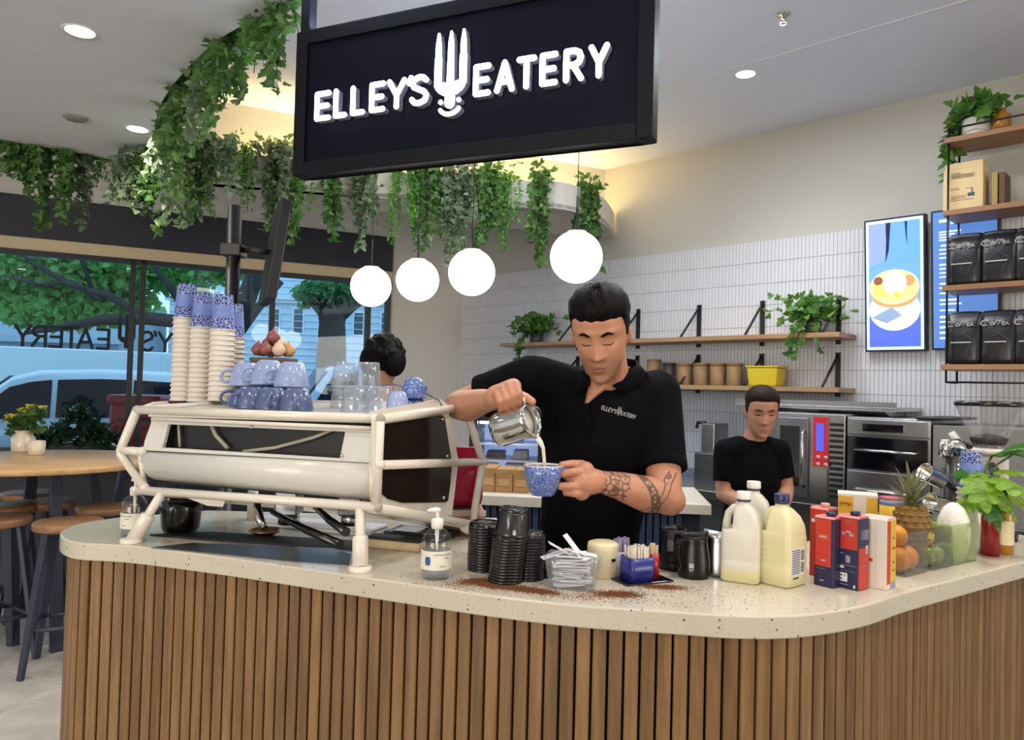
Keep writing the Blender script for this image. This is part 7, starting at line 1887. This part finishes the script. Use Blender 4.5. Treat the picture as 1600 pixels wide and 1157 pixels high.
def finger(b, pts, r0, r1, n=10):
    k = len(pts); b.chain(pts, [r0 + (r1 - r0) * i / (k - 1) for i in range(k)], n)
def torso_rings(C_, hip, chest, sh, specs):
    pass
def loftbody(b, secs, n=28):
    """secs: (centre, half width, half depth, facing angle)"""
    rs = []
    for c, w, d, a in secs:
        u = Vector((math.cos(a), math.sin(a), 0)); v = Vector((-math.sin(a), math.cos(a), 0))
        rs.append([Vector(c) + u * (w * math.copysign(abs(math.cos(t)) ** .85, math.cos(t))) + v * (d * math.copysign(abs(math.sin(t)) ** .85, math.sin(t))) for t in [2 * math.pi * i / n for i in range(n)]])
    b.rings(rs); return b

# ---------------- barista
SKIN_T = None
O_ = Vector((.27, 2.30, 0))                       # person's base on the floor
per = thing('person', 'man in a black polo shirt pouring milk from a steel jug into a blue cup', 'person', O_)
EMP = Matrix.Translation(-O_)
YT = 2.29
shR, shL = P(836, 590, YT), P(1026, 612, YT)
elR, wrR = P(716, 634, 2.39), P(770, 625, 2.105)
elL, wrL = P(1040, 776, 2.135), P(938, 753, 2.025)
hd = P(939, 522, 2.125); neck0 = P(956, 612, YT - .0)
HM = Matrix.Translation(hd) @ Matrix.Rotation(R(-14), 4, 'Z') @ Matrix.Rotation(R(24), 4, 'X') @ Matrix.Rotation(R(-3), 4, 'Y')
HSC = 1.07
b = B()
hg = headgrid(sc=HSC); b.rings([[HM @ Vector(p) for p in r] for r in hg])
for s in (-1, 1): ear(b, s, HM, HSC)
nk = HM @ Vector((0, .03, -.07))
b.capsule(nk, neck0 + Vector((0, .02, -.05)), .062, .072, 20)
b.capsule(nk + Vector((0, .02, .03)), neck0 + Vector((0, .05, -.02)), .055, .075, 20)
ch = P(935, 640, YT - .09)
chst = Vector((neck0.x, YT - .02, 1.40))
b.ball(chst + Vector((0, .0, -.05)), (.15, .095, .16), 24)
# V of bare chest between the collar points
vb = P(916, 632, 2.157)
VR = []
for z, hw_, yf in ((vb.z, .005, 2.160), (vb.z + .028, .020, 2.164), (vb.z + .056, .035, 2.172), (vb.z + .085, .050, 2.192), (vb.z + .115, .058, 2.212)):
    f_ = (z - vb.z) / .115; cx_ = vb.x + (neck0.x - .006 - vb.x) * f_
    VR.append((cx_, yf, z, hw_))
b.rings([[(cx_ + hw_ * math.cos(t), yf - .004 + .035 * (1 + math.sin(t)), z) for t in [2 * math.pi * i / 20 for i in range(20)]] for cx_, yf, z, hw_ in VR])
b.capsule(chst + Vector((-.11, 0, .05)), shR, .06, .054); b.capsule(chst + Vector((.11, 0, .05)), shL, .06, .054)
for sh_, el, wr, r in ((shR, elR, wrR, 1.0), (shL, elL, wrL, 1.04)):
    b.chain([sh_, sh_.lerp(el, .45), el], [.053 * r, .053 * r, .046 * r], 18)
    f3 = el.lerp(wr, .3) + (Vector((0, 0, -.006)))
    b.chain([el, f3, el.lerp(wr, .7), wr], [.046 * r, .050 * r, .038 * r, .029 * r], 18)
b.capsule(elL + Vector((.012, .0, -.01)), elL.lerp(wrL, .2), .046, .046, 16)
# right hand: fist round the jug handle, knuckles up, thumb along the rim
H6 = lambda x, y, Y: P(720 + x / 5.26, 560 + y / 5.26, Y - .025)
b.chain([wrR, H6(300, 320, 2.085), H6(390, 290, 2.075)], [.031, .035, .034], 14)
b.capsule(H6(320, 290, 2.08), H6(430, 235, 2.07), .027, .024, 12)
for (kx_, ky, mx, my, tx, ty, r) in ((446, 212, 478, 290, 492, 372, .0115), (398, 226, 428, 310, 446, 392, .0122), (346, 256, 376, 336, 392, 408, .0118), (296, 292, 318, 356, 338, 418, .0105)):
    finger(b, [H6(kx_ - 30, ky + 20, 2.075), H6(kx_, ky, 2.045), H6(mx, my, 2.022), H6(tx, ty, 2.035), H6(tx - 8, ty + 16, 2.058)], r * 1.05, r * .9)
finger(b, [H6(400, 310, 2.085), H6(470, 300, 2.065), H6(530, 320, 2.04), H6(588, 358, 2.02)], .0155, .0112)
# left hand: thumb on top of the cup handle, fingers hooked through it
H7 = lambda x, y, Y: P(860 + x / 5.51, 620 + y / 5.51, Y + .04)
b.chain([wrL, H7(360, 730, 1.975), H7(290, 735, 1.965)], [.031, .037, .036], 14)
b.capsule(H7(300, 640, 1.965), H7(270, 820, 1.965), .026, .024, 12)
finger(b, [H7(340, 660, 1.985), H7(270, 588, 1.985), H7(180, 582, 1.975), H7(100, 592, 1.965)], .0160, .0108)
for (y0, y1, y2, x1, x2, r, dy) in ((640, 650, 668, 190, 112, .0120, 0), (700, 706, 712, 205, 140, .0112, .004), (775, 772, 770, 175, 92, .0120, 0), (835, 836, 826, 210, 140, .0110, .004)):
    if y0 == 700: finger(b, [H7(285, y0, 1.950), H7(x1 + 20, y1, 1.948), H7(x2 + 10, y2 - 6, 1.965), H7(x2 + 30, y2, 1.985)], r, r * .8); continue
    finger(b, [H7(290, y0, 1.955), H7(x1, y1, 1.936 + dy), H7(x2, y2, 1.945 + dy), H7(x2 - 8, y2 + 4, 1.968 + dy)], r * 1.06, r * .86)
fa = Vector(wrL); fb2 = Vector(elL)
bc = HM @ Vector((0, -.055, -.095))
SKB = skin('barista_skin', rgb(196, 142, 112), rgb(176, 120, 92), tattoo=(fa, fb2, None), beard=(None, tuple(bc), (.085, .085, .062)))
body = b.build('body', SKB, per, M=EMP, fix=True)
remesh(body, .0034, 3, .4)
# face details
def onface(x, z, lift=0.0):
    """point on the face surface at local x, z"""
    best = min(((abs(p[0] / HSC - x) * 1.0 + abs(p[2] / HSC - z), p) for r in hg for p in r if p[1] < 0), key=lambda t: t[0])[1]
    return HM @ (Vector(best) + Vector((0, -lift, 0)))
for s in (-1, 1):
    bw = B(); bw.tube([onface(s * (.014 + .032 * i / 5), .027 + .006 * math.sin(math.pi * i / 5 * .8) - .004 * (i / 5) ** 3, .0005) for i in range(6)], [.0028, .0042, .0044, .004, .003, .0014], 6); bw.build('eyebrow', HAIR, per, M=EMP)
    ls = B(); ls.tube([onface(s * (.031 + .014 * (i / 4 - .5) * 2), .0015 - .003 * math.cos((i / 4 - .5) * 2.4), .0006) for i in range(5)], [.0008, .0014, .0016, .0014, .0008], 6); ls.build('eyelashes', HAIR, per, M=EMP)
lp = B(); lp.tube([onface(-.022 + .044 * i / 8, -.0615 + .0015 * math.cos((i / 8 - .5) * 5), .0) for i in range(9)], [.001, .0025, .0034, .0036, .0032, .0036, .0034, .0025, .001], 6)
lp.tube([onface(-.019 + .038 * i / 8, -.0705, .0002) for i in range(9)], [.001, .003, .0042, .0046, .0046, .0046, .0042, .003, .001], 6); lp.build('lips', LIPM, per, M=EMP)
# hair: short on the sides, fuller on top, low fade at the temples
def hair_off(x, y, z):
    hl = float(np.interp(y, [-.062, -.048, -.034, -.018, .012, .05, .1], [.058, .052, .022, -.012, -.028, -.058, -.066])) + .0015 * math.sin(x * 210)
    d = z - hl; t = max(0, min(1, d / .018)); top = max(0, min(1, (z - .045) / .05))
    return -.006 + t * (.0095 + .016 * top + .0015 * math.sin(x * 260 + y * 90))
hr = headgrid(96, 72, off=hair_off, sc=HSC)
hb = B(); hb.rings([[HM @ Vector(p) for p in r] for r in hr[16:]]); hb.build('hair', HAIR, per, M=EMP)
tf = B()
for i in range(260):
    a = rg.uniform(0, 6.28); rr = rg.uniform(0, .062); x, y = rr * math.cos(a), rr * math.sin(a) * 1.2 - .012
    z = .128 * (1 - (x / .082) ** 2 - ((y - .0) / .112) ** 2) ** .5 if (x / .082) ** 2 + (y / .112) ** 2 < .95 else .03
    p = HM @ (Vector((x, y, z + .003)) * HSC); q = HM @ (Vector((x + rg.uniform(-.008, .008), y - .014 + rg.uniform(-.006, .006), z + rg.uniform(.008, .017))) * HSC)
    tf.tube([p, p.lerp(q, .6) + Vector((0, 0, .002)), q], [.0022, .0014, .0004], 4, cap=False)
tf.build('hair_tufts', HAIR, per, M=EMP, fix=False, kind='stuff')
# polo shirt: torso and sleeves grown into one surface
b = B()
loftbody(b, [((.245, 2.315, .84), .155, .112, 0), ((.245, 2.312, .98), .150, .110, 0), (P(925, 800, 2.305), .158, .113, 0), (P(935, 740, 2.30), .172, .118, 0), (P(938, 690, 2.29), .192, .124, .02), ((neck0.x - .012, 2.285, 1.43), .202, .120, .04), ((neck0.x - .008, 2.29, 1.485), .185, .105, .05), ((neck0.x, 2.30, 1.525), .125, .085, .05), ((neck0.x, 2.305, 1.545), .080, .07, .05)])
for sh_, el, f in ((shR, elR, .66), (shL, elL, .74)):
    m_ = sh_.lerp(el, f)
    b.capsule(chst + Vector((-.10 if sh_ is shR else .10, .0, .055)), sh_ + Vector((0, 0, -.004)), .088, .074, 20)
    d = (m_ - sh_)
    b.tube([sh_ - d * .1, sh_, sh_.lerp(m_, .5), m_], [.06, .0745, .0715, .0690], 22)
pol = b.build('polo_shirt', SHIRT, per, M=EMP); remesh(pol, .006, 8, .5)
for sh_, el, f in ((shR, elR, .66), (shL, elL, .74)):
    m_ = sh_.lerp(el, f); d = (m_ - sh_).normalized()
    B().tube([m_ - d * .022, m_ - d * .018, m_ + d * .004, m_ + d * .006], [.0675, .0705, .0700, .066], 24).build('sleeve_cuff', SHIRT, per, M=EMP)
# collar: a folded band round the neck whose two points lie beside the V
for s in (-1, 1):
    inner = [Vector((neck0.x, 2.385, 1.585)), Vector((neck0.x + s * .05, 2.372, 1.582)), Vector((neck0.x + s * .078, 2.325, 1.574)), Vector((neck0.x + s * .074, 2.27, 1.562))]
    outer = [Vector((neck0.x, 2.402, 1.535)), Vector((neck0.x + s * .064, 2.392, 1.532)), Vector((neck0.x + s * .112, 2.33, 1.520)), Vector((neck0.x + s * .112, 2.255, 1.508))]
    for cx_, yf, z, hw_ in (VR[4], VR[3], VR[2]): inner.append(Vector((cx_ + s * (hw_ + .001), yf - .004, z)))
    for (cx_, yf, z, hw_), ex, dz in ((VR[4], .046, -.026), (VR[3], .044, -.030), (VR[2], .034, -.026)): outer.append(Vector((cx_ + s * (hw_ + ex), yf - .005 + ex * .22, z + dz)))
    cr = B(); cr.rings([inner, outer] if s > 0 else [outer, inner], cap=False, closed=False)
    o = cr.build('collar', SHIRT, per, M=EMP, fix=False); sm_ = o.modifiers.new('solid', 'SOLIDIFY'); sm_.thickness = .006; sm_.offset = 0
pk = B(); pk.tube([vb + Vector((0, -.002, .004)), vb + Vector((.004, -.010, -.05)), vb + Vector((.006, -.012, -.09))], .0024, 6); pk.build('placket', SHIRT, per, M=EMP)
# chest lettering (raised embroidery following the chest)
EMB = mat('pale_embroidery', rgb(170, 172, 178), .8, var=.1)
p0, p1 = P(940, 640, 2.16), P(992, 655, 2.165)
ux = (p1 - p0); wd_ = ux.length; ux = ux.normalized(); uz = Vector((0, 0, 1)); uz = (uz - ux * uz.dot(ux)).normalized(); un = ux.cross(uz)
ML = Matrix(((ux.x, uz.x, un.x, p0.x), (ux.y, uz.y, un.y, p0.y), (ux.z, uz.z, un.z, p0.z), (0, 0, 0, 1)))
lb_ = B(); hL2 = .0105; gp = .0018; x = 0
fkx = None
lets = []
wtot = word_width("ELLEY'S", hL2, gp) + word_width('EATERY', hL2, gp) + .012; sxx = (wd_ / wtot)
for w_ in ("ELLEY'S", None, 'EATERY'):
    if w_ is None: fkx = x + .004; x += .012 * sxx; continue
    for c_ in w_: lets.append((c_, x)); x += WIDTH[c_] * hL2 * sxx + gp * sxx
def shirt_patch(bm_, m_=EMB):
    o = bm_.build('embroidered_logo', m_, per, M=EMP, fix=False)
    sw = o.modifiers.new('wrap', 'SHRINKWRAP'); sw.target = pol; sw.wrap_method = 'PROJECT'; sw.use_project_z = False; sw.use_project_y = True; sw.use_negative_direction = True; sw.use_positive_direction = True; sw.wrap_mode = 'ABOVE_SURFACE'; sw.offset = .0012
    return o
for c_, x_ in lets: letter(lb_, c_, x_, 0, hL2, .00095, 0, .0003, ML, sx=sxx)
fork(lb_, fkx + .001, -.004, .026, 0, .0003, ML)
shirt_patch(lb_)
# trousers and shoes behind the counter
b = B(); loftbody(b, [((.245, 2.315, .99), .150, .108, 0), ((.245, 2.315, .86), .162, .118, 0)])
for s in (-1, 1): b.chain([(.245 + s * .08, 2.315, .86), (.245 + s * .09, 2.305, .48), (.245 + s * .095, 2.32, .10)], [.085, .065, .05], 18)
tr_ = b.build('trousers', TROU, per, M=EMP); remesh(tr_, .012, 4)
for s in (-1, 1):
    B().rings([[(.245 + s * .095 + .045 * math.cos(t) * k_, 2.265 + .125 * math.sin(t) * k_ - dy, z) for t in [2 * math.pi * i / 20 for i in range(20)]] for z, k_, dy in ((0, 1, 0), (.03, 1.02, 0), (.07, .85, -.02), (.10, .55, -.055))]).build('shoe', BLACK_RUB, per, M=EMP)

# things he holds: steel jug, falling milk, patterned cup
mouth = P(832, 655, 1.985); ax = Vector((.80, -.50, .31)).normalized(); base_ = mouth - ax * .118
MJ = frame(base_, (0, 0, -1), ax)                     # local x (the spout side) points down
sj = thing('milk_pitcher', 'polished steel milk pitcher tipped over the blue cup in the barista hand', 'milk jug', M=MJ, group='milk pitchers in use')
n = 40; r = .0475; h = .118; rs = []
def jr(rr, z, k_): return [((rr + .014 * k_ * math.exp(-((math.atan2(math.sin(a), math.cos(a))) / .38) ** 2)) * math.cos(a), rr * math.sin(a), z + .006 * k_ * math.exp(-((math.atan2(math.sin(a), math.cos(a))) / .38) ** 2)) for a in [2 * math.pi * i / n for i in range(n)]]
pf = [(.0, 0, 0), (.036, 0, 0), (.044, .004, 0), (.0475, .014, 0), (.0475, .045, 0), (.044, .08, .1), (.0415, .1, .5), (.0425, .118, 1)]
for rr, z, k_ in pf: rs.append(jr(max(rr, .001), z, k_))
for rr, z, k_ in reversed(pf[1:]): rs.append(jr(rr - .0015, max(z, .002), k_))
B().rings(rs).build('jug', CHROME, sj)
b = B(); hp = [(-.041, 0, .108), (-.060, 0, .108), (-.070, 0, .095), (-.068, 0, .05), (-.060, 0, .025), (-.0465, 0, .02)]
b.tube(hp, .0045, 8); b.build('handle', CHROME, sj)
B().lathe([(0, .096), (.0395, .096), (.0395, .0965), (0, .0966)], 28).build('milk_surface', mat('steamed_milk', rgb(226, 222, 212), .3, var=.02), sj)
lipp = MJ @ Vector((.054, 0, .122)); 
cupc = P(848, 774, 1.995); CR, CH_ = .0535, .076
ct_ = P(849, 727, 1.995).z - cupc.z
cp_ = thing('ceramic_cup', 'blue and white patterned coffee cup held under the pouring milk', 'cup', (cupc.x, cupc.y, cupc.z), 0, 'coffee cups in use')
pr = [(.0, 0), (.030, 0), (.0315, .003), (.034, .006), (.045, ct_ * .42), (.0505, ct_ * .7), (.053, ct_), (.0505, ct_), (.048, ct_ * .7), (.043, ct_ * .42), (.030, .009), (0, .008)]
B().lathe(pr, 40).build('cup_body', CHINA, cp_)
B().lathe([(.0532, ct_ - .002), (.0528, ct_ + .0008), (.0505, ct_ + .0008), (.0485, ct_ * .72)], 40, cap=False).build('rim_lining', CHINA_IN, cp_, fix=False)
B().lathe([(0, ct_ * .84), (.0495, ct_ * .84), (.0495, ct_ * .845), (0, ct_ * .846)], 32).build('coffee', mat('milky_coffee', rgb(188, 150, 104), .3), cp_)
hd_ = B(); hd_.tube([(x_, 0, z_) for x_, z_ in arcpoly([(.049, ct_ * .82), (.062, ct_ * .86), (.074, ct_ * .74), (.074, ct_ * .5), (.062, ct_ * .32), (.043, ct_ * .34)], 4)], .0055, 10); hd_.build('handle', CHINA, cp_)
end_ = Vector((cupc.x + .003, cupc.y, cupc.z + ct_ * .84))
st_ = [lipp + ax * -.004, lipp + Vector((.004, -.002, -.010)), lipp.lerp(end_, .35) + Vector((.006, 0, .004)), lipp.lerp(end_, .7) + Vector((.004, 0, 0)), end_]
tag(B().tube(st_, [.0085, .0072, .0052, .0046, .0044], 12).build('milk_stream', mat('pouring_milk', rgb(236, 232, 222), .25, var=.02)), 'stream of white milk falling from the steel pitcher into the cup', 'milk')

# ---------------- second worker by the ovens
SK2 = skin('worker_skin', rgb(188, 138, 112), rgb(166, 112, 88))
def simple_person(label, base, H_, head_c, yaw, pitch, shoulders, elbows, wrists, hair, hairkind, skinm, shirtm, tall, waist_w=.14, hands=True, hsc=1.0):
    O2 = Vector(base); t = thing('person', label, 'person', O2); E2 = Matrix.Translation(-O2)
    HM2 = Matrix.Translation(head_c) @ Matrix.Rotation(R(yaw), 4, 'Z') @ Matrix.Rotation(R(pitch), 4, 'X')
    b = B(); hg2 = headgrid(48, 52, sc=hsc, female=True); b.rings([[HM2 @ Vector(p) for p in r] for r in hg2])
    for s in (-1, 1): ear(b, s, HM2, hsc)
    mid = (shoulders[0] + shoulders[1]) / 2
    b.capsule(HM2 @ Vector((0, .03, -.06)), mid + Vector((0, 0, .02)), .05, .06, 16)
    for sh_, el, wr in zip(shoulders, elbows, wrists):
        b.capsule(mid + Vector((0, 0, -.02)), sh_, .06, .05, 14)
        b.chain([sh_, el, el.lerp(wr, .3), wr], [.05, .039, .04, .025], 14)
        d = (wr - el).normalized(); u = basis(d)[0]; pc_ = wr + d * .045
        b.capsule(wr, pc_, .028, .032, 12)
        for i in range(4):
            o_ = u * (.024 - .016 * i); f0 = pc_ + d * .015 + o_
            finger(b, [f0, f0 + d * .032 - Vector((0, 0, .006)), f0 + d * .05 - Vector((0, 0, .022))], .0088, .007, 8)
        finger(b, [wr + d * .015 + u * .028, wr + d * .045 + u * .046, wr + d * .07 + u * .046], .011, .0085, 8)
    bo = b.build('body', skinm, t, M=E2); remesh(bo, .0055, 3, .4)
    def of(x, z): 
        best = min(((abs(p[0] / hsc - x) + abs(p[2] / hsc - z), p) for r in hg2 for p in r if p[1] < 0), key=lambda q: q[0])[1]; return HM2 @ (Vector(best) + Vector((0, -.0006, 0)))
    for s in (-1, 1):
        B().tube([of(s * (.016 + .028 * i / 4), .029 + .004 * math.sin(i)) for i in range(5)], [.002, .003, .003, .0026, .001], 6).build('eyebrow', hair, t, M=E2)
        B().tube([of(s * (.02 + .022 * i / 4), .006 - .002 * math.sin(math.pi * i / 4)) for i in range(5)], [.001, .002, .0024, .002, .001], 6).build('eyelashes', hair, t, M=E2)
    B().tube([of(-.02 + .04 * i / 6, -.066) for i in range(7)], [.001, .0035, .005, .005, .005, .0035, .001], 6).build('lips', LIPM, t, M=E2)
    if hairkind == 'tied':
        def ho(x, y, z):
            hl = float(np.interp(y, [-.075, -.05, -.035, -.02, .01, .05, .1], [.066, .055, .02, -.01, -.03, -.06, -.07])); tt = max(0, min(1, (z - hl) / .02)); return -.006 + tt * (.011 + .012 * max(0, min(1, (z - .04) / .06)))
        hb = B(); hb.rings([[HM2 @ Vector(p) for p in r] for r in headgrid(48, 52, off=ho, sc=hsc)[12:]]); hb.ball(HM2 @ Vector((0, .13, .045)), .042, 16); hb.chain([HM2 @ Vector((0, .135, .03)), HM2 @ Vector((.01, .16, -.05)), HM2 @ Vector((.02, .15, -.14))], [.03, .028, .012]); hb.build('hair', hair, t, M=E2)
    else:
        hb = B(); hb.ball(HM2 @ Vector((.0, .03, .045)), (.118, .122, .112), 28); hb.ball(HM2 @ Vector((.07, .05, -.0)), (.07, .08, .09), 20); hb.ball(HM2 @ Vector((-.07, .05, -.0)), (.07, .08, .09), 20)
        for i in range(60):
            a = rg.uniform(0, 6.28); e_ = rg.uniform(-.2, 1.4); p = HM2 @ Vector((.112 * math.cos(a) * math.cos(e_), .03 + .115 * abs(math.sin(a)) * math.cos(e_), .045 + .105 * math.sin(e_))); hb.ball(p, rg.uniform(.014, .026), 8)
        ho_ = hb.build('hair', hair, t, M=E2); remesh(ho_, .006, 1, .4)
    b = B(); zb = tall * .53
    loftbody(b, [((mid.x, mid.y + .01, zb - .06), waist_w + .02, .11, R(yaw) * .5), ((mid.x, mid.y + .01, zb + .12), waist_w, .10, R(yaw) * .5), ((mid.x, mid.y, mid.z - .16), waist_w + .015, .115, R(yaw) * .5), ((mid.x, mid.y, mid.z - .05), (shoulders[1] - shoulders[0]).length * .5 - .02, .10, R(yaw) * .5), ((mid.x, mid.y, mid.z + .02), .10, .075, 0), ((mid.x, mid.y, mid.z + .055), .065, .06, 0)], 24)
    for sh_, el in zip(shoulders, elbows):
        m_ = sh_.lerp(el, .72); b.capsule(mid + (sh_ - mid) * .5, sh_, .075, .06, 16); b.tube([sh_, sh_.lerp(m_, .5), m_], [.061, .059, .057], 18)
    po = b.build('polo_shirt', shirtm, t, M=E2); remesh(po, .009, 6)
    cl = B(); cl.tube([mid + Vector((.068 * math.cos(a), .066 * math.sin(a) - .0, .055 - .03 * max(0, -math.sin(a)))) for a in [2 * math.pi * i / 20 for i in range(20)]], .011, 8, closed=True); cl.build('collar', shirtm, t, M=E2)
    b = B(); loftbody(b, [((mid.x, mid.y + .01, zb + .02), waist_w + .01, .105, 0), ((mid.x, mid.y + .01, zb - .09), waist_w + .03, .115, 0)])
    for s in (-1, 1): b.chain([(mid.x + s * .075, mid.y + .01, zb - .09), (mid.x + s * .08, mid.y, zb * .52), (mid.x + s * .085, mid.y + .01, .09)], [.082, .06, .045], 16)
    tr2 = b.build('trousers', TROU, t, M=E2); remesh(tr2, .014, 4)
    for s in (-1, 1):
        B().rings([[(mid.x + s * .085 + .042 * math.cos(a) * k_, mid.y - .035 + .115 * math.sin(a) * k_ - dy, z) for a in [2 * math.pi * i / 18 for i in range(18)]] for z, k_, dy in ((0, 1, 0), (.03, 1.02, 0), (.06, .85, -.02), (.095, .55, -.05))]).build('shoe', BLACK_RUB, t, M=E2)
    return t, HM2, mid
Y2_ = 3.72
simple_person('woman in a black polo shirt working at the bench by the ovens', (P(1176, 700, Y2_).x, Y2_, 0), 1.6, P(1190, 645, Y2_ - .05), -8, 12, (P(1134, 704, Y2_), P(1216, 704, Y2_ + .02)), (P(1131, 772, Y2_ - .02), P(1228, 765, Y2_ - .0)), (P(1178, 796, Y2_ - .20), P(1222, 800, Y2_ - .2)), HAIRBR, 'tied', SK2, SHIRT, 1.58, .125)
Y3_ = 4.35
cx3 = P(603, 570, Y3_)
simple_person('person with big black hair standing beyond the espresso machine, facing away', (cx3.x, Y3_, 0), 1.7, P(603, 566, Y3_), 168, 4, (P(648, 640, Y3_), P(556, 640, Y3_)), (P(660, 715, Y3_), P(545, 715, Y3_)), (P(650, 770, Y3_ + .1), P(560, 770, Y3_ + .1)), HAIRK, 'big', SK2, mat('dark_blue_grey_shirt', rgb(52, 58, 76), .85, var=.1), 1.68, .15)
